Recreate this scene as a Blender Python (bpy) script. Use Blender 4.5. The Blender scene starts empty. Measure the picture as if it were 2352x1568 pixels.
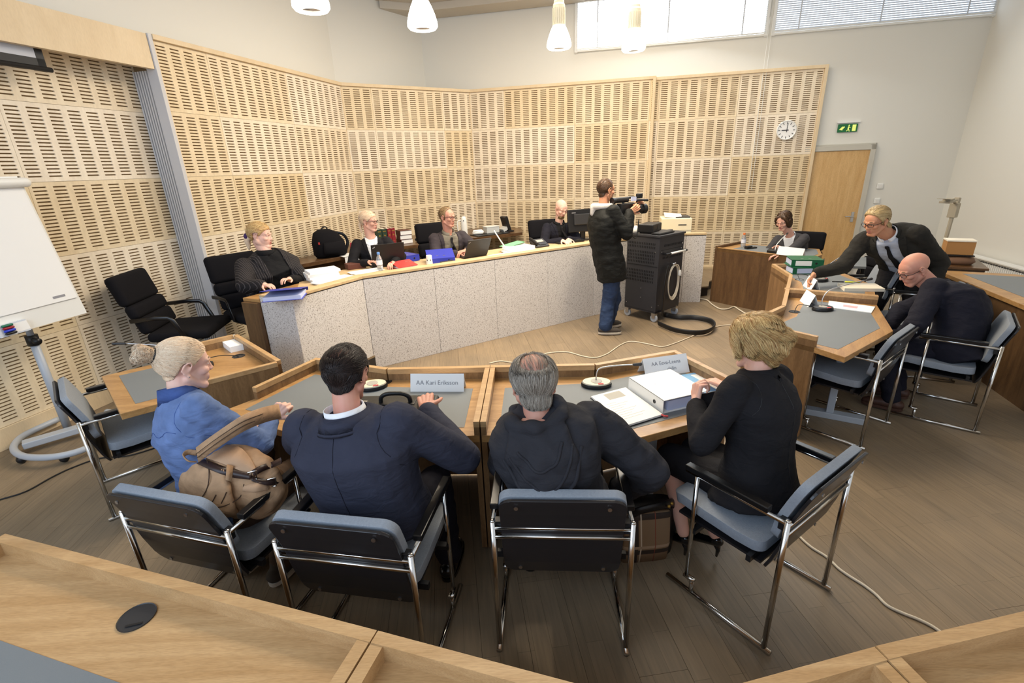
import bpy, bmesh, math, random
import numpy as np
from mathutils import Vector, Matrix, noise
from mathutils.bvhtree import BVHTree
random.seed(7)
PI = math.pi
SC = bpy.context.scene
COL = SC.collection
# ---------------------------------------------------------------- camera
CAM_H, FPX, PITCH, ROLL = 1.95, 1104.5, 0.3479, -0.0382
_fw = Vector((0, math.cos(PITCH), -math.sin(PITCH)))
_ri = Vector((1, 0, 0)); _up = Vector((0, math.sin(PITCH), math.cos(PITCH)))
RI = math.cos(ROLL)*_ri + math.sin(ROLL)*_up
UP = -math.sin(ROLL)*_ri + math.cos(ROLL)*_up
cam = bpy.data.cameras.new('camera'); cam.sensor_width = 36; cam.lens = 36*FPX/2352
cam.clip_start = 0.05; cam.clip_end = 60
co = bpy.data.objects.new('camera', cam); COL.objects.link(co)
M = Matrix.Identity(4)
for i in range(3):
    M[i][0], M[i][1], M[i][2] = RI[i], UP[i], -_fw[i]
M[2][3] = CAM_H
co.matrix_world = M
SC.camera = co
def at(px, py, z):
    """point of the room at height z that the photograph shows at pixel (px, py)"""
    d = _fw + RI*((px-1176)/FPX) - UP*((py-784)/FPX)
    t = (z-CAM_H)/d.z
    return Vector((0, 0, CAM_H)) + d*t
# ---------------------------------------------------------------- light
vs = SC.view_settings
vs.view_transform = 'Standard'; vs.look = 'None'; vs.gamma = 1.0; vs.use_curve_mapping = False
vs.exposure = 0.55
W = bpy.data.worlds.new('world'); SC.world = W; W.use_nodes = True
bg = W.node_tree.nodes['Background']
bg.inputs[0].default_value = (0.86, 0.92, 1.0, 1); bg.inputs[1].default_value = 0.62
def area(name, loc, target, sx, sy, power, col):
    l = bpy.data.lights.new(name, 'AREA'); l.shape = 'RECTANGLE'; l.size = sx; l.size_y = sy
    l.energy = power; l.color = col
    o = bpy.data.objects.new(name, l); COL.objects.link(o); o.location = loc
    o.rotation_euler = (Vector(target)-Vector(loc)).to_track_quat('-Z', 'Y').to_euler()
    return o
# daylight of the high windows in the back wall and an assumed daylight from behind the camera
area('daylight_high_window', (3.4, 8.1, 4.15), (1.4, 3.0, 0.4), 4.6, 0.8, 62, (0.9, 0.96, 1.0))
area('assumed_left_daylight', (-2.6, -1.3, 3.2), (-1.4, 4.5, 0.5), 3.6, 2.2, 85, (0.58, 0.76, 1.0))  # assumed bluish light from behind left
area('warm_ceiling_fill', (0.7, 5.5, 4.35), (0.7, 5.7, 0), 2.8, 2.6, 180, (1.0, 0.87, 0.69))  # added warm fill, no visible lamp; placed and sized to brighten the centre
# ---------------------------------------------------------------- materials
MATS = {}
def nodes(name):
    m = bpy.data.materials.new(name); m.use_nodes = True
    nt = m.node_tree; b = nt.nodes['Principled BSDF']
    return m, nt, b
def N(nt, t, **kw):
    n = nt.nodes.new(t)
    for k, v in kw.items():
        if hasattr(n, k): setattr(n, k, v)
    return n
def lin(c):
    return tuple((x/12.92 if x <= .04045 else ((x+.055)/1.055)**2.4) for x in c)
def rgb(r, g, b):
    return lin((r/255, g/255, b/255)) + (1,)
def plain(name, c, rough=.55, metal=0, bump=0, bscale=200, spec=.4, coat=0, var=0, vscale=6):
    m, nt, b = nodes(name)
    b.inputs['Base Color'].default_value = c; b.inputs['Roughness'].default_value = rough
    b.inputs['Metallic'].default_value = metal; b.inputs['Specular IOR Level'].default_value = spec
    b.inputs['Coat Weight'].default_value = coat
    tc = N(nt, 'ShaderNodeTexCoord')
    if var:
        nz = N(nt, 'ShaderNodeTexNoise'); nz.inputs['Scale'].default_value = vscale; nz.inputs['Detail'].default_value = 4
        nt.links.new(tc.outputs['Object'], nz.inputs['Vector'])
        rp = N(nt, 'ShaderNodeValToRGB'); rp.color_ramp.elements[0].position = .3; rp.color_ramp.elements[1].position = .7
        rp.color_ramp.elements[0].color = tuple(x*(1-var) for x in c[:3])+(1,)
        rp.color_ramp.elements[1].color = tuple(min(1, x*(1+var)) for x in c[:3])+(1,)
        nt.links.new(nz.outputs['Fac'], rp.inputs['Fac']); nt.links.new(rp.outputs['Color'], b.inputs['Base Color'])
    if bump:
        nz = N(nt, 'ShaderNodeTexNoise'); nz.inputs['Scale'].default_value = bscale; nz.inputs['Detail'].default_value = 3
        nt.links.new(tc.outputs['Object'], nz.inputs['Vector'])
        bp = N(nt, 'ShaderNodeBump'); bp.inputs['Strength'].default_value = bump; bp.inputs['Distance'].default_value = .004
        nt.links.new(nz.outputs['Fac'], bp.inputs['Height']); nt.links.new(bp.outputs['Normal'], b.inputs['Normal'])
    MATS[name] = m
    return m
def wood(name, c1, c2, scale=(1, 1, 12), rough=.42, rand=0, noise_scale=4, fine=60, coat=.15, spec=.4, pore=.35):
    """oak-like veneer: long streaks (stretched noise) between two tones, plus fine pores; rand = tone change from board to board"""
    m, nt, b = nodes(name)
    tc = N(nt, 'ShaderNodeTexCoord'); mp = N(nt, 'ShaderNodeMapping'); mp.inputs['Scale'].default_value = scale
    nt.links.new(tc.outputs['Object'], mp.inputs['Vector'])
    nz = N(nt, 'ShaderNodeTexNoise'); nz.inputs['Scale'].default_value = noise_scale; nz.inputs['Detail'].default_value = 6; nz.inputs['Roughness'].default_value = .6
    nz.inputs['Distortion'].default_value = .6
    nt.links.new(mp.outputs['Vector'], nz.inputs['Vector'])
    rp = N(nt, 'ShaderNodeValToRGB'); rp.color_ramp.elements[0].position = .32; rp.color_ramp.elements[1].position = .68
    rp.color_ramp.elements[0].color = c1; rp.color_ramp.elements[1].color = c2
    nt.links.new(nz.outputs['Fac'], rp.inputs['Fac'])
    out = rp.outputs['Color']
    n2 = N(nt, 'ShaderNodeTexNoise'); n2.inputs['Scale'].default_value = fine; n2.inputs['Detail'].default_value = 2
    nt.links.new(mp.outputs['Vector'], n2.inputs['Vector'])
    mx = N(nt, 'ShaderNodeMix', data_type='RGBA', blend_type='MULTIPLY'); mx.inputs[0].default_value = pore
    r2 = N(nt, 'ShaderNodeValToRGB'); r2.color_ramp.elements[0].position = .35; r2.color_ramp.elements[1].position = .6
    r2.color_ramp.elements[0].color = (.55, .5, .45, 1); r2.color_ramp.elements[1].color = (1, 1, 1, 1)
    nt.links.new(n2.outputs['Fac'], r2.inputs['Fac'])
    nt.links.new(out, mx.inputs[6]); nt.links.new(r2.outputs['Color'], mx.inputs[7]); out = mx.outputs[2]
    if rand:
        oi = N(nt, 'ShaderNodeObjectInfo')
        hs = N(nt, 'ShaderNodeHueSaturation')
        ma = N(nt, 'ShaderNodeMapRange'); ma.inputs[3].default_value = 1-rand; ma.inputs[4].default_value = 1+rand
        nt.links.new(oi.outputs['Random'], ma.inputs[0]); nt.links.new(ma.outputs[0], hs.inputs['Value'])
        mb = N(nt, 'ShaderNodeMapRange'); mb.inputs[3].default_value = 1.1; mb.inputs[4].default_value = .68
        nt.links.new(oi.outputs['Random'], mb.inputs[0]); nt.links.new(mb.outputs[0], hs.inputs['Saturation'])
        nt.links.new(out, hs.inputs['Color']); out = hs.outputs['Color']
    nt.links.new(out, b.inputs['Base Color'])
    b.inputs['Roughness'].default_value = rough; b.inputs['Coat Weight'].default_value = coat; b.inputs['Coat Roughness'].default_value = .25
    b.inputs['Specular IOR Level'].default_value = spec
    bp = N(nt, 'ShaderNodeBump'); bp.inputs['Strength'].default_value = .12; bp.inputs['Distance'].default_value = .002
    nt.links.new(n2.outputs['Fac'], bp.inputs['Height']); nt.links.new(bp.outputs['Normal'], b.inputs['Normal'])
    MATS[name] = m
    return m
def emit(name, c, s):
    m, nt, b = nodes(name)
    b.inputs['Base Color'].default_value = c; b.inputs['Emission Color'].default_value = c; b.inputs['Emission Strength'].default_value = s
    MATS[name] = m; return m
# ---------------------------------------------------------------- mesh helpers
class MB:
    def __init__(s, M=None):
        s.v = []; s.f = []; s.mi = []; s.M = M or Matrix.Identity(4); s.cur = 0
    def add(s, vs, fs):
        o = len(s.v)
        s.v += [tuple(s.M @ Vector(p)) for p in vs]
        s.f += [tuple(i+o for i in f) for f in fs]; s.mi += [s.cur]*len(fs)
        return s
    def box(s, c, d, rz=0, rx=0, ry=0):
        R = Matrix.Translation(c) @ Matrix.Rotation(rz, 4, 'Z') @ Matrix.Rotation(ry, 4, 'Y') @ Matrix.Rotation(rx, 4, 'X')
        x, y, z = d[0]/2, d[1]/2, d[2]/2
        vs = [R @ Vector(p) for p in ((-x,-y,-z),(x,-y,-z),(x,y,-z),(-x,y,-z),(-x,-y,z),(x,-y,z),(x,y,z),(-x,y,z))]
        return s.add(vs, [(0,3,2,1),(4,5,6,7),(0,1,5,4),(1,2,6,5),(2,3,7,6),(3,0,4,7)])
    def prism(s, poly, z0, z1):
        p = [Vector(q[:2]) for q in poly]
        a = sum(p[i].x*p[(i+1) % len(p)].y-p[(i+1) % len(p)].x*p[i].y for i in range(len(p)))
        if a < 0: p.reverse()
        n = len(p)
        vs = [(q.x, q.y, z0) for q in p]+[(q.x, q.y, z1) for q in p]
        return s.add(vs, [tuple(range(n-1, -1, -1)), tuple(range(n, 2*n))]+[(i, (i+1) % n, n+(i+1) % n, n+i) for i in range(n)])
    def wall(s, a, b, t, z0, z1, side=0):
        """a board standing along a-b; t thick; side 0 centred, 1 grown to the left of a->b, -1 to the right"""
        a = Vector(a[:2]); b = Vector(b[:2]); d = (b-a).normalized(); n = Vector((-d.y, d.x))
        lo, hi = {0: (-t/2, t/2), 1: (0, t), -1: (-t, 0)}[side]
        return s.prism([a+n*lo, b+n*lo, b+n*hi, a+n*hi], z0, z1)
    def tube(s, pts, r, n=8, cap=True, sq=None):
        pts = [Vector(p) for p in pts]; m = len(pts)
        rs = r if isinstance(r, (list, tuple)) else [r]*m
        vs = []; up = None
        for i, p in enumerate(pts):
            t = (pts[min(i+1, m-1)]-pts[max(i-1, 0)]).normalized()
            if up is None:
                up = Vector((0, 0, 1)) if abs(t.z) < .9 else Vector((1, 0, 0))
            x = t.cross(up)
            if x.length < 1e-5: x = t.orthogonal()
            x.normalize(); y = x.cross(t).normalized(); up = y
            for k in range(n):
                a = 2*PI*k/n
                vs.append(p+x*math.cos(a)*rs[i]*(sq[0] if sq else 1)+y*math.sin(a)*rs[i]*(sq[1] if sq else 1))
        fs = [(i*n+k, i*n+(k+1) % n, (i+1)*n+(k+1) % n, (i+1)*n+k) for i in range(m-1) for k in range(n)]
        if cap: fs += [tuple(range(n-1, -1, -1)), tuple(range((m-1)*n, m*n))]
        return s.add(vs, fs)
    def lathe(s, prof, c=(0, 0, 0), n=24, M=None, closed=False):
        M = (Matrix.Translation(c) @ (M or Matrix.Identity(4)))
        vs = []; m = len(prof)
        for r, z in prof:
            for k in range(n):
                a = 2*PI*k/n; vs.append(M @ Vector((max(r, 1e-4)*math.cos(a), max(r, 1e-4)*math.sin(a), z)))
        fs = [(i*n+k, i*n+(k+1) % n, (i+1)*n+(k+1) % n, (i+1)*n+k) for i in range(m-1) for k in range(n)]
        if not closed: fs += [tuple(range(n-1, -1, -1)), tuple(range((m-1)*n, m*n))]
        else: fs += [((m-1)*n+k, (m-1)*n+(k+1) % n, (k+1) % n, k) for k in range(n)]
        return s.add(vs, fs)
    def disc(s, c, r, h, n=24, M=None):
        return s.lathe([(r, 0), (r, h)], c, n, M)
    def ell(s, c, rad, n=14, m=9, R=None):
        R = (R or Matrix.Identity(3)); c = Vector(c)
        vs = [c+R @ Vector((0, 0, -rad[2]))]
        for i in range(1, m):
            t = -PI/2+PI*i/m
            for k in range(n):
                a = 2*PI*k/n
                vs.append(c+R @ Vector((rad[0]*math.cos(t)*math.cos(a), rad[1]*math.cos(t)*math.sin(a), rad[2]*math.sin(t))))
        vs.append(c+R @ Vector((0, 0, rad[2])))
        fs = [(0, 1+(k+1) % n, 1+k) for k in range(n)]
        for i in range(m-2):
            fs += [(1+i*n+k, 1+i*n+(k+1) % n, 1+(i+1)*n+(k+1) % n, 1+(i+1)*n+k) for k in range(n)]
        L = len(vs)-1
        fs += [(L, 1+(m-2)*n+k, 1+(m-2)*n+(k+1) % n) for k in range(n)]
        return s.add(vs, fs)
    def cap(s, a, b, ra, rb, n=12, fl=1.0, up=None):
        """tapered capsule a-b with round ends; fl flattens it along `up`"""
        a = Vector(a); b = Vector(b); t = (b-a)
        L = t.length; t = t.normalized() if L > 1e-6 else Vector((0, 0, 1))
        y = Vector(up) if up is not None else t.orthogonal()
        y = (y-t*y.dot(t)).normalized(); x = y.cross(t)
        rings = []
        for i in range(1, 4):
            q = PI/2*(1-i/3); rings.append((-ra*math.sin(q), ra*math.cos(q), a))
        for i in range(0, 3):
            q = PI/2*(i/3); rings.append((rb*math.sin(q), rb*math.cos(q), b))
        vs = [a-t*ra]
        for off, r, c in rings:
            for k in range(n):
                g = 2*PI*k/n; vs.append(c+t*off+x*r*math.cos(g)+y*r*math.sin(g)*fl)
        vs.append(b+t*rb)
        fs = [(0, 1+(k+1) % n, 1+k) for k in range(n)]
        for i in range(len(rings)-1):
            fs += [(1+i*n+k, 1+i*n+(k+1) % n, 1+(i+1)*n+(k+1) % n, 1+(i+1)*n+k) for k in range(n)]
        E = len(vs)-1; q = 1+(len(rings)-1)*n
        fs += [(E, q+k, q+(k+1) % n) for k in range(n)]
        return s.add(vs, fs)
    def chain(s, pts, rs, n=12, fl=1.0, up=None):
        for i in range(len(pts)-1): s.cap(pts[i], pts[i+1], rs[i], rs[i+1], n, fl, up)
        return s
    def loft(s, rings, n=20, e=2.3):
        """closed body of superellipse rings: (centre, x half-vector, y half-vector)"""
        vs = []
        for c, X, Y in rings:
            c = Vector(c); X = Vector(X); Y = Vector(Y)
            for k in range(n):
                a = 2*PI*k/n; ca, sa = math.cos(a), math.sin(a)
                vs.append(c+X*math.copysign(abs(ca)**(2/e), ca)+Y*math.copysign(abs(sa)**(2/e), sa))
        m = len(rings)
        fs = [(i*n+k, i*n+(k+1) % n, (i+1)*n+(k+1) % n, (i+1)*n+k) for i in range(m-1) for k in range(n)]
        fs += [tuple(range(n-1, -1, -1)), tuple(range((m-1)*n, m*n))]
        return s.add(vs, fs)
    def quad(s, a, b, c, d): return s.add([a, b, c, d], [(0, 1, 2, 3)])
    def mesh(s, name):
        me = bpy.data.meshes.new(name); me.from_pydata(s.v, [], s.f); me.update(); return me
def link(name, me, mats=None, parent=None, smooth=False, bev=0, seg=2, sub=0, mi=None, kind=None):
    o = bpy.data.objects.new(name, me); COL.objects.link(o)
    for m in (mats if isinstance(mats, (list, tuple)) else [mats] if mats else []): me.materials.append(MATS[m] if isinstance(m, str) else m)
    if mi: me.polygons.foreach_set('material_index', mi)
    if smooth: me.polygons.foreach_set('use_smooth', [True]*len(me.polygons))
    if bev:
        b = o.modifiers.new('bevel', 'BEVEL'); b.width = bev; b.segments = seg; b.limit_method = 'ANGLE'; b.angle_limit = math.radians(40)
    if sub:
        u = o.modifiers.new('sub', 'SUBSURF'); u.levels = sub; u.render_levels = sub
    if parent is not None: o.parent = parent
    if kind: o['kind'] = kind
    return o
def ob(name, mb, mats=None, parent=None, smooth=False, bev=0, seg=2, sub=0, kind=None):
    return link(name, mb.mesh(name), mats, parent, smooth, bev, seg, sub, mb.mi if any(mb.mi) else None, kind)
def tag(o, label=None, cat=None, group=None, kind=None):
    if label: o['label'] = label
    if cat: o['category'] = cat
    if group: o['group'] = group
    if kind: o['kind'] = kind
    return o
def thing(name, label, cat, loc=(0, 0, 0), rz=0, group=None):
    o = bpy.data.objects.new(name, None); COL.objects.link(o); o.empty_display_size = .1
    o.location = loc; o.rotation_euler = (0, 0, rz)
    return tag(o, label, cat, group)
def copy_tree(o, parent=None):
    c = o.copy(); COL.objects.link(c)
    if parent is not None:
        c.parent = parent
    for ch in list(o.children): copy_tree(ch, c)
    return c
def struct(name, mb, mats, parent=None, **k):
    o = ob(name, mb, mats, parent, **k)
    if parent is None: o['kind'] = 'structure'
    return o
def flatten(e, name):
    """evaluated copy of an object with its modifiers applied"""
    dg = bpy.context.evaluated_depsgraph_get()
    return bpy.data.meshes.new_from_object(e.evaluated_get(dg))
def text_mesh(body, size, ext=.0004, align='CENTER'):
    c = bpy.data.curves.new('lettering', 'FONT'); c.body = body; c.size = size; c.extrude = ext; c.align_x = align; c.align_y = 'CENTER'
    o = bpy.data.objects.new('lettering', c); COL.objects.link(o)
    dg = bpy.context.evaluated_depsgraph_get(); me = bpy.data.meshes.new_from_object(o.evaluated_get(dg))
    bpy.data.objects.remove(o); return me
# ---------------------------------------------------------------- palette
wood('panel_birch', rgb(230, 208, 170), rgb(240, 221, 186), (1, 1, .35), .55, rand=.06, noise_scale=7, fine=40, coat=0, pore=.14)
wood('trim_birch', rgb(220, 196, 158), rgb(230, 208, 172), (2, 2, .5), .5, noise_scale=3, coat=0, pore=.1)
plain('slot_felt', rgb(132, 110, 80), .95, spec=.1)
wood('oak', rgb(160, 118, 70), rgb(192, 150, 96), (1, 9, 9), .4, noise_scale=2.4, fine=45)
wood('oak_light', rgb(178, 140, 94), rgb(200, 164, 118), (.9, 11, 11), .42, noise_scale=2.2, fine=45)
wood('oak_shaded', rgb(118, 88, 56), rgb(148, 114, 76), (7, 7, 1), .5, noise_scale=3, fine=40)  # same oak as the tops, with the upright panels' shade put into the colour
wood('oak_dark_shaded', rgb(84, 60, 38), rgb(110, 82, 52), (6, 6, 1), .5, noise_scale=3, fine=40)  # oak again, shade of the desk fronts mixed into a still darker tone
wood('walnut', rgb(80, 56, 36), rgb(112, 82, 54), (1, 5, 5), .3, noise_scale=3, fine=40)
plain('inlay', rgb(116, 121, 124), .55, bump=.15, bscale=500)
plain('white_paint', rgb(226, 224, 216), .8, bump=.05, bscale=90)
plain('ceiling_paint', rgb(206, 198, 184), .85)
plain('white_frame', rgb(232, 232, 228), .5)
plain('door_frame_grey', rgb(196, 192, 180), .45)
wood('door_birch', rgb(206, 164, 106), rgb(224, 186, 130), (6, 6, .8), .4, noise_scale=2.5)
plain('chrome', (.62, .6, .57, 1), .16, 1)
plain('steel', (.55, .55, .56, 1), .32, 1)
plain('black_ply', rgb(34, 32, 34), .32, spec=.5)
plain('black_arm', rgb(20, 19, 20), .3, spec=.5)
plain('seat_blue', rgb(142, 148, 156), .85, bump=.5, bscale=350, var=.06, vscale=120, spec=.2)
plain('black_fabric', rgb(24, 23, 26), .95, bump=.3, bscale=400, spec=.15)
plain('black_plastic', rgb(26, 26, 28), .4)
plain('dark_plastic', rgb(48, 48, 50), .45)
plain('grey_paint', rgb(176, 182, 190), .35)
plain('white_plastic', rgb(236, 236, 232), .4)
plain('cream_plastic', rgb(226, 218, 190), .5)
plain('paper', rgb(246, 246, 244), .8)
plain('paper_warm', rgb(240, 232, 214), .8)
plain('print_grey', rgb(150, 150, 156), .8)
plain('print_pink', rgb(236, 170, 176), .8)
plain('cable_white', rgb(214, 204, 184), .5)
plain('cable_black', rgb(22, 22, 24), .5)
plain('glass_dark', rgb(10, 11, 14), .12)
# ================================================================ room shell
V2 = lambda p: Vector((p[0], p[1]))
C0, C1, C2, C3, C4 = V2((-3.220, 5.160)), V2((-2.403, 8.047)), V2((-0.565, 9.219)), V2((2.417, 8.529)), V2((4.884, 8.100))
DA = (C1-C0).normalized(); NA = Vector((-DA.y, DA.x))
CD = (C3-C2).normalized(); ND = Vector((-CD.y, CD.x))
Z0, ZT = .172, 3.172
def onv(px, py, a, d):
    """point of the vertical plane through a along d seen at a pixel"""
    r = _fw + RI*((px-1176)/FPX) - UP*((py-784)/FPX)
    n = Vector((-d.y, d.x)); t = n.dot(a)/n.dot(Vector((r.x, r.y)))
    return Vector((0, 0, CAM_H))+r*t
# floor: strip parquet, boards run away from the camera
m, nt, b = nodes('parquet')
tc = N(nt, 'ShaderNodeTexCoord'); mp = N(nt, 'ShaderNodeMapping'); mp.inputs['Rotation'].default_value = (0, 0, PI/2-.12)
gp = N(nt, 'ShaderNodeNewGeometry'); nt.links.new(gp.outputs['Position'], mp.inputs['Vector'])
br = N(nt, 'ShaderNodeTexBrick'); br.offset = .37; br.inputs['Scale'].default_value = 1
br.inputs['Brick Width'].default_value = .62; br.inputs['Row Height'].default_value = .075; br.inputs['Mortar Size'].default_value = .0012
br.inputs['Color1'].default_value = rgb(142, 124, 100); br.inputs['Color2'].default_value = rgb(134, 117, 94); br.inputs['Mortar'].default_value = rgb(116, 101, 80)
nt.links.new(mp.outputs['Vector'], br.inputs['Vector'])
ms = N(nt, 'ShaderNodeMapping'); ms.inputs['Scale'].default_value = (3, 40, 1); nt.links.new(mp.outputs['Vector'], ms.inputs['Vector'])
nz = N(nt, 'ShaderNodeTexNoise'); nz.inputs['Scale'].default_value = 1.6; nz.inputs['Detail'].default_value = 6
nt.links.new(ms.outputs['Vector'], nz.inputs['Vector'])
rp = N(nt, 'ShaderNodeValToRGB'); rp.color_ramp.elements[0].position = .3; rp.color_ramp.elements[1].position = .7
rp.color_ramp.elements[0].color = (.84, .84, .85, 1); rp.color_ramp.elements[1].color = (1.08, 1.07, 1.05, 1)
nt.links.new(nz.outputs['Fac'], rp.inputs['Fac'])
mx = N(nt, 'ShaderNodeMix', data_type='RGBA', blend_type='MULTIPLY'); mx.inputs[0].default_value = 1
nt.links.new(br.outputs['Color'], mx.inputs[6]); nt.links.new(rp.outputs['Color'], mx.inputs[7])
n3 = N(nt, 'ShaderNodeTexNoise'); n3.inputs['Scale'].default_value = 1.3; n3.inputs['Detail'].default_value = 5
nt.links.new(gp.outputs['Position'], n3.inputs['Vector'])
r3 = N(nt, 'ShaderNodeValToRGB'); r3.color_ramp.elements[0].position = .4; r3.color_ramp.elements[1].position = .62
r3.color_ramp.elements[0].color = (.8, .82, .86, 1); r3.color_ramp.elements[1].color = (1.05, 1.03, 1, 1)
nt.links.new(n3.outputs['Fac'], r3.inputs['Fac'])
m2 = N(nt, 'ShaderNodeMix', data_type='RGBA', blend_type='MULTIPLY'); m2.inputs[0].default_value = .8
nt.links.new(mx.outputs[2], m2.inputs[6]); nt.links.new(r3.outputs['Color'], m2.inputs[7])
oi = N(nt, 'ShaderNodeObjectInfo'); hs = N(nt, 'ShaderNodeHueSaturation'); ma = N(nt, 'ShaderNodeMapRange'); ma.inputs[3].default_value = .93; ma.inputs[4].default_value = 1.06
nt.links.new(oi.outputs['Random'], ma.inputs[0]); nt.links.new(ma.outputs[0], hs.inputs['Value']); nt.links.new(m2.outputs[2], hs.inputs['Color']); nt.links.new(hs.outputs['Color'], b.inputs['Base Color'])
rr = N(nt, 'ShaderNodeMapRange'); rr.inputs[3].default_value = .36; rr.inputs[4].default_value = .6
nt.links.new(n3.outputs['Fac'], rr.inputs[0]); nt.links.new(rr.outputs[0], b.inputs['Roughness'])
MATS['parquet'] = m
fl = MB().prism([(-4.45, -1.5), (5.2, -1.5), (7.2, 8.2), (-1.3, 10.1), (-3.2, 8.4), (-4.45, 2.0)], -.1, -.006)
FP = [Vector(p) for p in ((-4.45, -1.5), (5.2, -1.5), (7.2, 8.2), (-1.3, 10.1), (-3.2, 8.4), (-4.45, 2.0))]
floor = struct('floor', fl, 'dais_floor_under' if 'dais_floor_under' in MATS else plain('dais_floor_under', rgb(70, 60, 48), .8))
# three-strip parquet planks, each a board of its own with a fine joint
pv = Vector((-.1197, .9928)); pu = Vector((.9928, .1197)); PW, PL = .207, 2.2
def clip(poly, P):
    for a, c in zip(P, P[1:]+P[:1]):
        e = c-a; out = []
        for i in range(len(poly)):
            p, q = poly[i-1], poly[i]; dp, dq = e.x*(p.y-a.y)-e.y*(p.x-a.x), e.x*(q.y-a.y)-e.y*(q.x-a.x)
            if (dp >= 0) != (dq >= 0): out.append(p+(q-p)*(dp/(dp-dq)))
            if dq >= 0: out.append(q)
        poly = out
        if not poly: return None
    return poly
full = None; npl = 0
for i in range(-26, 44):
    for j in range(-3, 8):
        o = pu*(i*PW)+pv*(j*PL+(i*.83) % PL-1.2); r = [o, o+pu*(PW-.0013), o+pu*(PW-.0013)+pv*(PL-.0013), o+pv*(PL-.0013)]
        k = clip(r, FP)
        if not k or len(k) < 3: continue
        ar = abs(sum(k[t-1].x*k[t].y-k[t].x*k[t-1].y for t in range(len(k))))/2
        if ar < .01: continue
        whole = ar > PW*PL*.985
        if whole and full: ob_p = bpy.data.objects.new('plank', full); COL.objects.link(ob_p); ob_p.parent = floor
        else:
            ob_p = ob('plank', MB().prism([q-o for q in k], -.006, 0), 'parquet', floor)
            if whole: full = ob_p.data
        ob_p.location = (o.x, o.y, 0); npl += 1
print('planks', npl)
# slotted birch boards: 8 columns of slots to a board, real openings with a felt back
def slot_board(nc, w, h=.6):
    B = MB(); g = .0012; T = .014
    x0, x1, z0, z1 = g, w-g, g, h-g
    ns = 19; pitch = (h-.055)/ns; sh = .0115
    def q(xa, xb, za, zb, y=0):
        B.quad((xa, y, za), (xb, y, za), (xb, y, zb), (xa, y, zb))
    cols = []
    for c in range(nc):
        a = .15*c+.025; e = a+.1
        if a > w-.02: break
        cols.append((a, min(e, w-.012)))
    zs = [(.0275+pitch*k+(pitch-sh)/2, .0275+pitch*k+(pitch+sh)/2) for k in range(ns)]
    px = x0
    for a, e in cols:
        q(px, a, z0, z1); px = e
        pz = z0
        for za, zb in zs:
            q(a, e, pz, za); pz = zb
            B.add([(a, 0, za), (e, 0, za), (e, 0, zb), (a, 0, zb), (a, T, za), (e, T, za), (e, T, zb), (a, T, zb)],
                  [(0, 4, 5, 1), (1, 5, 6, 2), (2, 6, 7, 3), (3, 7, 4, 0)])
            B.cur = 1; B.quad((a, T, za), (e, T, za), (e, T, zb), (a, T, zb)); B.cur = 0
        q(a, e, pz, z1)
    q(px, x1, z0, z1)
    B.add([(x0, 0, z0), (x1, 0, z0), (x1, 0, z1), (x0, 0, z1), (x0, .018, z0), (x1, .018, z0), (x1, .018, z1), (x0, .018, z1)],
          [(0, 4, 5, 1), (1, 5, 6, 2), (2, 6, 7, 3), (3, 7, 4, 0), (4, 7, 6, 5)])
    return B
BOARDS = {}
def slotted(parent, a, d, length, first, rows=range(5)):
    """boards along d from a; first = columns of the first board"""
    Mx = Matrix(((d.x, -d.y, 0, a.x), (d.y, d.x, 0, a.y), (0, 0, 1, 0), (0, 0, 0, 1)))
    for r in rows:
        x, n = 0.0, first
        while x < length-.03:
            w = min(n*.15, length-x); key = (n, round(w, 4))
            if key not in BOARDS:
                B = slot_board(n, w); me = B.mesh('panel'); me.materials.append(MATS['panel_birch']); me.materials.append(MATS['slot_felt'])
                me.polygons.foreach_set('material_index', B.mi); BOARDS[key] = me
            o = bpy.data.objects.new('panel', BOARDS[key]); COL.objects.link(o)
            o.matrix_world = Mx @ Matrix.Translation((x, 0, Z0+.6*r)); o.parent = parent
            x += w; n = 8
def backing(name, a, b, t, z0, z1, mat):
    return struct(name, MB().wall(a, b, t, z0, z1, 1), mat)
# wall behind the judges in four runs, each a painted wall with boards on it
wA = backing('wall_back_left', C0+NA*.02, C1+NA*.02+DA*.05, .1, 0, 3.19, 'trim_birch')
slotted(wA, C0, DA, 3.0, 4)
DB = (C2-C1).normalized(); NB = Vector((-DB.y, DB.x))
wB = backing('wall_back_corner', C1+NB*.02, C2+NB*.02, .1, 0, 3.19, 'trim_birch')
slotted(wB, C1, DB, (C2-C1).length, 3)
wC = backing('wall_back', C2+ND*.02, C3+ND*.02, .115, 0, 3.19, 'trim_birch')
slotted(wC, C2, CD, (C3-C2).length, 4)
D0 = C3+ND*.138-CD*.06
wD = backing('wall_back_right', D0+ND*.02, C4+ND*.02, .06, 0, 3.19, 'trim_birch')
slotted(wD, D0, CD, (C4-D0).length-.045, 1)
LW0 = C0+NA*.28
wL = backing('wall_left', LW0+NA*.02-DA*4.4, LW0+NA*.02, .1, 0, 3.4, 'trim_birch')
slotted(wL, LW0-DA*4.2, DA, 4.2, 4)
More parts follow.
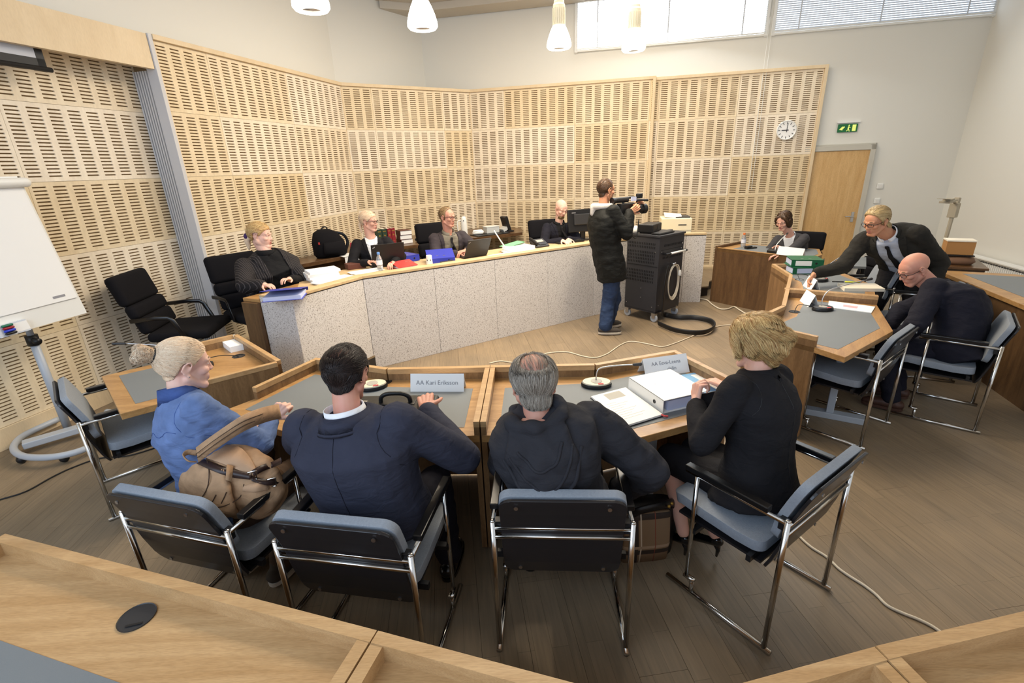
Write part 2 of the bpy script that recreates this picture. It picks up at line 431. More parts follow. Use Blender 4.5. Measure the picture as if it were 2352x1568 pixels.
# upper white walls above the boards
UA0 = C0+NA*.1-DA*6.0; UA1 = C1+NA*.09+DA*.03
K = Vector((-1.367, 9.63)); RC = Vector((6.85, 7.73))
struct('wall_upper_left', MB().wall(UA0, UA1, .12, 3.12, 4.75, 1), 'white_paint')
struct('wall_upper_corner', MB().wall(UA1, K, .12, 0, 4.75, 1), 'white_paint')
struct('wall_far', MB().wall(K, RC, .12, 0, 4.75, 1), 'white_paint')
RD = Vector((-.226, -.974)).normalized()
struct('wall_right', MB().wall(RC, RC+RD*7.6, .12, 0, 4.75, 1), 'white_paint')
struct('ceiling', MB().prism([(-5.4, -1.2), (5.0, -1.2), (7.2, 8.0), (-1.3, 9.95), (-3.0, 8.3)], 4.46, 4.6), 'ceiling_paint')
struct('trim_1', MB().prism([K+Vector((0, -.02)), K+CD*3.2-ND*.02, K+CD*3.2-ND*.45, K+Vector((.1, -.5)), K+Vector((-.5, -.75)), K-Vector((.42, .42))], 4.36, 4.46), 'ceiling_paint')
# trims around the boards
def trim(n, a, b, t, z0, z1, side=-1, mat='trim_birch'):
    return struct('trim_%d' % n, MB().wall(a, b, t, z0, z1, side), mat, bev=.003)
trim(2, C0-DA*.0, C1, .03, ZT, ZT+.045); trim(3, C1, C2, .03, ZT, ZT+.045); trim(4, C2, C3+CD*.01, .03, ZT, ZT+.045)
trim(5, D0, C4, .03, ZT, ZT+.045)
trim(6, C3-CD*.03, C3+CD*.012, .035, .15, ZT+.045); trim(7, C4-CD*.045, C4, .035, 0, ZT+.045)
struct('trim_8', MB().wall(C3+CD*.012, C3+CD*.012+ND*.135, .02, .15, ZT+.04), 'trim_birch')
trim(9, C1-DA*.012, C1-DA*.002, .006, .15, ZT); trim(10, C2-DB*.012, C2+DB*.0, .006, .15, ZT)
# end post of the board wall and the ribbed return beside it
plain('post_grey', rgb(206, 204, 204), .55)
post = MB().wall(C0-DA*.02-NA*.02, C0-DA*.02+NA*.1, .04, 0, ZT+.045)
struct('trim_11', post, 'post_grey', bev=.003)
ribs = struct('trim_12', MB().wall(C0-DA*.0+NA*.1, C0+NA*.28, .03, 0, ZT), 'slot_felt')
for k in range(6):
    c = C0-DA*.028+NA*(.118+.03*k)
    ob('slat', MB().box((c.x, c.y, 1.47), (.016, .03, 2.9), math.atan2(NA.y, NA.x)), 'post_grey', ribs)
# header beam over the recess
bm_a = C0-DA*.045-NA*.005; beam = struct('trim_13', MB().wall(bm_a-DA*4.4, bm_a, .05, 2.925, ZT+.04, 1), 'trim_birch')
# baseboards
for nm, a, e in (('baseboard_left', LW0-DA*4.2, LW0), ('baseboard_back_left', C0, C1), ('baseboard_back', C2, C3), ('baseboard_back_right', D0, C4)):
    struct(nm, MB().wall(a, e, .018, .0, Z0, -1), 'trim_birch', bev=.003)
struct('baseboard_right', MB().wall(RC, RC+RD*7.4, .015, 0, .1, -1), 'white_frame')
struct('baseboard_far', MB().wall(C4+ND*.075+CD*.85, RC, .015, 0, .1, -1), 'white_frame')
# dais of the judges
plain('dais_front', rgb(46, 42, 40), .6)
dais = MB().prism([(-3.15, 5.2), (-2.75, 4.6), (-1.75, 4.2), (-1.35, 4.85), (1.2, 6.47), (2.45, 6.95), (3.0, 7.1), (3.12, 7.42), (3.45, 7.72), (3.6, 8.32), (2.45, 8.62), (-.55, 9.3), (-2.4, 8.1)], .0, .13)
dd = struct('floor_dais', dais, 'dais_front')
ob('surface', MB().prism([(-3.15, 5.2), (-2.75, 4.6), (-1.75, 4.2), (-1.35, 4.85), (1.2, 6.47), (2.45, 6.95), (3.0, 7.08), (3.14, 7.40), (3.47, 7.70), (3.6, 8.3), (2.45, 8.6), (-.55, 9.28), (-2.4, 8.08)], .13, .15), 'parquet', dd)
# door in the far wall
WF = ND.dot(K)  # far wall plane offset
def far(s, off=0):          # s metres along the far wall from the corner K
    p = K+CD*s-ND*off; return p
def sfar(px, py):
    p = onv(px, py, K, CD); return (Vector((p.x, p.y))-K).dot(CD), p.z
s0 = 6.33; s1 = 7.25
door = struct('door_1', MB().wall(far(s0, .005), far(s1-.02, .005), .05, .01, 2.0, -1), 'door_birch')
ob('door_frame', MB().wall(far(s1-.02), far(s1+.05), .075, 0, 2.075, -1).wall(far(s0-.07), far(s1+.05), .075, 2.003, 2.075, -1)
   .wall(far(s1+.05), far(s1+.068), .03, 0, 2.1, -1).wall(far(s0-.07), far(s1+.068), .03, 2.075, 2.1, -1), 'door_frame_grey', door, bev=.004)
hp = far(s1-.09, .06); hd = MB()
hd.box((hp.x, hp.y, .99), (.04, .012, .16), math.atan2(CD.y, CD.x))
hq = far(s1-.09, .11); hd.tube([(hp.x, hp.y, 1.0), (hq.x, hq.y, 1.0), (hq.x-CD.x*.12, hq.y-CD.y*.12, 1.0)], .009)
ob('door_handle', hd, 'steel', door)
# high windows with venetian blinds
emit('daylight_pane', (.93, .97, 1, 1), 2.2); emit('daylight_pane_dim', (.86, .93, 1, 1), 1.0)
plain('blind_white', rgb(206, 211, 218), .6)
def window(nm, sa, sb, tilt, za=3.70, pm='daylight_pane'):
    ca = far((sa+sb)/2, .0); rz = math.atan2(CD.y, CD.x); w = sb-sa
    fr = MB()
    for s in (sa, sb): p = far(s, .015); fr.box((p.x, p.y, 4.06), (.05, .05, .8), rz)
    p = far((sa+sb)/2, .015); fr.box((p.x, p.y, za-.015), (w+.05, .07, .03), rz)
    o = struct(nm, fr, 'white_frame', bev=.004)
    p = far((sa+sb)/2, .004); ob('pane', MB().box((p.x, p.y, 4.06), (w-.04, .006, .76), rz), pm, o)
    sl = MB(); p = far((sa+sb)/2, .045)
    for k in range(27):
        sl.box((p.x, p.y, za+.03+k*.027), (w-.03, .024, .0012), rz, rx=tilt)
    ob('slats', sl, 'blind_white', o, kind='stuff')
    ob('bottom_rail', MB().box((p.x, p.y, za+.012), (w-.03, .028, .016), rz), 'white_frame', o)
    cd = MB()
    for q in (.12, .5, .88):
        r = far(sa+w*q, .06); cd.box((r.x, r.y, 4.08), (.02, .002, .74), rz)
    ob('ladder_tape', cd, 'blind_white', o)
    return o
window('window_1', 2.67, 5.52, .5); window('window_2', 5.62, 8.42, 1.05, pm='daylight_pane_dim')
cw = far(5.56, .08); cb = MB()
for dx in (-.02, .025):
    r = far(5.56+dx, .09); cb.tube([(r.x, r.y, 3.9), (r.x, r.y, 1.45)], .0035, 6)
tag(ob('blind_cord', cb, 'white_plastic'), 'thin white pull cord hanging down from the high window blinds', 'cord')
# window in the right wall, only its blind edge in view
rw = MB(); rzr = math.atan2(RD.y, RD.x)
def rgt(s, off=0):
    n = Vector((RD.y, -RD.x)); return RC+RD*s+n*off
for k in range(24):
    p = rgt(3.25, .05); rw.box((p.x, p.y, 3.14+.03*k), (2.8, .024, .0012), rzr, rx=1.0)
w3 = MB(); p = rgt(3.25, .02); w3.box((p.x, p.y, 3.1), (2.9, .05, .04), rzr)
for s in (1.82, 4.68): p = rgt(s, .02); w3.box((p.x, p.y, 3.5), (.05, .05, .8), rzr)
w3o = struct('window_3', w3, 'white_frame'); ob('slats', rw, 'blind_white', w3o, kind='stuff')
p = rgt(3.25, .006); ob('pane', MB().box((p.x, p.y, 3.5), (2.8, .006, .76), rzr), 'daylight_pane_dim', w3o)
# ================================================================ furniture
R_IN, R_NEAR, R_TIP, R_SIDE, R_OUT, R_KINK, R_BACK = (.004, -.7), (.77, -.74), (1.5, -.42), (1.38, -.25), (1.19, .2), (.64, 0), (.004, 0)
R_INLAY = [(.095, -.17), (.09, -.62), (.735, -.665), (1.36, -.385), (1.16, .09), (.66, -.12)]
def court_table(label, O, ang, side, legs=True, group='court tables'):
    """six-sided court table with a raised rim; the near edge is open to the sitters. side 1 = right half of a pair, -1 = left half"""
    t = thing('court_table', label, 'table', (O[0], O[1], 0), ang)
    S = lambda p: (p[0]*side, p[1])
    ob('tabletop', MB().prism([S(p) for p in (R_IN, R_NEAR, R_TIP, R_SIDE, R_OUT, R_KINK, R_BACK)], .68, .72), 'oak', t, bev=.003)
    ob('inlay', MB().prism([S(p) for p in R_INLAY], .7195, .7215), 'inlay', t)
    T = .028; sd = 1 if side > 0 else -1
    for i, (a, b2, z0) in enumerate(((R_BACK, R_KINK, .02), (R_KINK, R_OUT, .02), (R_OUT, R_SIDE, .02))):
        ob('front_panel', MB().wall(S(a), S(b2), T, z0, .765, -sd), 'oak_shaded', t)
        ob('rim', MB().wall(S(a), S(b2), T+.004, .765, .797-.001*i, -sd), 'oak_light', t)
    ob('side_panel', MB().wall(S((.017, 0)), S((.017, -.7)), .027, .03, .765, 0), 'oak_shaded', t)
    ob('rim', MB().wall(S((.017, .01)), S((.017, -.7)), .029, .765, .7955, 0), 'oak_light', t)
    if legs:
        x, y = S((.9, -.45))
        ob('leg', MB().box((x, y, .35), (.05, .05, .62)).box((x, y, .665), (.3, .05, .03)).box((x, y, .025), (.08, .5, .05)), 'grey_paint', t, bev=.004)
    return t
TF = (-.14, 2.76); AF = math.radians(-2.6)
court_table('oak court table under the black briefcase and name card, rim around its far side', TF, AF, -1)
court_table('oak court table carrying the open white ring binder and notebook', TF, AF, 1)
TR = (2.57, 4.35); AR = math.atan2(.852, .523)
court_table('oak court table with its corner nearest the empty armchair, a pink-marked sheet on it', TR, AR, -1)
court_table('oak court table carrying two green ring binders, beyond the dividing rim', TR, AR, 1)
def loc2(O, ang):
    Mx = Matrix.Translation((O[0], O[1], 0)) @ Matrix.Rotation(ang, 4, 'Z')
    return lambda x, y, z=0: Mx @ Vector((x, y, z))
LF, LR = loc2(TF, AF), loc2(TR, AR)
# desk for witnesses at the left
wt = thing('witness_desk', 'small oak desk with grey inlay and a stack of white paper beside the stone bench', 'desk')
WA, WB_, WC_, WD_ = V2((-2.227, 2.443)), V2((-2.783, 3.012)), V2((-2.17, 3.57)), V2((-1.57, 2.975))
ob('tabletop', MB().prism([WA, WB_, WC_, WD_], .68, .72), 'oak', wt, bev=.003)
wl = lambda u, v: WA+(WB_-WA)*u+(WD_-WA)*v
ob('inlay', MB().prism([wl(.12, .1), wl(.9, .1), wl(.9, .42), wl(.12, .42)], .7195, .7215), 'inlay', wt)
for a, b2 in ((WD_, WC_),):
    ob('front_panel', MB().wall(a, b2, .028, .02, .765, -1), 'oak_shaded', wt); ob('rim', MB().wall(a, b2, .032, .765, .797, -1), 'oak_light', wt, bev=.003)
for a, b2, sd in ((wl(0, .36), WD_, -1), (WC_, wl(1, .36), -1)):
    ob('side_panel', MB().wall(a, b2, .028, .02, .765, sd), 'oak_shaded', wt); ob('rim', MB().wall(a, b2, .032, .765, .797, sd), 'oak_light', wt, bev=.003)
# tables in front of the camera
def near_table(label, top, rims, inlay, body='oak_light', zt=.72):
    t = thing('public_table', label, 'table')
    ob('tabletop', MB().prism(top, zt-.04, zt), body, t, bev=.003)
    if inlay: ob('inlay', MB().prism(inlay, zt-.0005, zt+.0015), 'inlay', t)
    for i, (a, b2, s) in enumerate(rims):
        ob('rim', MB().wall(a, b2, .036, zt-.08, zt+.055-.0015*i, s), 'oak_light', t)
        ob('front_panel', MB().wall(a, b2, .03, .02, zt-.08, s), 'oak_shaded', t)
    return t
n1 = V2((-1.852, 1.417)); n2 = V2((-.399, .971)); dn = (n2-n1).normalized(); nn_ = Vector((-dn.y, dn.x))
n0 = n1-nn_*.8
near_table('wide oak table in the lower left corner with a round grey cable cap', [n1, n2, n2-nn_*.8, n0],
           [(n1, n2, -1), (n2-dn*.002, n2-dn*.002-nn_*.8, -1), (n0, n1, -1)], [n1+dn*.06-nn_*.27, n2-dn*.15-nn_*.27, n2-dn*.15-nn_*.7, n1+dn*.06-nn_*.7])
k3 = V2((.305, .75)); n3 = V2((.89, .872)); d3 = (n3-k3).normalized(); q3 = Vector((-d3.y, d3.x))
near_table('oak table along the bottom edge between two others, bent in the middle', [n2+dn*.004, k3, n3, n3-q3*.7, k3-Vector((0, .6)), n2+dn*.004-nn_*.7],
           [(n2+dn*.004, k3, -1), (k3, n3, -1), (n2+dn*.003-nn_*.7, n2+dn*.003, -1), (n3-d3*.003, n3-d3*.003-q3*.7, -1)], None)
n4 = n3+Vector((math.cos(math.atan2(d3.y, d3.x)-.03), math.sin(math.atan2(d3.y, d3.x)-.03)))*1.4
d4 = (n4-n3).normalized(); q4 = Vector((-d4.y, d4.x))
near_table('oak table in the lower right corner, mostly in shade', [n3+d4*.004, n4, n4-q4*.7, n3+d4*.004-q4*.7],
           [(n3+d4*.004, n4, -1), (n3+d4*.003-q4*.7, n3+d4*.003, -1)], None)
gr = MB().lathe([(.0, .002), (.048, .002), (.05, .004), (.05, .0)], (-1.156, 1.089, .7205), 32)
g1 = tag(ob('grommet', gr, 'dark_plastic', smooth=False), 'round grey cable cap set in the oak table at lower left', 'grommet')
ob('slot', MB().box((-1.145, 1.062, .7248), (.044, .007, .0012), .25), 'black_plastic', g1)
# ---------------------------------------------------------------- judges' bench
m, nt, b = nodes('speckled_stone')
tc = N(nt, 'ShaderNodeTexCoord')
nz = N(nt, 'ShaderNodeTexNoise'); nz.inputs['Scale'].default_value = 95; nz.inputs['Detail'].default_value = 3; nz.inputs['Roughness'].default_value = .65
nt.links.new(tc.outputs['Object'], nz.inputs['Vector']); ad = nz
rp = N(nt, 'ShaderNodeValToRGB'); e = rp.color_ramp.elements
e[0].position = .34; e[0].color = rgb(118, 110, 104); e[1].position = .42; e[1].color = rgb(196, 191, 187)
x = e.new(.57); x.color = rgb(214, 210, 207)
nt.links.new(ad.outputs[0], rp.inputs['Fac']); nt.links.new(rp.outputs['Color'], b.inputs['Base Color']); b.inputs['Roughness'].default_value = .7
bp = N(nt, 'ShaderNodeBump'); bp.inputs['Strength'].default_value = .5; bp.inputs['Distance'].default_value = .004
nt.links.new(ad.outputs[0], bp.inputs['Height']); nt.links.new(bp.outputs['Normal'], b.inputs['Normal'])
MATS['speckled_stone'] = m
wood('cap_oak', rgb(196, 168, 126), rgb(218, 190, 148), (1.5, 6, 6), .5, noise_scale=3, fine=60, coat=0)
J = [V2(p) for p in ((-2.214, 4.15), (-1.862, 4.0), (-1.45, 4.697), (1.12, 6.29), (1.80, 6.62), (2.49, 6.78), (2.76, 6.75))]
bt = thing('judges_bench', 'long curved judges bench faced with speckled stone slabs and an oak cap', 'bench')
def off(P, k, d):
    """point k of a polyline moved d to the left of its run"""
    a = P[max(k-1, 0)]; c = P[min(k+1, len(P)-1)]
    d1 = (P[k]-a).normalized() if k > 0 else (c-P[k]).normalized()
    d2 = (c-P[k]).normalized() if k < len(P)-1 else d1
    n1_ = Vector((-d1.y, d1.x)); n2_ = Vector((-d2.y, d2.x)); mm = (n1_+n2_).normalized()
    return P[k]+mm*(d/max(.4, mm.dot(n1_)))
splits = [1, 1, 4, 1, 1, 1]
for i, ns in enumerate(splits):
    a, c = J[i], J[i+1]
    if i == 0: a = a
    for s in range(ns):
        p, q = a.lerp(c, s/ns), a.lerp(c, (s+1)/ns); d = (q-p).normalized()
        ob('stone_slab', MB().wall(p+d*.0015, q-d*.0015, .09, .0, .955, 1), 'speckled_stone', bt, bev=.003)
for i in range(1, 6):
    ob('shadow_gap', MB().prism([off(J, i, .02), off(J, i+1, .02), off(J, i+1, .1), off(J, i, .1)], .955, .965), 'dais_front', bt)
    ob('cap', MB().prism([off(J, i, -.006), off(J, i+1, -.006), off(J, i+1, .115), off(J, i, .115)], .965, .992), 'cap_oak', bt, bev=.003)
ob('cap', MB().wall(J[0], J[1], .1, .955, .97, 1), 'cap_oak', bt)
BD = MB()
for i in range(1, 5): BD.prism([off(J, i, .12), off(J, i+1, .12), off(J, i+1, .8), off(J, i, .8)], .90, .932)
ob('desk_top', BD, 'cap_oak', bt)
dj = (J[0]-J[1]).normalized()
ob('end_panel', MB().wall(J[0]+dj*.0, J[0]+dj*.02+Vector((-.12, .62)), .04, .0, .88, -1).wall(J[0]+dj*.005, J[0]+dj*.19, .04, 0, .9, 1), 'oak_dark_shaded', bt)
ob('end_shelf', MB().prism([J[0]+dj*.005, J[0]+dj*.21, J[0]+dj*.21+Vector((.3, .55)), J[0]+Vector((.3, .55))], .9, .93), 'oak', bt, bev=.003)
# ---------------------------------------------------------------- counter behind the judges
ct = thing('counter', 'long dark wood counter along the slotted wall behind the judges', 'counter')
cf = [V2(p) for p in ((-2.66, 5.95), (-2.16, 6.62), (-1.62, 7.2), (.25, 8.33))]
cb_ = [V2((-2.93, 6.12)), V2((-2.52, 7.5)), V2((-2.36, 8.0)), V2((-.57, 9.16)), V2((.25, 8.97))]
cpoly = cf+cb_[::-1][:3]+[V2((-2.38, 7.97)), V2((-2.92, 6.1))]
ob('worktop', MB().prism(cpoly, .85, .9), 'walnut', ct, bev=.003)
for a, b2 in zip(cf[:-1], cf[1:]):
    pass
for q, r in ((.12, .5), (.62, .5)):
    p = cf[1].lerp(cf[2], q) if q < .5 else cf[2].lerp(cf[3], .38)
    n = V2((-.5, .85)).normalized(); ob('support', MB().wall(p+n*.05, p+n*r, .03, .15, .85), 'walnut', ct)
ob('back_panel', MB().wall(cf[0]+V2((-.1, .12)), cf[1]+V2((-.1, .1)), .02, .15, .85).wall(cf[1]+V2((-.12, .1)), cf[2]+V2((-.12, .12)), .02, .15, .85), 'walnut', ct)
# ---------------------------------------------------------------- desk of the woman at the far right
bq = [V2(p) for p in ((2.92, 6.80), (3.64, 5.79), (3.97, 6.05), (4.18, 6.45), (3.42, 7.14))]
bdk = thing('side_desk', 'oak desk with a tall closed front coloured dark as in shade, water bottle and name card on it', 'desk')
ob('tabletop', MB().prism(bq, .725, .765), 'oak', bdk, bev=.003)
cc_ = sum((Vector(p) for p in bq), Vector((0, 0)))/5
ob('inlay', MB().prism([cc_+(p-cc_)*.8+V2((.05, -.03)) for p in bq], .7645, .767), 'inlay', bdk)
ob('front_panel', MB().wall(bq[0], bq[1], .03, .0, .775, 1), 'oak_dark_shaded', bdk)
ob('side_panel', MB().wall(bq[4], bq[0], .03, .0, .775, 1), 'oak_dark_shaded', bdk)
ob('rim', MB().wall(bq[4], bq[0], .034, .775, .80, 1), 'oak_dark_shaded', bdk, bev=.003)
ob('front_rim', MB().wall(bq[0], bq[1], .034, .765, .782, 1), 'oak', bdk, bev=.003)
# desks along the right
rq = [V2(p) for p in ((4.55, 4.99), (3.93, 3.05), (4.62, 2.83), (5.16, 4.42), (5.06, 4.70))]
rdk = thing('side_desk', 'oak desk at the right edge, front coloured dark as in shade, with a broad grey inlay', 'desk')
ob('tabletop', MB().prism(rq, .72, .76), 'oak', rdk, bev=.003)
rc_ = sum((Vector(p) for p in rq), Vector((0, 0)))/5
ob('inlay', MB().prism([rc_+(p-rc_)*.8+V2((.05, 0)) for p in rq], .7595, .762), 'inlay', rdk)
ob('front_panel', MB().wall(rq[0]+V2((.015, 0)), rq[1]+V2((.015, 0)), .03, .0, .735, -1), 'oak_dark_shaded', rdk)
ob('rim', MB().wall(rq[0], rq[1], .04, .735, .772, -1), 'oak', rdk, bev=.003)
oq = [V2(p) for p in ((4.70, 5.17), (5.06, 4.96), (5.45, 5.55), (5.05, 5.85))]
odk = thing('projector_table', 'dark oak table with rounded edge holding the overhead projector and a box', 'table')
ob('tabletop', MB().prism(oq, .735, .76), 'walnut', odk, bev=.003)
ob('apron', MB().prism([p*.9+sum((Vector(q) for q in oq), Vector((0, 0)))*.025 for p in oq], .66, .735), 'oak_dark_shaded', odk)
for p in oq:
    q = p*.86+sum((Vector(q) for q in oq), Vector((0, 0)))*.035
    ob('leg', MB().box((q.x, q.y, .33), (.045, .045, .66)), 'oak_dark_shaded', odk)
# small table behind the standing man
sq = [at(1925, 592, .72).xy, at(1945, 610, .72).xy, at(1990, 612, .72).xy, at(1990, 590, .72).xy]
stb = thing('small_table', 'small grey-topped table half hidden behind the leaning person in a tie', 'table')
ob('tabletop', MB().prism(sq, .69, .72), 'inlay', stb, bev=.004)
for p in sq:
    q = p.lerp(sum((Vector(q) for q in sq), Vector((0, 0)))/4, .15); ob('leg', MB().tube([(q.x, q.y, .0), (q.x, q.y, .69)], .014), 'black_plastic', stb)
# ---------------------------------------------------------------- chrome armchairs
def plate(rows, t):
    """bent plate: rows of (half width, y, z); t thickness toward +normal"""
    B = MB(); vs = []; m = len(rows)
    for i, (w, y, z) in enumerate(rows):
        a = rows[max(i-1, 0)]; c = rows[min(i+1, m-1)]
        ty, tz = c[1]-a[1], c[2]-a[2]; L = math.hypot(ty, tz); ny, nz = tz/L, -ty/L   # normal
        vs += [(-w, y, z), (w, y, z), (w, y-ny*t, z-nz*t), (-w, y-ny*t, z-nz*t)]
    fs = []
    for i in range(m-1):
        a, c = 4*i, 4*i+4
        fs += [(a, a+1, c+1, c), (a+1, a+2, c+2, c+1), (a+2, a+3, c+3, c+2), (a+3, a, c, c+3)]
    fs += [(3, 2, 1, 0), (4*m-4, 4*m-3, 4*m-2, 4*m-1)]
    return B.add(vs, fs)
def round_rows(w, prof, r, n=5):
    """outline of a round-cornered plate along a profile [(y,z)...]"""
    P = [Vector(p) for p in prof]; L = [0]
    for a, c in zip(P, P[1:]): L.append(L[-1]+(c-a).length)
    T = L[-1]
    ss = [r*(1-math.cos(PI/2*k/n)) for k in range(n+1)]
    ss = ss+[x for x in L[1:-1] if r < x < T-r]+[T-x for x in ss[::-1]]
    rows = []
    for s in ss:
        i = max(k for k in range(len(L)-1) if L[k] <= s+1e-9); f = (s-L[i])/(L[i+1]-L[i])
        p = P[i].lerp(P[i+1], min(1, f)); e_ = min(s, T-s)
        hw = w-r+math.sqrt(max(0, r*r-max(0, r-e_)**2)) if e_ < r else w
        rows.append((hw, p.x, p.y))
    return rows
PROF = [(.085, .355), (.055, .43), (.03, .52), (.017, .58), (.012, .62), (.0, .665), (-.022, .73), (-.052, .812)]
def make_chair():
    t = thing('chrome_armchair', 'x', 'chair')
    fr = MB()
    for z in (.636, .594): fr.tube([(-.262, 0, z), (.262, 0, z)], .0085)
    ob('back_rails', fr, 'chrome', t, smooth=True)
    for s in (-1, 1):
        x = .268*s
        ob('rear_leg', MB().tube([(x, 0, .018), (x, 0, .668)], .0115, 10).ell((x, 0, .668), (.0115, .0115, .008)), 'chrome', t, smooth=True)
        ob('floor_rail', MB().tube([(x, -.03, .012), (x, .49, .012)], .012, 10), 'chrome', t, smooth=True)
        ob('front_leg', MB().tube([(x, .385, .085), (x, .385, .648)], .010, 10).tube([(x, .355, .015), (x, .355, .09)], .010, 10).box((x, .37, .092), (.022, .055, .014)), 'chrome', t, smooth=True)
        ob('arm_rail', MB().tube([(x, .0, .655), (x, .44, .655)], .0095, 10), 'chrome', t, smooth=True)
        ob('arm_pad', MB().box((x, .255, .677), (.036, .37, .026)), 'black_arm', t, bev=.004, seg=2)
        ob('bracket', MB().box((.247*s, .02, .635), (.03, .03, .05)), 'black_plastic', t)
    ob('back_board', plate(round_rows(.236, PROF, .05), .012), 'black_ply', t, bev=.003)
    sc = MB()
    for s in (-1, 1):
        for y, z in ((-.058, .775), (.058, .385)): sc.disc((.17*s, y, z), .008, .004, 10, Matrix.Rotation(PI/2, 4, 'X'))
    ob('screws', sc, 'steel', t)
    cp = [(y+.014, z) for y, z in PROF if z > .49]
    ob('back_cushion', plate(round_rows(.238, cp, .05)[::-1], .034), 'seat_blue', t, smooth=True, bev=.013, seg=3)
    sp = [(.085, .425), (.2, .418), (.35, .425), (.47, .437), (.515, .425)]
    ob('seat', plate(round_rows(.238, sp, .045), .05), 'seat_blue', t, smooth=True, bev=.016, seg=3)
    ob('seat_board', MB().box((0, .29, .372), (.44, .4, .012)), 'black_ply', t)
    ob('seat_beam', MB().box((0, .38, .355), (.54, .03, .02)).box((0, .12, .4), (.54, .02, .03)), 'black_plastic', t)
    return t
ch0 = make_chair()
CH = [((-1.387, 1.584), -15.7, 'grey chrome armchair under the person in the denim shirt'),
      ((-.653, 1.402), -10.5, 'grey chrome armchair under the person in the navy suit, nearest the briefcase'),
      ((.165, 1.492), -4.4, 'grey chrome armchair under the person in the hooded jacket, seen squarely from behind'),
      ((1.228, 1.60), 34.4, 'grey chrome armchair under the person in the black blazer and high heels'),
      ((-2.666, 2.641), -47.0, 'empty grey chrome armchair at the witness desk beside the flip chart'),
      ((2.627, 3.054), 37.3, 'empty grey chrome armchair pushed under the right table, seen from its side'),
      ((3.53, 3.24), 49.0, 'grey chrome armchair under the bent-over person, beside the dark desk front'),
      ((4.02, 4.10), 62.0, 'grey chrome armchair behind the bent-over person, only a corner of its back showing'),
      ((3.93, 4.93), 75.0, 'grey chrome armchair at the legs of the leaning person')]
CHAIRS = []
for i, ((x, y), a, lab) in enumerate(CH):
    o = ch0 if i == 0 else copy_tree(ch0)
    o.location = (x, y, 0); o.rotation_euler.z = math.radians(a); o['label'] = lab; o['group'] = 'chrome armchairs with grey upholstery'
    CHAIRS.append(o)
# ---------------------------------------------------------------- black office chairs
def make_office(high=False, star=True):
    t = thing('office_chair', 'x', 'chair')
    H = .62 if high else .5
    ob('seat', MB().box((0, .22, .46), (.5, .52, .1)), 'black_fabric', t, smooth=True, bev=.045, seg=4)
    n = 3
    zz = [.5, .66, .79, .5+H+.08] if not high else [.5, .68, .86, 1.12]
    for k in range(3):
        z0, z1 = zz[k], zz[k+1]
        ob('back_cushion', MB().box((0, -.03-.16*((z0+z1)/2-.5)/.5, (z0+z1)/2), (.48 if k else .46, .095, z1-z0+.012), rx=.24), 'black_fabric', t, smooth=True, bev=.042, seg=4)
    ob('back_shell', MB().box((0, -.135, .74), (.42, .02, .44), rx=.24), 'black_plastic', t, bev=.008)
    for s in (-1, 1):
        x = .275*s
        ob('armrest', MB().tube([(x, -.1, .66), (x, .1, .675), (x, .2, .668), (x, .235, .64), (x, .3, .45), (x*.8, .3, .41)], .017, 8, sq=(.42, 1.25)), 'black_arm', t, smooth=True)
    ob('column', MB().tube([(0, .2, .1), (0, .2, .41)], .03, 12), 'black_plastic', t, smooth=True)
    for k in range(5):
        a = 2*PI*k/5+.3; c, s = math.cos(a), math.sin(a)
        g = ob('foot', MB().tube([(0, .2, .1), (.26*c, .2+.26*s, .07)], [.024, .016], 8), 'black_plastic', t, smooth=True)
        ob('caster', MB().lathe([(.024, -.018), (.026, 0), (.024, .018)], (.27*c, .2+.27*s, .027), 12, Matrix.Rotation(a, 4, 'Z') @ Matrix.Rotation(PI/2, 4, 'X')), 'black_plastic', g)
    return t
of0 = make_office(); of0.location = (-3.37, 4.5, .15); of0.rotation_euler.z = math.radians(-82)
of0['label'] = 'empty black armchair with segmented back beside the flip chart'
OFF = [(Vector((-2.86, 5.12)), 232, 'black office chair behind the person in the pinstripe jacket', (1.1, 1, .95), .15),
       (Vector((.60, 7.36)), 200, 'black office chair of the person typing at the screen', (1, 1, .95), .15),
       (Vector((4.16, 6.80)), 140, 'black office chair behind the person in grey at the far desk', (1, 1, .86), 0),
       (Vector((4.62, 6.05)), 95, 'black chair half hidden between the leaning person and the door', (1, 1, .86), 0)]
for (p, a, lab, sc_, z_) in OFF:
    o = copy_tree(of0); o.location = (p[0], p[1], z_); o.rotation_euler.z = math.radians(a); o.scale = sc_; o['label'] = lab
of0.scale = (1.14, 1.05, .93)
hi = make_office(True); hi.location = (-.95, 6.56, .15); hi.rotation_euler.z = math.radians(206); hi['label'] = 'black high-backed office chair of the person in the grey shirt'
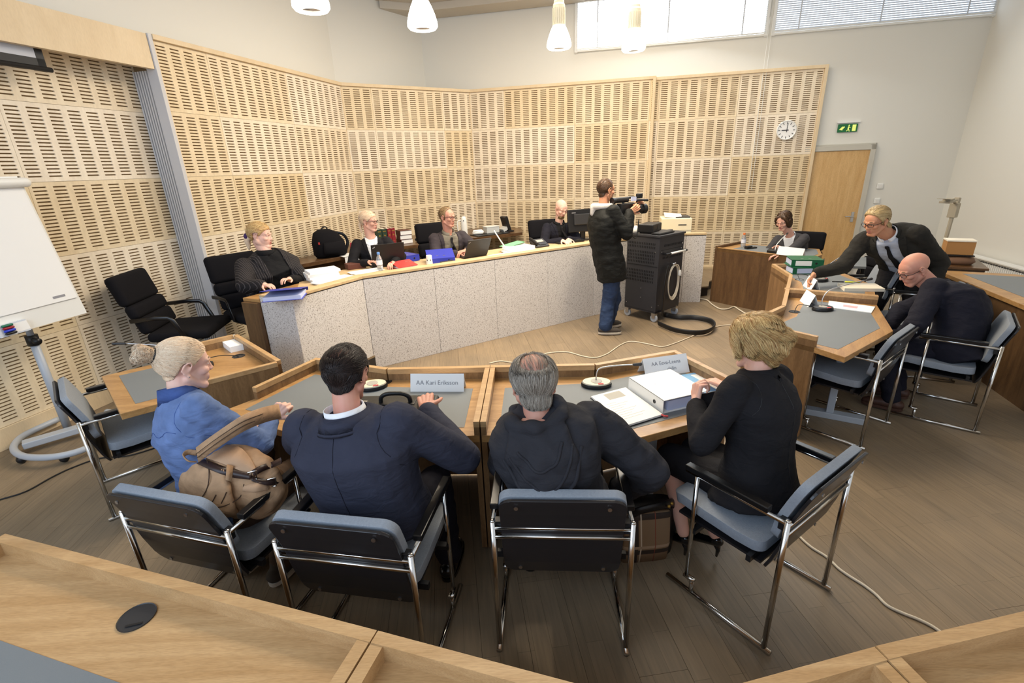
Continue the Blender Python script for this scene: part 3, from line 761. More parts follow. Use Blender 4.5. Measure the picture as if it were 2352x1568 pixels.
# ================================================================ lamps and wall fittings
emit('lamp_glass', (1, .95, .86, 1), 3.2)
plain('ribbed_cream', rgb(222, 214, 190), .5)
def pendant(x, y, z, label, en=62):
    t = thing('pendant_lamp', label, 'lamp', (x, y, z), group='pendant lamps over the court')
    pr = [(.062, .0), (.095, .004), (.108, .02), (.107, .045), (.095, .09), (.075, .14), (.055, .178), (.05, .18), (.05, .17), (.07, .135), (.085, .09), (.096, .045), (.096, .022), (.088, .012), (.062, .008)]
    ob('glass_shade', MB().lathe(pr, n=32, closed=True), 'lamp_glass', t, smooth=True)
    ob('reflector', MB().lathe([(.061, .004), (.058, .05), (.03, .09), (.0, .095)], n=24, closed=False), 'steel', t, smooth=True)
    B = MB().lathe([(.048, .172), (.05, .18), (.052, .31), (.052, .33), (.045, .345), (.045, .36), (.012, .405), (.006, .41)], n=24)
    for k in range(18):
        a = 2*PI*k/18; B.box((.053*math.cos(a), .053*math.sin(a), .245), (.006, .009, .13), a)
    ob('socket_housing', B, 'ribbed_cream', t)
    ob('cord', MB().tube([(0, 0, .4), (0, 0, 4.46-z)], .003, 6), 'dark_plastic', t)
    l = bpy.data.lights.new('bulb', 'SPOT'); l.energy = en; l.color = (1, .84, .62); l.spot_size = 2.4; l.spot_blend = .8; l.shadow_soft_size = .06
    lo = bpy.data.objects.new('bulb', l); COL.objects.link(lo); lo.location = (0, 0, -.02); lo.parent = t
    return t
pendant(-1.12, 3.39, 2.865, 'white glass pendant lamp, leftmost of the row and cut by the frame', 38)
pendant(-.555, 4.03, 2.90, 'white glass pendant lamp, second from the left')
pendant(.516, 4.89, 2.915, 'white glass pendant lamp with cream ribbed housing, left of the window edge')
pendant(1.217, 5.05, 2.905, 'white glass pendant lamp hanging before the bright window')
RZF = math.atan2(CD.y, CD.x)
def onfar(px, py, offs, base=K):
    p = onv(px, py, base-ND*offs, CD); return p
# clock on the boards
cp = onv(1806, 299, D0-ND*.02, CD)
ck = thing('wall_clock', 'round white wall clock with black hands on the slotted wall', 'clock', cp, RZF)
Rx = Matrix.Rotation(PI/2, 4, 'X')
ob('case', MB().lathe([(.13, -.03), (.143, -.022), (.143, .018), (.135, .026), (.128, .02), (.128, -.03)], n=40, M=Rx, closed=True), 'white_plastic', ck, smooth=True)
ob('dial', MB().lathe([(0, .012), (.13, .012), (.13, .008), (0, .008)], n=40, M=Rx), 'paper', ck)
hm = MB()
for k in range(12):
    a = PI*k/6; L = .03
    hm.box((math.sin(a)*.106, -.0145, math.cos(a)*.106), (.008, .002, L), ry=a)
ob('hour_marks', hm, 'black_plastic', ck)
ob('minute_hand', MB().box((0.004, -.018, .035), (.008, .002, .13), ry=.05), 'black_plastic', ck)
ob('hour_hand', MB().box((-.022, -.016, 0), (.1, .002, .011)), 'black_plastic', ck)
# exit sign
sp_ = onfar(1947, 294, .02)
es = thing('exit_sign', 'small green exit sign with arrow, running figure and door above the door', 'sign', sp_, RZF)
plain('sign_green', rgb(34, 110, 66), .5); emit('sign_glow', rgb(214, 226, 120), .35)
ob('plate', MB().box((0, .005, 0), (.27, .02, .115)), 'sign_green', es)
ob('rail', MB().box((0, .004, .085), (.31, .03, .02)), 'white_plastic', es)
sg = MB()
sg.add([(-.12, -.008, -.02), (-.075, -.008, .03), (-.07, -.008, -.03)], [(0, 2, 1)]).box((-.07, -.008, .0), (.02, .003, .06), ry=.7)
ob('arrow', sg, 'sign_glow', es)
ob('running_figure', MB().ell((.012, -.008, .036), (.011, .003, .011), 8, 5).box((.008, -.008, .005), (.018, .003, .035), ry=.25).box((-.002, -.008, -.028), (.01, .003, .04), ry=.7).box((.018, -.008, -.028), (.01, .003, .045), ry=-.4).box((.022, -.008, .01), (.03, .003, .008), ry=.4), 'sign_glow', es)
ob('door_symbol', MB().box((.085, -.008, 0), (.05, .003, .09)), 'sign_glow', es)
for px, py, lab in ((2021, 427, 'white light switch on the wall right of the door, upper one'), (2014, 461, 'white light switch on the wall right of the door, lower one')):
    p = onfar(px, py, .012); s = thing('light_switch', lab, 'switch', p, RZF)
    ob('plate', MB().box((0, 0, 0), (.085, .02, .085)), 'white_plastic', s, bev=.006); ob('rocker', MB().box((0, -.014, 0), (.045, .01, .05), rx=.12), 'white_plastic', s)
# radiator on the right wall
rt = thing('radiator', 'long white ribbed radiator under the right wall', 'radiator')
ra, rb = rgt(.62, .09), rgt(5.2, .09)
rz_ = math.atan2((rb-ra).y, (rb-ra).x); rm = (ra+rb)/2; rl = (rb-ra).length
ob('casing', MB().box((rm.x, rm.y, .33), (rl, .05, .42), rz_), 'white_plastic', rt)
ob('top_cover', MB().box((rm.x, rm.y, .55), (rl+.02, .11, .025), rz_), 'white_frame', rt, bev=.006)
rb_ = MB(); dr = (rb-ra).normalized(); nr = Vector((dr.y, -dr.x))
for k in range(int(rl/.035)):
    p = ra+dr*(.02+.035*k)+nr*.03; rb_.box((p.x, p.y, .32), (.016, .014, .36), rz_)
ob('ribs', rb_, 'white_plastic', rt, kind='stuff')
sl_ = MB()
for k in range(int(rl/.05)):
    p = ra+dr*(.02+.05*k)+nr*.032; sl_.box((p.x, p.y, .512), (.028, .012, .012), rz_)
ob('vent_slots', sl_, 'dark_plastic', rt, kind='stuff')
vp = ra-dr*.05+nr*.03; ob('valve', MB().lathe([(.0, -.04), (.025, -.038), (.03, .0), (.025, .038), (0, .04)], (vp.x, vp.y, .53), 14, Matrix.Rotation(PI/2, 4, 'X')), 'white_plastic', rt, smooth=True)
# projection screen hanging in the recess
plain('screen_white', rgb(196, 198, 204), .8)
sa = C0-DA*.92+NA*.07; sb = sa-DA*2.2
ps = thing('projection_screen', 'projection screen with black border half lowered behind the wooden header', 'screen')
ob('sheet', MB().wall(sb, sa, .004, 2.86, 3.05), 'screen_white', ps)
ob('border', MB().wall(sb, sa, .006, 2.8, 2.862).wall(sa-DA*.055, sa+DA*.0, .006, 2.8, 3.05), 'cable_black', ps)
ob('weight_bar', MB().tube([(sb.x, sb.y, 2.792), (sa.x+DA.x*.03, sa.y+DA.y*.03, 2.792)], .018, 10), 'cable_black', ps, smooth=True)
# ================================================================ flip chart
BR, TR = Vector((-3.48, 3.84, .95)), Vector((-3.58, 3.79, 1.99)); fu = Vector((.19, .98, 0)).normalized()
fc = thing('flip_chart', 'mobile flip chart with white board, paper pad and a grey ring base', 'flip chart', group=None)
fv = (TR-BR).normalized(); fn = fu.cross(fv).normalized()
if fn.x < 0: fn = -fn
def slab(o0, u0, v0, wu, hv, t):
    n = fn; return MB().add([o0, o0-u0*wu, o0-u0*wu+v0*hv, o0+v0*hv, o0-n*t, o0-u0*wu-n*t, o0-u0*wu+v0*hv-n*t, o0+v0*hv-n*t],
                            [(0, 3, 2, 1), (4, 5, 6, 7), (0, 1, 5, 4), (1, 2, 6, 5), (2, 3, 7, 6), (3, 0, 4, 7)])
ob('board', slab(BR, fu, fv, .85, 1.06, .025), 'white_plastic', fc)
ob('paper_pad', slab(BR+fv*.14+fn*.012-fu*.02, fu, fv, .81, .93, .01), 'paper', fc)
ob('clamp_bar', MB().cap(TR+fn*.03+fu*.0-fv*.02, TR+fn*.03-fu*.85-fv*.02, .035, .035), 'white_plastic', fc, smooth=True)
pf = MB()
for q in (.1, .55): 
    o = BR+fv*.17+fn*.0135-fu*q; pf.add([o, o-fu*.09, o-fu*.09+fv*.018, o+fv*.018], [(0, 3, 2, 1)])
ob('print', pf, 'print_grey', fc)
M0 = Vector((-3.69, 3.535, 0))
ob('mast', MB().tube([M0+Vector((0, 0, .05)), M0+Vector((0, 0, .85))], .028, 14).tube([M0+Vector((0, 0, .84)), M0+Vector((.0, 0, 1.2))], .022, 12), 'grey_paint', fc, smooth=True)
ob('clamp_knob', MB().tube([M0+Vector((0, 0, .79)), M0+Vector((0, 0, .87))], .04, 14).tube([M0+Vector((0, 0, .83)), M0+Vector((.08, -.04, .83))], .025, 10), 'black_plastic', fc, smooth=True)
ringp = [at(*q, .07) for q in ((135, 962), (58, 998), (33, 1022), (38, 1040), (70, 1050), (130, 1048), (195, 1031), (250, 1000), (276, 965), (270, 950), (245, 945))]
def spline(P, n=6):
    P = [Vector(p) for p in P]; out = []
    for i in range(len(P)-1):
        p0, p1, p2, p3 = P[max(i-1, 0)], P[i], P[i+1], P[min(i+2, len(P)-1)]
        for k in range(n):
            t = k/n
            out.append(.5*((2*p1)+(p2-p0)*t+(2*p0-5*p1+4*p2-p3)*t*t+(3*p1-p0-3*p2+p3)*t**3))
    return out+[P[-1]]
ob('ring_base', MB().tube(spline(ringp), .024, 12), 'grey_paint', fc, smooth=True)
ca, cb2 = at(52, 1022, .07), at(196, 980, .07); cm = (ca+cb2)/2
ob('cross_beam', MB().box((cm.x, cm.y, .07), ((cb2-ca).length, .09, .05), math.atan2((cb2-ca).y, (cb2-ca).x)), 'grey_paint', fc, bev=.006)
for q in ((50, 1055), (148, 1052), (262, 1000)):
    p = at(*q, .03); cs = ob('caster', MB().ell((p.x, p.y, .034), (.032, .032, .034)), 'black_plastic', fc, smooth=True)
mk = thing('marker_box', 'clear box with four whiteboard markers on the flip chart ledge', 'box')
o = BR-fu*.44+fv*.0+fn*.0
plain('clear_box', rgb(214, 220, 228), .2)
ob('tray', slab(o+fn*.035, fu, fv, .19, .085, .034), 'clear_box', mk)
ob('label', slab(o+fn*.0365+fv*.01, fu, fv, .1, .065, .001), 'paper', mk)
for k, c in enumerate((rgb(24, 110, 84), rgb(150, 24, 44), rgb(40, 60, 190), rgb(24, 24, 28))):
    plain('ink_%d' % k, c, .4); q = o+fn*.045-fu*.10+fv*(.075-.019*k)
    ob('marker', MB().cap(q, q-fu*.055, .009, .009), 'ink_%d' % k, mk, smooth=True)
# ================================================================ things on the front tables
def tent_card(label, p, q, h=.10, d=.075, lines=(), size=.034, flip=False):
    """folded card standing along p-q; the face with the print looks to the sitters (right of p->q)"""
    p, q = Vector(p), Vector(q); u = (q-p); L = u.length; u.normalize(); n = Vector((u.y, -u.x, 0))
    t = thing('name_card', label, 'card', (p+q)/2, math.atan2(u.y, u.x))
    e = .001
    ob('card', MB().add([(-L/2, -d/2, 0), (L/2, -d/2, 0), (L/2, 0, h), (-L/2, 0, h), (-L/2, d/2, 0), (L/2, d/2, 0),
                         (-L/2, -d/2+.003, 0), (L/2, -d/2+.003, 0), (L/2, 0, h-.004), (-L/2, 0, h-.004), (-L/2, d/2-.003, 0), (L/2, d/2-.003, 0)],
                        [(0, 1, 2, 3), (3, 2, 5, 4), (6, 9, 8, 7), (9, 10, 11, 8), (0, 6, 7, 1), (4, 5, 11, 10), (0, 3, 9, 6), (1, 7, 8, 2), (3, 4, 10, 9), (2, 8, 11, 5)]), 'paper', t)
    a = math.atan2(h, d/2)
    for i, ln in enumerate(lines):
        me = text_mesh(ln, size); o = link('lettering', me, 'print_grey', t)
        f = .5+(.16-.33*i if len(lines) > 1 else -.0)
        o.matrix_local = Matrix.Translation((0.02*0, -d/2+f*d/2-.0012, f*h)) @ Matrix.Rotation(a, 4, 'X')
    return t
Z = .7215
tent_card('white name card reading AA and a name, upright beside the briefcase', LF(-.462, -.16, Z), LF(-.142, -.175, Z), lines=('AA Kari Eriksson',), size=.036)
tent_card('white two-line name card behind the white ring binder', LF(.93, -.02, Z), LF(1.215, .06, Z), h=.105, d=.11, lines=('AA Eeva-Leena', '     ...delin'), size=.032)
plain('mic_cream', rgb(218, 208, 184), .45); plain('mic_disc', rgb(170, 166, 156), .5)
plain('print_red', rgb(220, 90, 90), .6)
def mic_base(label, p, ang, neck, small=False, dark=False):
    t = thing('desk_microphone', label, 'microphone', p, ang)
    B = MB(); prof = [(0, 0), (.085, 0), (.088, .012), (.083, .026), (.0, .026)]
    M2 = Matrix.Scale(.7, 4, (0, 1, 0))
    ob('foot', MB().lathe([(.0, 0), (.088, 0), (.09, .012), (.086, .022), (.0, .022)], n=28, M=M2), 'black_plastic', t, smooth=False)
    ob('top_plate', MB().lathe([(0, .022), (.082, .022), (.08, .029), (0, .030)], n=28, M=M2), 'dark_plastic' if dark else 'mic_cream', t)
    ob('speaker_disc', MB().lathe([(0, .030), (.033, .030), (.033, .0315), (0, .0315)], n=24), 'mic_disc', t)
    ob('talk_button', MB().box((.02, -.043, .031), (.03, .012, .004)), 'print_red', t)
    if neck:
        Pn = [Vector(q) for q in neck]
        ob('gooseneck', MB().tube(spline(Pn, 5), .0042, 8), 'steel', t, smooth=True)
        d = (Pn[-1]-Pn[-2]).normalized(); ob('capsule', MB().cap(Pn[-1], Pn[-1]+d*.035, .009, .011), 'dark_plastic', t, smooth=True)
    return t
mic_base('cream desk microphone with bent gooseneck left of the white notebook', LF(.635, -.16, Z), AF, [(0, .02, .03), (.005, .025, .075), (.03, .03, .1), (.12, .03, .112), (.22, .025, .118)])
mic_base('cream desk microphone half hidden behind the person in the navy suit', LF(-.71, -.13, Z), AF+.3, None)
def hole(label, p):
    return tag(ob('cable_hole', MB().lathe([(.0, 0), (.034, 0), (.034, .002), (.042, .003), (.044, 0), (.0, -.001)], p, 24), 'black_plastic'), label, 'grommet')
hole('black cable hole near the briefcase microphone', LF(-.66, -.045, .7205))
# briefcase
bc = thing('briefcase', 'black leather pilot briefcase with a top handle on the court table', 'briefcase', LF(-.43, -.60, Z), AF)
ob('body', MB().box((0, 0, .055), (.4, .17, .11)), 'black_leather' if 'black_leather' in MATS else plain('black_leather', rgb(28, 27, 27), .35, bump=.25, bscale=260), bc, bev=.018, seg=3)
ob('lid', MB().box((0, .0, .115), (.41, .18, .04)), 'black_leather', bc, bev=.014, seg=3)
st_ = MB()
for z in (.025, .05, .075): st_.cap((-.17, -.088, z), (.17, -.088, z), .007, .007, 8)
ob('ribs', st_, 'black_leather', bc, smooth=True)
ob('handle_plate', MB().box((0, 0, .137), (.2, .06, .004)), 'black_leather', bc, bev=.002)
ob('handle', MB().tube(spline([(-.075, 0, .138), (-.07, 0, .165), (-.045, 0, .182), (0, 0, .186), (.045, 0, .182), (.07, 0, .165), (.075, 0, .138)]), .011, 10), 'black_leather', bc, smooth=True)
for s in (-1, 1):
    ob('latch', MB().box((.165*s, .0, .138), (.035, .03, .008)).tube([(.15*s, -.01, .143), (.18*s, .012, .143)], .004, 6), 'chrome', bc)
    ob('handle_stud', MB().ell((.077*s, 0, .142), (.008, .008, .005), 8, 5), 'chrome', bc)
# white binder
wb_ang = AF+math.atan2(-.325, .131)
b0 = LF(.804, -.205, Z); b1 = LF(.935, -.53, Z)
plain('binder_white', rgb(244, 243, 238), .45); plain('page_blue', rgb(196, 204, 232), .8)
def binder(label, p, ang, mat, spine_label=None, tilt=0, w=.285, h=.318, t=.075, group=None, open_=0, pages=True):
    """lever arch file lying flat: spine along local x at y=0, covers reach to +y"""
    B = thing('ring_binder', label, 'binder', p, ang, group)
    ob('spine', MB().box((0, .0015, t/2), (h, .003, t)), mat, B)
    ob('bottom_cover', MB().box((0, w/2, .0015), (h, w, .003)), mat, B)
    tc_ = MB(Matrix.Translation((0, 0, t-.0015)) @ Matrix.Rotation(open_, 4, 'X')); tc_.box((0, w/2, 0), (h, w, .003)); ob('top_cover', tc_, mat, B)
    if pages: ob('pages', MB().box((0, w*.5+.015, t*.42), (h*.93, w*.82, t*.72)), 'page_blue', B)
    ob('finger_ring', MB().lathe([(.0, 0), (.011, 0), (.011, .002), (.008, .002), (.0, .001)], (h*.27, .0, t/2), 16, Matrix.Rotation(PI/2, 4, 'X')), 'black_plastic', B)
    if spine_label: ob('spine_label', MB().box((-h*.12, -.0005, t/2), (h*.5, .001, t*.72)), spine_label, B)
    tc2 = MB(Matrix.Translation((0, 0, t-.0005)) @ Matrix.Rotation(open_, 4, 'X'))
    for x in (-.04, .04): tc2.box((x, w*.28, .0012), (.028, .012, .001))
    ob('ring_slots', tc2, 'steel', B)
    return B
mb_ = (b0+b1)/2
binder('white lever arch file lying closed on the court table', mb_, math.atan2((b1-b0).y, (b1-b0).x), 'binder_white')
# open notebook beside it
nb = [LF(*q, Z) for q in ((.58, -.325), (.715, -.655), (.925, -.545), (.795, -.215))]
nbt = thing('notebook', 'white notebook lying left of the white binder', 'notebook')
ob('cover', MB().prism([p.xy for p in nb], Z, Z+.004), 'cable_black', nbt)
cn = sum(nb, Vector())/4
ob('pages', MB().prism([(p+(cn-p)*.02).xy for p in nb], Z+.004, Z+.014), 'paper', nbt)
lerp2 = lambda u, v: (nb[0].lerp(nb[3], u)).lerp(nb[1].lerp(nb[2], u), v)
ob('print_box', MB().prism([lerp2(*q).xy for q in ((.3, .06), (.75, .06), (.75, .26), (.3, .26))], Z+.014, Z+.0144), 'mic_disc', nbt)
lt = MB()
for k in range(9): 
    a, b2 = lerp2(.12, .36+.06*k), lerp2(.12+.25+.4*((k*37) % 10)/10, .36+.06*k); lt.wall(a, b2, .002, Z+.014, Z+.0143)
ob('print_lines', lt, 'mic_disc', nbt)
ob('ribbon', MB().tube([nb[2]+Vector((-.01, .0, .012)), nb[2]+Vector((.0, -.012, .01)), nb[2]+Vector((.02, -.008, .006))], .005, 6), 'print_red', nbt)
fd = thing('folder', 'white and light blue brochure under the pen beside the binder', 'brochure')
fq = [LF(*q, Z) for q in ((1.06, -.075), (1.30, .005), (1.40, -.235), (1.16, -.33))]
ob('sheet', MB().prism([p.xy for p in fq], Z, Z+.004), 'paper', fd)
plain('brochure_blue', rgb(130, 182, 226), .6)
l3 = lambda u, v: fq[0].lerp(fq[1], u).lerp(fq[3].lerp(fq[2], u), v)
ob('blue_field', MB().prism([l3(*q).xy for q in ((0, .0), (1, .0), (1, .08), (.62, .08), (.62, .95), (.18, .95), (.18, .08), (0, .08))], Z+.004, Z+.0044), 'brochure_blue', fd)
def pen(label, p, q, mat, r=.0055):
    t = thing('pen', label, 'pen'); p, q = Vector(p), Vector(q); d = (q-p).normalized()
    ob('barrel', MB().tube([p, p+(q-p)*.9], r, 10), mat, t, smooth=True); ob('tip', MB().tube([p+(q-p)*.9, q], [r, .0012], 10), 'steel', t, smooth=True)
    ob('clip', MB().box(p+(q-p)*.15+Vector((0, 0, r+.001)), (.035, .003, .002), math.atan2(d.y, d.x)), 'steel', t); return t
plain('pen_blue', rgb(60, 120, 190), .3)
pen('blue ballpoint pen by the table rim beside the brochure', LF(1.28, .035, Z+.011), LF(1.345, -.09, Z+.011), 'pen_blue')
pen('black ballpoint pen pointing at the hand of the person with the folder', LF(1.305, -.045, Z+.011), LF(1.385, -.19, Z+.011), 'black_plastic')
# ================================================================ right tables
def LRz(x, y): return LR(x, y, Z)
mic_base('dark desk microphone on the corner table before the bent-over person', LRz(-.375, -.30), AR-.9, [(0, .02, .03), (.01, .03, .1), (.06, .03, .16), (.2, .02, .2), (.36, .0, .235)], dark=True)
hole('black cable hole in the table before the bent-over person', LR(-.52, -.1, .7205))
tag(ob('microphone_cable', MB().tube(spline([LR(-.52, -.1, .722), LR(-.47, -.12, .77), LR(-.43, -.2, .76), LR(-.40, -.26, .735)]), .003, 6), 'cable_black'), 'thin black microphone cable arching from the hole before the bent-over person', 'cable')
tent_card('white name card standing edge-on before the bent-over person', LRz(-.31, -.235), LRz(-.115, -.165), h=.105, d=.085)
tent_card('white name card standing by the reaching hand of the leaning person', LRz(.32, -.245), LRz(.515, -.175), h=.105, d=.085)
sh = thing('document', 'white sheet with a pink mark before the bent-over person', 'paper')
ps_ = [LR(*q, Z) for q in ((-.05, -.35), (-.12, -.68), (-.33, -.64), (-.28, -.34))]
ob('sheet', MB().prism([p.xy for p in ps_], Z, Z+.006), 'paper', sh)
c_ = sum(ps_, Vector())/4; ob('pink_mark', MB().prism([(c_+(p-c_)*.32).xy for p in ps_], Z+.006, Z+.0064), 'print_pink', sh)
ps_ = [LR(*q, Z) for q in ((.62, -.43), (.72, -.74), (.51, -.80), (.39, -.48))]
tag(ob('paper_stack', MB().prism([p.xy for p in ps_], Z, Z+.03), 'paper_warm'), 'thick cream paper pad at the table edge below the leaning person', 'paper')
plain('marker_yellow', rgb(222, 222, 60), .4)
pen('yellow highlighter on the right table by the leaning person', LRz(.80, -.50)+Vector((0, 0, .008)), LRz(.82, -.64)+Vector((0, 0, .008)), 'marker_yellow', .008)
pen('black pen beside the yellow highlighter', LRz(.78, -.39)+Vector((0, 0, .006)), LRz(.80, -.50)+Vector((0, 0, .006)), 'black_plastic')
plain('binder_green', rgb(24, 96, 62), .4)
binder('green lever arch file, lower of the stacked pair', LRz(1.09, -.17), AR-1.15, 'binder_green', 'page_blue')
binder('green lever arch file, upper of the pair with a white spine label', LRz(1.12, -.15)+Vector((0, 0, .076)), AR-1.3, 'binder_green', 'paper')
mic_base('dark desk microphone under the reaching hand', LRz(.79, -.29), AR-.4, [(0, .02, .03), (.04, .03, .08), (.12, .02, .13), (.28, -.02, .2), (.42, -.06, .26)], dark=True)
hole('black cable hole beside the green binders', LR(.78, -.1, .7205))
tag(ob('microphone_cable', MB().tube(spline([LR(.78, -.1, .722), LR(.86, -.08, .76), LR(.9, -.16, .75), LR(.82, -.2, .73)]), .003, 6), 'cable_black'), 'thin looped black cable by the green binders', 'cable')
# ================================================================ witness desk
pw = [(-2.315, 3.60), (-2.10, 3.375), (-2.01, 3.455), (-2.225, 3.685)]
tag(ob('paper_stack', MB().prism(pw, .7205, .765), 'paper'), 'stack of blank white paper on the small witness desk', 'paper')
hole('black cable hole on the small witness desk', Vector((-2.005, 3.30, .7205)))
mw_ = thing('gooseneck_microphone', 'thin gooseneck microphone rising behind the hair bun of the person in denim', 'microphone')
ob('gooseneck', MB().tube(spline([(-2.15, 3.12, .725), (-2.2, 3.11, .82), (-2.36, 3.06, .905), (-2.56, 3.02, .945)]), .004, 8), 'steel', mw_, smooth=True)
ob('capsule', MB().cap((-2.56, 3.02, .945), (-2.62, 3.0, .953), .008, .009), 'dark_plastic', mw_, smooth=True)
ob('base', MB().lathe([(0, 0), (.06, 0), (.058, .02), (0, .024)], (-2.15, 3.12, .7205), 20), 'black_plastic', mw_)
tag(ob('microphone_cable', MB().tube(spline([(-2.005, 3.30, .722), (-2.09, 3.25, .75), (-2.2, 3.2, .74), (-2.16, 3.14, .73)]), .003, 6), 'cable_black'), 'black cable curving from the hole on the witness desk', 'cable')
# ================================================================ on the judges' bench
DZ = .9665
BA = math.atan2(.549, .836)
plain('binder_blue', rgb(52, 62, 168), .4); plain('binder_red', rgb(206, 66, 62), .45); plain('paper_green', rgb(120, 196, 140), .7)
plain('book_brown', rgb(92, 52, 42), .6); plain('book_green', rgb(44, 62, 44), .6); plain('book_red', rgb(142, 34, 44), .55); plain('gold', rgb(196, 156, 74), .4, .6)
plain('bottle_plastic', rgb(222, 230, 238), .08, spec=.6).node_tree.nodes['Principled BSDF'].inputs['Transmission Weight'].default_value = .75; plain('cap_blue', rgb(112, 158, 224), .4); plain('cap_orange', rgb(226, 120, 60), .4); plain('bottle_label', rgb(226, 228, 238), .5)
def bpt(px, py, dz=0): p = at(px, py, DZ+dz); p.z = DZ-.033+dz; return p
binder('blue lever arch file lying open at the left end of the stone bench', bpt(664, 664, .042), BA+2.75, 'binder_blue', open_=.16, t=.045)
binder('blue lever arch file behind the red folder on the stone bench', bpt(938, 596), BA+.2, 'binder_blue')
binder('large blue lever arch file propped open behind the white cup', bpt(1014, 598), BA-.35, 'binder_blue', open_=.3, t=.06, w=.24)
def sheets(label, p, ang, w, d, h, mat='paper', n=1, jit=.02, cat='paper', group=None):
    t = thing('paper_stack', label, cat, p, ang, group)
    for i in range(n):
        ob('sheets', MB().box((random.uniform(-jit, jit), random.uniform(-jit, jit), h*(i+.5)/n), (w, d, h/n*.96), random.uniform(-jit, jit)*5), mat, t)
    return t
sheets('tall stack of white case files with coloured tabs on the stone bench', bpt(742, 632), BA+.1, .3, .23, .1, n=4)
sheets('flat spread of white papers on the stone bench, in front of the tall stack', bpt(775, 638), BA+.35, .42, .26, .018, n=2)
sheets('white papers left of the black laptop on the stone bench', bpt(842, 617), BA+.1, .34, .14, .014, n=2)
tag(ob('book', MB(Matrix.Translation(bpt(818, 610)) @ Matrix.Rotation(BA, 4, 'Z')).box((0, .04, .03), (.2, .14, .06)), 'book_brown', bev=.004), 'closed dark red-brown book left of the black laptop', 'book')
def laptop(label, p, ang, mat, tilt, w=.33, d=.23):
    t = thing('laptop', label, 'laptop', p, ang)
    ob('base', MB().box((0, d/2, .009), (w, d, .018)), 'black_plastic', t, bev=.003)
    ob('keyboard', MB().box((0, d*.55, .0185), (w*.9, d*.5, .002)), 'dark_plastic', t)
    L = MB(Matrix.Translation((0, .0, .018)) @ Matrix.Rotation(tilt, 4, 'X')); L.box((0, -.005, d/2), (w, .012, d)); lid = ob('lid', L, mat, t, bev=.003)
    L = MB(Matrix.Translation((0, .0, .018)) @ Matrix.Rotation(tilt, 4, 'X')); L.box((0, .0015, d/2), (w*.92, .002, d*.86)); ob('display', L, 'glass_dark', lid)
    L = MB(Matrix.Translation((0, .0, .018)) @ Matrix.Rotation(tilt, 4, 'X')); L.box((-w*.42, -.0115, d*.88), (.03, .001, .009), ry=-.6); ob('badge', L, 'print_grey', lid)
    return t
laptop('black laptop seen from behind before the person in white shirt and glasses', bpt(893, 605, .0), BA-.12, 'black_plastic', .18, .37, .25)
laptop('black laptop tilted far back before the person in the grey shirt', bpt(1092, 584, .0), BA+.05, 'dark_plastic', .5, .33, .24)
def bottle(label, p, cap, h=.2):
    t = thing('water_bottle', label, 'bottle', p)
    s = h/.2
    ob('bottle_body', MB().lathe([(0, 0), (.028, .0), (.032, .008), (.032, .05), (.029, .056), (.032, .062), (.032, .12), (.026, .145), (.013, .172), (.012, .178), (0, .178)], n=20), 'bottle_plastic', t, smooth=True)
    ob('cap', MB().lathe([(0, .176), (.0155, .176), (.0155, .196), (.014, .2), (0, .2)], n=18), cap, t)
    ob('label', MB().lathe([(.0325, .065), (.0325, .115), (.032, .115), (.032, .065)], n=20, closed=True), 'bottle_label', t)
    return t
bottle('clear plastic water bottle with a light blue cap before the black laptop', bpt(873, 614), 'cap_blue')
rf = thing('folder', 'red folder sloping on the stone bench right of the laptop', 'folder', bpt(938, 610), BA+.1)
ob('cover', MB().box((0, .1, .045), (.24, .2, .004), rx=.2), 'binder_red', rf); ob('back_cover', MB().box((0, .1, .006), (.24, .2, .004)), 'binder_red', rf); ob('pages', MB().box((.01, .1, .014), (.22, .18, .012)), 'paper', rf)
ob('ring_slots', MB().box((.05, .13, .054), (.035, .01, .002), rx=.2).box((.09, .13, .054), (.035, .01, .002), rx=.2), 'steel', rf)
cu = thing('paper_cup', 'white cylindrical cup standing on the stone bench before the blue file', 'cup', bpt(986, 600))
ob('cup_body', MB().lathe([(0, 0), (.036, 0), (.038, .01), (.033, .098), (.03, .104), (0, .104)], n=20), 'white_plastic', cu, smooth=False)
ob('holes', MB().box((-.016, -.034, .052), (.008, .006, .012)).box((.02, -.032, .052), (.008, .006, .012)), 'black_plastic', cu)
cl = thing('glasses_case', 'small dark item with silver clips on the bench edge before the blue file', 'case', bpt(1030, 601), BA)
ob('body', MB().box((0, .03, .02), (.16, .06, .04)), 'dark_plastic', cl, bev=.008); ob('clips', MB().box((-.03, -.002, .03), (.02, .006, .03)).box((.03, -.002, .03), (.02, .006, .03)), 'chrome', cl)
sheets('white papers with a pink sheet right of the tilted-back laptop', bpt(1150, 581), BA+.1, .3, .2, .012, n=2)
sheets('thick fanned pile of papers with a green cover on the stone bench', bpt(1190, 573), BA+.05, .34, .24, .075, n=5, jit=.03)
tag(ob('cardboard_cover', MB(Matrix.Translation(bpt(1183, 571)) @ Matrix.Rotation(BA+.05, 4, 'Z')).box((.0, .06, .085), (.3, .16, .004), ry=-.12), 'paper_green'), 'green cardboard cover lying on the fanned paper pile', 'folder')
mj = thing('gooseneck_microphone', 'slanted white microphone stalk on the bench left of the paper pile', 'microphone')
p = bpt(1168, 575); ob('stalk', MB().tube([p+Vector((0, 0, .01)), p+Vector((-.1, -.02, .17)), p+Vector((-.17, -.03, .29))], [.009, .008, .007], 8), 'white_plastic', mj, smooth=True)
ob('base', MB().box(p+Vector((0, .05, .012)), (.14, .12, .024), BA), 'black_plastic', mj, bev=.006)
tp = thing('telephone', 'black desk telephone on the bench left of the screen', 'telephone', bpt(1248, 562), BA)
ob('body', MB().box((0, .09, .045), (.22, .18, .025), rx=.45), 'dark_plastic', tp, bev=.006); ob('stand', MB().box((0, .1, .02), (.18, .12, .04)), 'black_plastic', tp)
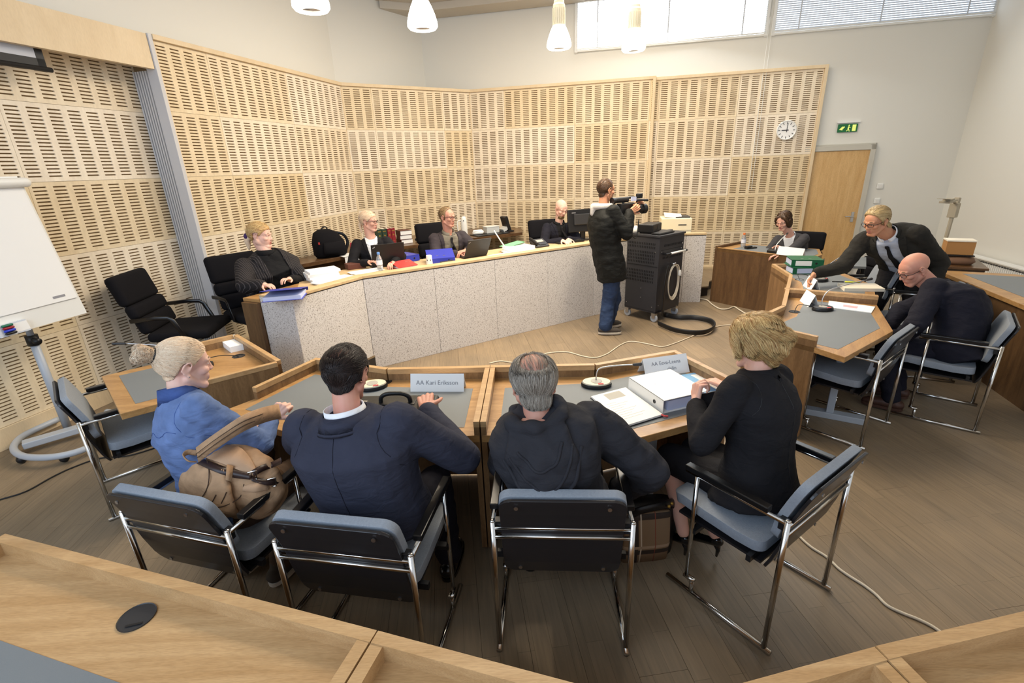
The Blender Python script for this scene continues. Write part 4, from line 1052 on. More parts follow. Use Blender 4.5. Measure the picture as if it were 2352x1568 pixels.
ob('display', MB().box((.02, .11, .072), (.11, .05, .002), rx=.45), 'mic_disc', tp); ob('handset', MB().cap((-.085, .03, .055), (-.085, .17, .1), .022, .022), 'black_plastic', tp, smooth=True)
ob('keypad', MB().box((.02, .05, .046), (.11, .055, .002), rx=.45), 'black_plastic', tp)
kb = thing('keyboard', 'black keyboard under the hands of the typing person', 'keyboard', bpt(1318, 553), BA-.15)
ob('body', MB().box((0, .12, .012), (.42, .14, .02)), 'black_plastic', kb, bev=.004)
ks = MB()
for r in range(5):
    for c in range(14): ks.box((-.19+.0285*c, .07+.024*r, .024), (.022, .018, .006))
ob('keys', ks, 'dark_plastic', kb, kind='stuff')
mo = thing('monitor', 'black computer monitor seen from behind beside the typing person', 'monitor', bpt(1345, 547), BA-.3)
ob('screen_back', MB().box((0, .1, .27), (.46, .045, .31), rx=-.12), 'black_plastic', mo, bev=.008)
ob('back_bulge', MB().box((0, .075, .29), (.3, .05, .15), rx=-.12), 'dark_plastic', mo, bev=.01)
ob('stand', MB().box((0, .1, .07), (.07, .03, .14)).box((0, .1, .008), (.24, .18, .016)), 'black_plastic', mo); ob('display', MB().box((0, .126, .27), (.42, .004, .27), rx=-.12), 'glass_dark', mo)
ob('logo', MB().box((-.16, .0565, .385), (.06, .002, .008), rx=-.12), 'print_grey', mo)
pr = thing('printer', 'cream office printer behind the stone bench end with white paper on top', 'printer', (2.46, 7.2, DZ-.033), math.radians(-12))
ob('printer_body', MB().box((0, 0, .12), (.42, .36, .24)), 'cream_plastic', pr, bev=.01); ob('tray_slot', MB().box((.08, -.182, .15), (.11, .004, .014)), 'dark_plastic', pr)
ob('output_paper', MB().box((-.04, 0, .265), (.24, .22, .012), rx=.15, ry=.08), 'paper', pr); ob('output_tray', MB().box((.09, .02, .247), (.2, .26, .014)), 'dark_plastic', pr)
ob('drawer_line', MB().box((0, -.181, .075), (.4, .003, .004)), 'mic_disc', pr)
# ================================================================ on the counter
CZ = .901
def cpt(px, py): p = at(px, py, CZ); p.z = CZ; return p
CA2 = math.radians(30)
bp_ = thing('backpack', 'black backpack slumped on the counter against the slotted wall', 'backpack', Vector((-2.40, 6.55, CZ)), math.radians(40))
ob('body', MB().loft([((0, 0, .0), (.19, 0, 0), (0, .11, 0)), ((0, 0, .04), (.22, 0, 0), (0, .14, 0)), ((-.01, .01, .2), (.21, 0, 0), (0, .13, 0)), ((-.03, .03, .32), (.15, 0, 0), (0, .1, 0)), ((-.04, .04, .36), (.07, 0, 0), (0, .05, 0))], 24), 'black_fabric', bp_, smooth=True)
ob('front_pocket', MB().loft([((0.02, -.12, .03), (.15, 0, 0), (0, .03, 0)), ((.02, -.14, .08), (.16, 0, 0), (0, .05, 0)), ((.01, -.12, .2), (.13, 0, 0), (0, .03, 0))], 20), 'black_fabric', bp_, smooth=True)
ob('shoulder_strap', MB().tube(spline([(.12, .02, .3), (.2, -.02, .27), (.24, -.03, .17), (.2, -.03, .06)]), .012, 8, sq=(.5, 1.6)), 'black_plastic', bp_, smooth=True)
ob('grab_handle', MB().tube(spline([(-.08, .03, .33), (-.05, .02, .385), (0, .03, .385), (.02, .03, .33)]), .009, 8), 'black_plastic', bp_, smooth=True)
ob('badge', MB().box((-.17, -.1, .2), (.02, .006, .03), rz=-.7), 'binder_red', bp_)
plain('pink_red', rgb(196, 70, 92), .6)
tag(ob('pouch', MB(Matrix.Translation(Vector((-2.17, 6.85, CZ)))).loft([((0, 0, 0), (.05, 0, 0), (0, .04, 0)), ((0, 0, .07), (.06, 0, 0), (0, .04, 0)), ((0, 0, .13), (.05, 0, 0), (0, .02, 0))], 14), 'pink_red', smooth=True), 'small pink and red pouch standing beside the black backpack', 'pouch')
tag(ob('document', MB(Matrix.Translation(Vector((-2.22, 6.60, CZ+.004))) @ Matrix.Rotation(.7, 4, 'Z')).box((0, -.02, .0), (.2, .28, .003), rx=.0).box((0, -.2, -.045), (.2, .003, .09)), 'paper'), 'white sheet hanging over the counter edge below the backpack', 'paper')
tr_ = thing('letter_tray', 'black letter tray with white paper behind the person in glasses and white shirt', 'tray', Vector((-2.06, 7.15, CZ)), CA2)
ob('tray', MB().box((0, 0, .04), (.3, .26, .08)), 'black_plastic', tr_, bev=.006); ob('papers', MB().box((0, 0, .095), (.26, .22, .03), .06), 'paper', tr_)
# books: green and red law books standing, boxed brown volumes lying
def law_book(label, p, ang, mat, w=.055, h=.25, d=.18):
    t = thing('book', label, 'book', p, ang, 'law books standing on the counter')
    ob('cover', MB().box((0, -d/2+.002, h/2), (w, .004, h)).box((-w/2+.0015, 0, h/2), (.003, d, h)).box((w/2-.0015, 0, h/2), (.003, d, h)), mat, t)
    ob('pages', MB().box((0, .004, h/2), (w-.008, d-.012, h-.012)), 'paper_warm', t)
    ob('gilt_ornament', MB().lathe([(0, 0), (.012, 0), (.012, .001), (0, .001)], (0, -d/2, h*.62), 14, Matrix.Rotation(PI/2, 4, 'X')).box((0, -d/2-.0004, h*.86), (w*.6, .001, .012)).box((0, -d/2-.0004, h*.25), (w*.5, .001, .006)), 'gold', t)
    return t
q0 = Vector((-1.95, 7.36, CZ)); du = Vector((.857, .515, 0))
lab = ['green law book, left one of the green pair on the counter', 'green law book with a gilt emblem, beside the red ones', 'red law book, nearer the green ones', 'red law book, nearer the brown volumes']
for i, (m_, w_) in enumerate((('book_green', .075), ('book_green', .075), ('book_red', .058), ('book_red', .058))):
    law_book(lab[i], q0+du*(.0+(0, .078, .15, .21)[i]), math.atan2(.515, .857), m_, w_)
q1 = q0+du*.40
for k in range(3):
    t = thing('book', ['brown bound volume with white edges, bottom of the lying stack', 'brown bound volume with white edges, middle of the lying stack', 'brown bound volume with white edges, top of the lying stack'][k], 'book', q1+Vector((0, 0, .066*k)), math.atan2(.515, .857)+(.06, -.05, .03)[k], 'brown volumes stacked on the counter')
    ob('cover', MB().box((-.09, 0, .0325), (.004, .2, .065)).box((0, 0, .0015), (.19, .2, .003)).box((0, 0, .0635), (.19, .2, .003)), 'book_brown', t); ob('pages', MB().box((.004, 0, .0325), (.18, .19, .058)), 'paper', t)
tag(ob('tape_dispenser', MB(Matrix.Translation(q1+du*.22)).ell((0, 0, .03), (.05, .035, .03)).ell((.01, -.01, .05), (.02, .02, .02)), 'black_plastic', smooth=True), 'small black desk gadget on the counter right of the brown volumes', 'gadget')
vq = Vector((-.70, 7.92, CZ))
vs_ = thing('thermos_flask', 'tall white vacuum flask on the counter behind the high-backed chair', 'flask', vq)
ob('flask_body', MB().lathe([(0, 0), (.05, 0), (.052, .02), (.046, .26), (.04, .3), (.03, .33), (0, .335)], n=20), 'white_plastic', vs_, smooth=True); ob('spout_button', MB().box((.0, -.042, .27), (.012, .012, .014)), 'black_plastic', vs_)
ob('handle', MB().tube(spline([(-.045, 0, .27), (-.1, 0, .25), (-.1, 0, .12), (-.05, 0, .08)]), .009, 8), 'white_plastic', vs_, smooth=True)
dm = thing('desk_mat', 'black mat with white towel and glassware on the counter end', 'mat', Vector((-.3, 8.22, CZ)), math.atan2(.516, .857))
ob('mat', MB().box((0, 0, .006), (.62, .3, .012)), 'black_plastic', dm, bev=.003)
tag(ob('towel', MB(Matrix.Translation(Vector((-.5, 8.12, CZ+.012)))).cap((-.06, 0, .03), (.06, .02, .03), .03, .03).cap((-.05, .03, .03), (.07, .05, .035), .03, .032).cap((-.06, -.01, .055), (.06, .03, .06), .022, .022), 'paper', smooth=True), 'rolled white towel on the black mat of the counter', 'towel')
plain('clear_plastic', rgb(206, 208, 206), .25)
gb_ = thing('glass_box', 'clear box with a dark contour on the black mat', 'box', Vector((-.28, 8.33, CZ+.012)), .54)
ob('body', MB().box((0, 0, .05), (.24, .14, .1)), 'clear_plastic', gb_, bev=.006); ob('lid', MB().box((0, 0, .104), (.25, .15, .012)), 'white_plastic', gb_, bev=.003)
dh = thing('document_holder', 'upright black document holder at the right end of the counter', 'holder', Vector((-.03, 8.47, CZ)), .54)
ob('back_plate', MB().box((0, 0, .13), (.06, .17, .27), ry=-.28), 'black_plastic', dh, bev=.006); ob('foot', MB().box((.02, 0, .012), (.18, .18, .024)), 'black_plastic', dh, bev=.004); ob('front_tray', MB().box((-.05, 0, .05), (.09, .15, .05), ry=-.5), 'clear_plastic', dh)
# ================================================================ projector cart
ca0, ca1, ca2 = Vector((1.836, 5.86, 0)), Vector((1.543, 6.288, 0)), Vector((2.256, 6.193, 0))
ux = (ca2-ca0).normalized(); uy = Vector((-ux.y, ux.x, 0)); CW, CDp = .54, .50
ct_ = thing('projector_cart', 'tall dark grey perforated steel equipment cart on casters', 'cart', ca0, math.atan2(ux.y, ux.x))
plain('cart_grey', rgb(50, 50, 54), .45, bump=.1, bscale=600); plain('cart_hole', rgb(16, 16, 18), .8)
z0c, z1c = .14, 1.08
ob('cabinet', MB().box((CW/2, CDp/2, (z0c+z1c)/2), (CW-.012, CDp-.012, z1c-z0c)), 'cart_grey', ct_, bev=.006)
ob('top_plate', MB().box((CW/2, CDp/2, z1c+.01), (CW+.01, CDp+.01, .026)), 'cart_grey', ct_, bev=.004)
ob('base_plate', MB().box((CW/2, CDp/2, z0c-.01), (CW-.02, CDp-.02, .02)), 'cart_grey', ct_)
hl = MB()
def perf(face, u0, u1, v0, v1, du_=.026, dv=.042):
    nu, nv = int((u1-u0)/du_), int((v1-v0)/dv)
    for i in range(nu):
        for j in range(nv):
            u, v = u0+(i+.5)*du_, v0+(j+.5)*dv
            hl.box((u, .0045, v) if face == 0 else (.0045, u, v), (.009, .004, .026) if face == 0 else (.004, .009, .026))
perf(1, .06, .48, .93, 1.03); perf(1, .06, .48, .74, .92); perf(1, .06, .48, .5, .7); perf(0, .1, .5, .95, 1.03); perf(0, .08, .5, .8, .87)
ob('perforation', hl, 'cart_hole', ct_, kind='stuff')
ob('panel_seam', MB().box((.004, CDp/2, .72), (.006, CDp-.03, .006)).box((CW/2, .004, .92), (CW-.1, .005, .004)), 'cart_hole', ct_)
bl = MB()
for y, z in ((.06, .9), (.06, .2), (.46, .2), (.24, .3), (.24, .42)): bl.ell((.003, y, z), (.004, .006, .006), 8, 5)
for x, z in ((.06, .9), (.06, .22), (.48, .9), (.48, .24), (.5, .96)): bl.ell((x, .003, z), (.006, .004, .006), 8, 5)
ob('bolts', bl, 'steel', ct_)
hb = ob('push_handle', MB().tube([(.16, -.05, .875), (.5, -.05, .875)], .013, 12), 'white_plastic', ct_, smooth=True)
ob('handle_bracket', MB().tube([(.07, -.05, .875), (.17, -.05, .875)], .014, 10).box((.09, -.025, .875), (.02, .05, .025)).box((.5, -.025, .875), (.02, .05, .025)).tube([(.49, -.05, .875), (.52, -.05, .875)], .015, 10), 'black_plastic', hb)
coil = MB()
for k in range(3):
    coil.tube([(.31+.105*math.cos(a)*(1+.05*k), -.022-.007*k, .5+.21*math.sin(a)*(1+.03*k)-.01*k) for a in [2*PI*i/28 for i in range(29)]], .007, 6, cap=False)
coil.tube(spline([(.31, -.035, .71), (.36, -.05, .7), (.4, -.05, .62)]), .007, 6)
ob('cable_coil', coil, 'cable_white', ct_, smooth=True); ob('cable_hook', MB().tube([(.27, .0, .73), (.27, -.06, .73)], .012, 8).ell((.27, -.06, .735), (.02, .01, .02), 10, 6), 'steel', ct_, smooth=True)
ob('plug', MB().cap((.4, -.05, .62), (.405, -.05, .575), .018, .022), 'white_plastic', ct_, smooth=True)
for i, (x, y) in enumerate(((.04, .04), (CW-.04, .04), (.04, CDp-.04), (CW-.04, CDp-.04))):
    w = ob('caster', MB().box((x, y, .115), (.05, .06, .05)).box((x-.02, y, .085), (.004, .05, .07)).box((x+.02, y, .085), (.004, .05, .07)), 'steel', ct_)
    ob('wheel', MB().lathe([(.012, -.013), (.045, -.014), (.05, -.01), (.05, .01), (.045, .014), (.012, .013)], (x, y, .05), 22, Matrix.Rotation(PI/2, 4, 'Y')), 'grey_paint', w, smooth=False)
def C3(x, y, z): return ca0+ux*x+uy*y+Vector((0, 0, z))
pj_ = thing('projector', 'black video projector lying on the grey cart', 'projector', C3(.2, .3, 1.107), math.atan2(ux.y, ux.x)+.25)
ob('body', MB().box((0, 0, .06), (.3, .2, .1)), 'black_plastic', pj_, bev=.012, seg=3); ob('lens', MB().lathe([(.0, -.02), (.032, -.02), (.036, .0), (.034, .04), (.026, .045), (.02, .03), (0, .03)], (.16, -.04, .075), 18, Matrix.Rotation(PI/2, 4, 'Y')), 'dark_plastic', pj_, smooth=True)
ob('side_panel', MB().box((.07, -.101, .06), (.12, .004, .06)), 'dark_plastic', pj_); ob('feet', MB().box((-.12, 0, .006), (.02, .16, .012)).box((.12, 0, .006), (.02, .16, .012)), 'black_plastic', pj_)
tag(ob('remote_control', MB(Matrix.Translation(C3(.38, .16, 1.107)) @ Matrix.Rotation(math.atan2(ux.y, ux.x)+.1, 4, 'Z')).box((0, 0, .008), (.2, .05, .016)), 'dark_plastic', bev=.004), 'flat black remote control lying on the front edge of the cart', 'remote')
kq = thing('keyboard', 'flat black keyboard lying at the front of the cart top', 'keyboard', C3(.2, .1, 1.107), math.atan2(ux.y, ux.x)+.06)
ob('body', MB().box((0, 0, .008), (.34, .12, .016)), 'black_plastic', kq, bev=.003); ob('keys', MB().box((0, 0, .018), (.31, .1, .004)), 'dark_plastic', kq)
sp2 = thing('speaker', 'small white rounded speaker beside the projector on the cart', 'speaker', C3(.04, .42, 1.107))
ob('body', MB().loft([((0, 0, 0), (.06, 0, 0), (0, .045, 0)), ((0, 0, .03), (.065, 0, 0), (0, .05, 0)), ((0, 0, .07), (.055, 0, 0), (0, .04, 0)), ((0, 0, .085), (.03, 0, 0), (0, .02, 0))], 18), 'white_plastic', sp2, smooth=True); ob('foot', MB().box((0, 0, .003), (.1, .08, .006)), 'cream_plastic', sp2)
hs_ = [C3(.17, -.03, .72), C3(.1, -.05, .55), C3(.08, -.05, .3), C3(.09, -.05, .14)]+[at(*q, .045) for q in ((1528, 722), (1560, 728), (1598, 729), (1632, 737), (1640, 750), (1620, 762), (1585, 763), (1545, 756), (1512, 742))]
tag(ob('cable_hose', MB().tube(spline(hs_, 6), .02, 10, sq=(.6, 1.7)), 'cable_black', smooth=True), 'thick black cable sleeve hanging from the cart and looping over the floor', 'hose')
# ================================================================ desk of the far woman, projector table
bottle('clear bottle with an orange cap on the far dark desk', Vector((3.30, 6.78, .768)), 'cap_orange', .2)
tag(ob('phone_case', MB(Matrix.Translation((3.32, 6.66, .768))).box((0, 0, .02), (.09, .06, .04), .3).box((.07, .01, .01), (.1, .05, .02), .3), 'black_plastic', bev=.006), 'small black case beside the orange-capped bottle', 'case')
m5 = thing('gooseneck_microphone', 'long slanted microphone on the far dark desk before the person in the grey blazer', 'microphone', (3.47, 6.25, .768))
ob('base', MB().box((0, 0, .022), (.17, .1, .044), -.9), 'black_plastic', m5, bev=.01); ob('gooseneck', MB().tube(spline([(0, 0, .04), (.02, .02, .10), (.1, .09, .15), (.22, .18, .21)]), .0055, 8), 'white_plastic', m5, smooth=True); ob('capsule', MB().cap((.22, .18, .21), (.25, .205, .225), .009, .009), 'dark_plastic', m5, smooth=True)
tent_card('white name card on the front edge of the far dark desk', Vector((3.44, 6.12, .783)), Vector((3.62, 5.86, .783)), h=.1, d=.08)
oh = thing('overhead_projector', 'grey overhead projector with a folded arm in the corner', 'projector', (5.12, 5.52, .761), math.radians(25))
plain('projector_beige', rgb(166, 156, 136), .5)
ob('column', MB().tube([(0.03, .1, .02), (.05, .1, .62)], .022, 8), 'projector_beige', oh); ob('housing', MB().box((.045, .1, .54), (.07, .08, .16)).box((.06, .1, .63), (.05, .05, .1), ry=.15), 'projector_beige', oh, bev=.006)
ob('head_arm', MB().tube([(.03, .1, .62), (-.1, .08, .66), (-.2, .06, .66)], .012, 8), 'projector_beige', oh, smooth=True)
ob('mirror_head', MB().box((-.24, .05, .66), (.16, .1, .02), ry=-.12).box((-.24, .05, .675), (.09, .07, .02), ry=-.12).box((-.36, .04, .69), (.18, .06, .004), ry=.1), 'projector_beige', oh); ob('lens', MB().disc((-.24, .05, .64), .035, .015, 16), 'black_plastic', oh)
ob('base_box', MB().box((0, 0, .06), (.3, .3, .12)), 'projector_beige', oh, bev=.006)
plain('cardboard', rgb(176, 128, 76), .8)
cx_ = thing('cardboard_box', 'brown cardboard box with a pale lid on the corner table', 'box', (4.98, 5.30, .87), math.radians(-30))
ob('carton', MB().box((0, 0, .07), (.24, .18, .14)), 'cardboard', cx_); ob('lid', MB().box((0, 0, .147), (.25, .19, .014)), 'paper_warm', cx_)
plain('bag_brown', rgb(120, 88, 66), .6)
bb = thing('shoulder_bag', 'flat brown bag lying under the cardboard box', 'bag', (4.97, 5.28, .762), math.radians(-30))
ob('body', MB().loft([((0, 0, 0), (.14, 0, 0), (0, .1, 0)), ((0, 0, .03), (.17, 0, 0), (0, .12, 0)), ((0, 0, .075), (.15, 0, 0), (0, .1, 0)), ((0, 0, .095), (.1, 0, 0), (0, .06, 0))], 20), 'bag_brown', bb, smooth=True); ob('flap', MB().box((0, -.02, .1), (.26, .16, .012)), 'black_plastic', bb, bev=.004)
# ================================================================ cables on the floor
def cable(label, pts, mat, r=.006, z=.007):
    P = [at(*q[:2], q[2] if len(q) > 2 else z) for q in pts]
    return tag(ob('cable', MB().tube(spline(P, 7), r, 7), mat, smooth=True), label, 'cable')
cable('long white cable waving over the open floor from the pair of tables', [(1124, 834), (1150, 829), (1180, 832), (1215, 825), (1252, 812), (1300, 808), (1340, 818), (1368, 821), (1395, 812), (1425, 792), (1450, 784), (1490, 790), (1520, 796), (1550, 788), (1600, 768), (1650, 749), (1700, 745)], 'cable_white')
cable('white cable snaking along the foot of the dark desk', [(1608, 686), (1624, 689), (1636, 699), (1654, 709), (1672, 709), (1686, 704), (1698, 711), (1716, 721), (1732, 721), (1748, 734)], 'cable_white', .009, .012)
cable('white cable curving over the parquet to the lower right', [(1812, 1190), (1832, 1226), (1862, 1255), (1898, 1278), (1925, 1304), (1950, 1322), (1985, 1344), (2012, 1365), (2038, 1390), (2075, 1408), (2110, 1422), (2145, 1440), (2180, 1466)], 'cable_white', .007)
cable('thin black cable on the floor at the left', [(-60, 1165), (0, 1147), (60, 1128), (120, 1095), (170, 1072), (230, 1052), (300, 1045), (380, 1020)], 'cable_black', .005)
# ================================================================ plaid handbag
m, nt, b = nodes('plaid')
tc = N(nt, 'ShaderNodeTexCoord'); sx = N(nt, 'ShaderNodeSeparateXYZ'); nt.links.new(tc.outputs['Object'], sx.inputs[0])
def stripe(sock, per, lo, hi, ph):
    a = N(nt, 'ShaderNodeMath', operation='ADD'); a.inputs[1].default_value = ph; nt.links.new(sock, a.inputs[0])
    w = N(nt, 'ShaderNodeMath', operation='WRAP'); w.inputs[1].default_value = per; w.inputs[2].default_value = 0; nt.links.new(a.outputs[0], w.inputs[0])
    g = N(nt, 'ShaderNodeMath', operation='GREATER_THAN'); g.inputs[1].default_value = lo; nt.links.new(w.outputs[0], g.inputs[0])
    l_ = N(nt, 'ShaderNodeMath', operation='LESS_THAN'); l_.inputs[1].default_value = hi; nt.links.new(w.outputs[0], l_.inputs[0])
    m_ = N(nt, 'ShaderNodeMath', operation='MULTIPLY'); nt.links.new(g.outputs[0], m_.inputs[0]); nt.links.new(l_.outputs[0], m_.inputs[1]); return m_.outputs[0]
colr = None; base = rgb(142, 116, 88)
prev = None
for sock, per, lo, hi, ph, c in ((sx.outputs[0], .2, .0, .035, .1, rgb(58, 46, 38)), (sx.outputs[2], .2, .0, .03, .14, rgb(58, 46, 38)), (sx.outputs[0], .2, .045, .052, .1, rgb(214, 196, 172)), (sx.outputs[2], .2, .04, .06, .14, rgb(176, 150, 124)), (sx.outputs[0], .2, .12, .124, .1, rgb(140, 70, 50))):
    k = stripe(sock, per, lo, hi, ph); mx = N(nt, 'ShaderNodeMix', data_type='RGBA'); nt.links.new(k, mx.inputs[0])
    if prev is None: mx.inputs[6].default_value = base
    else: nt.links.new(prev, mx.inputs[6])
    mx.inputs[7].default_value = c; prev = mx.outputs[2]
nt.links.new(prev, b.inputs['Base Color']); b.inputs['Roughness'].default_value = .7; MATS['plaid'] = m
hbg = thing('handbag', 'beige plaid handbag with dark leather sides on the floor by the hooded jacket', 'handbag', (.66, 2.03, 0), math.radians(4))
ob('front', MB().loft([((-.02, -.06, .0), (.12, 0, 0), (0, .02, 0)), ((-.02, -.07, .12), (.125, 0, 0), (0, .03, 0)), ((-.01, -.05, .27), (.12, 0, 0), (0, .02, 0)), ((-.01, -.05, .29), (.118, 0, 0), (0, .012, 0))], 22, 3.5), 'plaid', hbg, smooth=True)
ob('body', MB().loft([((0, .02, .0), (.15, 0, 0), (0, .075, 0)), ((0, .02, .12), (.16, 0, 0), (0, .085, 0)), ((0, .02, .28), (.145, 0, 0), (0, .06, 0)), ((0, .02, .31), (.13, 0, 0), (0, .04, 0))], 22, 3), 'black_leather', hbg, smooth=True)
ob('strap', MB().tube(spline([(-.1, -.06, .29), (-.06, -.08, .33), (.05, -.07, .34), (.12, -.03, .32), (.15, 0, .25), (.165, 0, .1)]), .013, 8, sq=(.5, 1.5)), 'black_leather', hbg, smooth=True)
ob('buckles', MB().ell((.085, -.075, .335), (.009, .007, .009), 8, 5).ell((.11, -.05, .33), (.009, .007, .009), 8, 5), 'gold', hbg)
# ================================================================ people
def skin(name, c, lip, shade=.9):
    m, nt, b = nodes(name)
    tc = N(nt, 'ShaderNodeTexCoord'); nz = N(nt, 'ShaderNodeTexNoise'); nz.inputs['Scale'].default_value = 18; nz.inputs['Detail'].default_value = 4
    nt.links.new(tc.outputs['Object'], nz.inputs['Vector'])
    rp = N(nt, 'ShaderNodeValToRGB'); rp.color_ramp.elements[0].position = .35; rp.color_ramp.elements[1].position = .7
    rp.color_ramp.elements[0].color = (c[0], c[1]*shade, c[2]*shade, 1); rp.color_ramp.elements[1].color = c
    nt.links.new(nz.outputs['Fac'], rp.inputs['Fac']); nt.links.new(rp.outputs['Color'], b.inputs['Base Color'])
    b.inputs['Roughness'].default_value = .5; b.inputs['Subsurface Weight'].default_value = .12; b.inputs['Subsurface Radius'].default_value = (.01, .004, .002); b.inputs['Subsurface Scale'].default_value = .5
    b.inputs['Specular IOR Level'].default_value = .35
    MATS[name] = m
skin('skin_fair', rgb(226, 178, 156), None); skin('skin_pale', rgb(228, 188, 170), None); skin('skin_ruddy', rgb(208, 156, 134), None, .86); skin('skin_tan', rgb(206, 152, 118), None)
skin('skin_leg', rgb(176, 128, 108), None)
plain('lip', rgb(192, 122, 110), .45); plain('eye_white', rgb(230, 226, 222), .25); plain('iris_dark', rgb(58, 52, 50), .2)
def hair_mat(name, c1, c2, rough=.42):
    m, nt, b = nodes(name)
    at_ = N(nt, 'ShaderNodeAttribute'); at_.attribute_name = 'tone'
    tc = N(nt, 'ShaderNodeTexCoord'); nz = N(nt, 'ShaderNodeTexNoise'); nz.inputs['Scale'].default_value = 120; nz.inputs['Detail'].default_value = 3
    nt.links.new(tc.outputs['Object'], nz.inputs['Vector'])
    ad = N(nt, 'ShaderNodeMath', operation='ADD'); nt.links.new(at_.outputs['Fac'], ad.inputs[0]); 
    mu = N(nt, 'ShaderNodeMath', operation='MULTIPLY_ADD'); mu.inputs[1].default_value = .6; mu.inputs[2].default_value = -.3; nt.links.new(nz.outputs['Fac'], mu.inputs[0]); nt.links.new(mu.outputs[0], ad.inputs[1])
    mx = N(nt, 'ShaderNodeMix', data_type='RGBA'); nt.links.new(ad.outputs[0], mx.inputs[0]); mx.inputs[6].default_value = c1; mx.inputs[7].default_value = c2
    nt.links.new(mx.outputs[2], b.inputs['Base Color']); b.inputs['Roughness'].default_value = rough; b.inputs['Specular IOR Level'].default_value = .45
    MATS[name] = m
hair_mat('hair_blonde', rgb(176, 122, 66), rgb(255, 230, 168)); hair_mat('hair_pale_blonde', rgb(222, 184, 146), rgb(254, 238, 212)); hair_mat('hair_dark', rgb(24, 20, 20), rgb(62, 48, 44)); hair_mat('hair_grey', rgb(116, 104, 92), rgb(196, 186, 172))
hair_mat('hair_brown', rgb(58, 40, 28), rgb(108, 78, 52)); hair_mat('hair_sandy', rgb(120, 96, 66), rgb(172, 144, 106)); hair_mat('hair_white_blonde', rgb(170, 140, 88), rgb(236, 214, 168))
def cloth(name, c, rough=.85, bump=.35, bscale=420, var=.1, vscale=9, fold=.32, sheen=.0):
    m, nt, b = nodes(name)
    tc = N(nt, 'ShaderNodeTexCoord')
    nz = N(nt, 'ShaderNodeTexNoise'); nz.inputs['Scale'].default_value = vscale; nz.inputs['Detail'].default_value = 5; nt.links.new(tc.outputs['Object'], nz.inputs['Vector'])
    rp = N(nt, 'ShaderNodeValToRGB'); rp.color_ramp.elements[0].position = .3; rp.color_ramp.elements[1].position = .7
    rp.color_ramp.elements[0].color = tuple(x*(1-var) for x in c[:3])+(1,); rp.color_ramp.elements[1].color = tuple(min(1, x*(1+var)) for x in c[:3])+(1,)
    nt.links.new(nz.outputs['Fac'], rp.inputs['Fac']); nt.links.new(rp.outputs['Color'], b.inputs['Base Color'])
    b.inputs['Roughness'].default_value = rough; b.inputs['Specular IOR Level'].default_value = .2; b.inputs['Sheen Weight'].default_value = sheen; b.inputs['Sheen Roughness'].default_value = .4
    mp = N(nt, 'ShaderNodeMapping'); mp.inputs['Scale'].default_value = (1, 1, 2.2); nt.links.new(tc.outputs['Object'], mp.inputs['Vector'])
    n1 = N(nt, 'ShaderNodeTexNoise'); n1.inputs['Scale'].default_value = 11; n1.inputs['Detail'].default_value = 2; n1.inputs['Distortion'].default_value = 1.2; nt.links.new(mp.outputs['Vector'], n1.inputs['Vector'])
    n2 = N(nt, 'ShaderNodeTexNoise'); n2.inputs['Scale'].default_value = bscale; nt.links.new(tc.outputs['Object'], n2.inputs['Vector'])
    b1 = N(nt, 'ShaderNodeBump'); b1.inputs['Strength'].default_value = fold; b1.inputs['Distance'].default_value = .02; nt.links.new(n1.outputs['Fac'], b1.inputs['Height'])
    b2 = N(nt, 'ShaderNodeBump'); b2.inputs['Strength'].default_value = bump; b2.inputs['Distance'].default_value = .002; nt.links.new(n2.outputs['Fac'], b2.inputs['Height']); nt.links.new(b1.outputs['Normal'], b2.inputs['Normal'])
    nt.links.new(b2.outputs['Normal'], b.inputs['Normal'])
    MATS[name] = m; return m, nt, b, rp
cloth('suit_navy', rgb(52, 54, 68)); cloth('suit_black', rgb(30, 29, 32)); cloth('suit_charcoal', rgb(54, 52, 54)); cloth('suit_brownblack', rgb(44, 42, 38)); cloth('jacket_anthracite', rgb(46, 46, 51))
cloth('suit_midnight', rgb(30, 30, 40)); cloth('blazer_grey', rgb(68, 66, 68)); cloth('suit_plum', rgb(62, 56, 60))
cloth('denim_shirt', rgb(98, 119, 162), var=.2, vscale=14); cloth('denim_sleeve', rgb(66, 88, 142), var=.25, vscale=14); cloth('jeans', rgb(46, 62, 92), var=.25, vscale=12)
cloth('shirt_white', rgb(236, 236, 238), fold=.3, sheen=0); cloth('shirt_grey', rgb(122, 116, 104), fold=.3); cloth('knit_black', rgb(26, 26, 28)); cloth('hood_grey', rgb(188, 184, 180)); cloth('parka_black', rgb(24, 25, 24), rough=.7)
cloth('trousers_dark', rgb(34, 32, 34)); cloth('trousers_brown', rgb(84, 68, 56)); cloth('shirt_blue', rgb(186, 192, 206), fold=.3); cloth('tie_dark', rgb(30, 28, 30), fold=0); cloth('canvas_tan', rgb(174, 140, 108), var=.16, vscale=20)
_, nt, b, rp = cloth('pinstripe', rgb(38, 36, 38))
tc = N(nt, 'ShaderNodeTexCoord'); mp = N(nt, 'ShaderNodeMapping'); mp.inputs['Rotation'].default_value = (0, 0, -.985); nt.links.new(tc.outputs['Object'], mp.inputs['Vector'])
wv = N(nt, 'ShaderNodeTexWave'); wv.inputs['Scale'].default_value = 17; wv.inputs['Distortion'].default_value = .3; wv.inputs['Detail Scale'].default_value = .3; nt.links.new(mp.outputs['Vector'], wv.inputs['Vector'])
r2 = N(nt, 'ShaderNodeValToRGB'); r2.color_ramp.elements[0].position = .9; r2.color_ramp.elements[1].position = .97; nt.links.new(wv.outputs['Fac'], r2.inputs['Fac'])
mx = N(nt, 'ShaderNodeMix', data_type='RGBA'); nt.links.new(r2.outputs['Color'], mx.inputs[0]); nt.links.new(rp.outputs['Color'], mx.inputs[6]); mx.inputs[7].default_value = rgb(84, 79, 80); nt.links.new(mx.outputs[2], b.inputs['Base Color'])
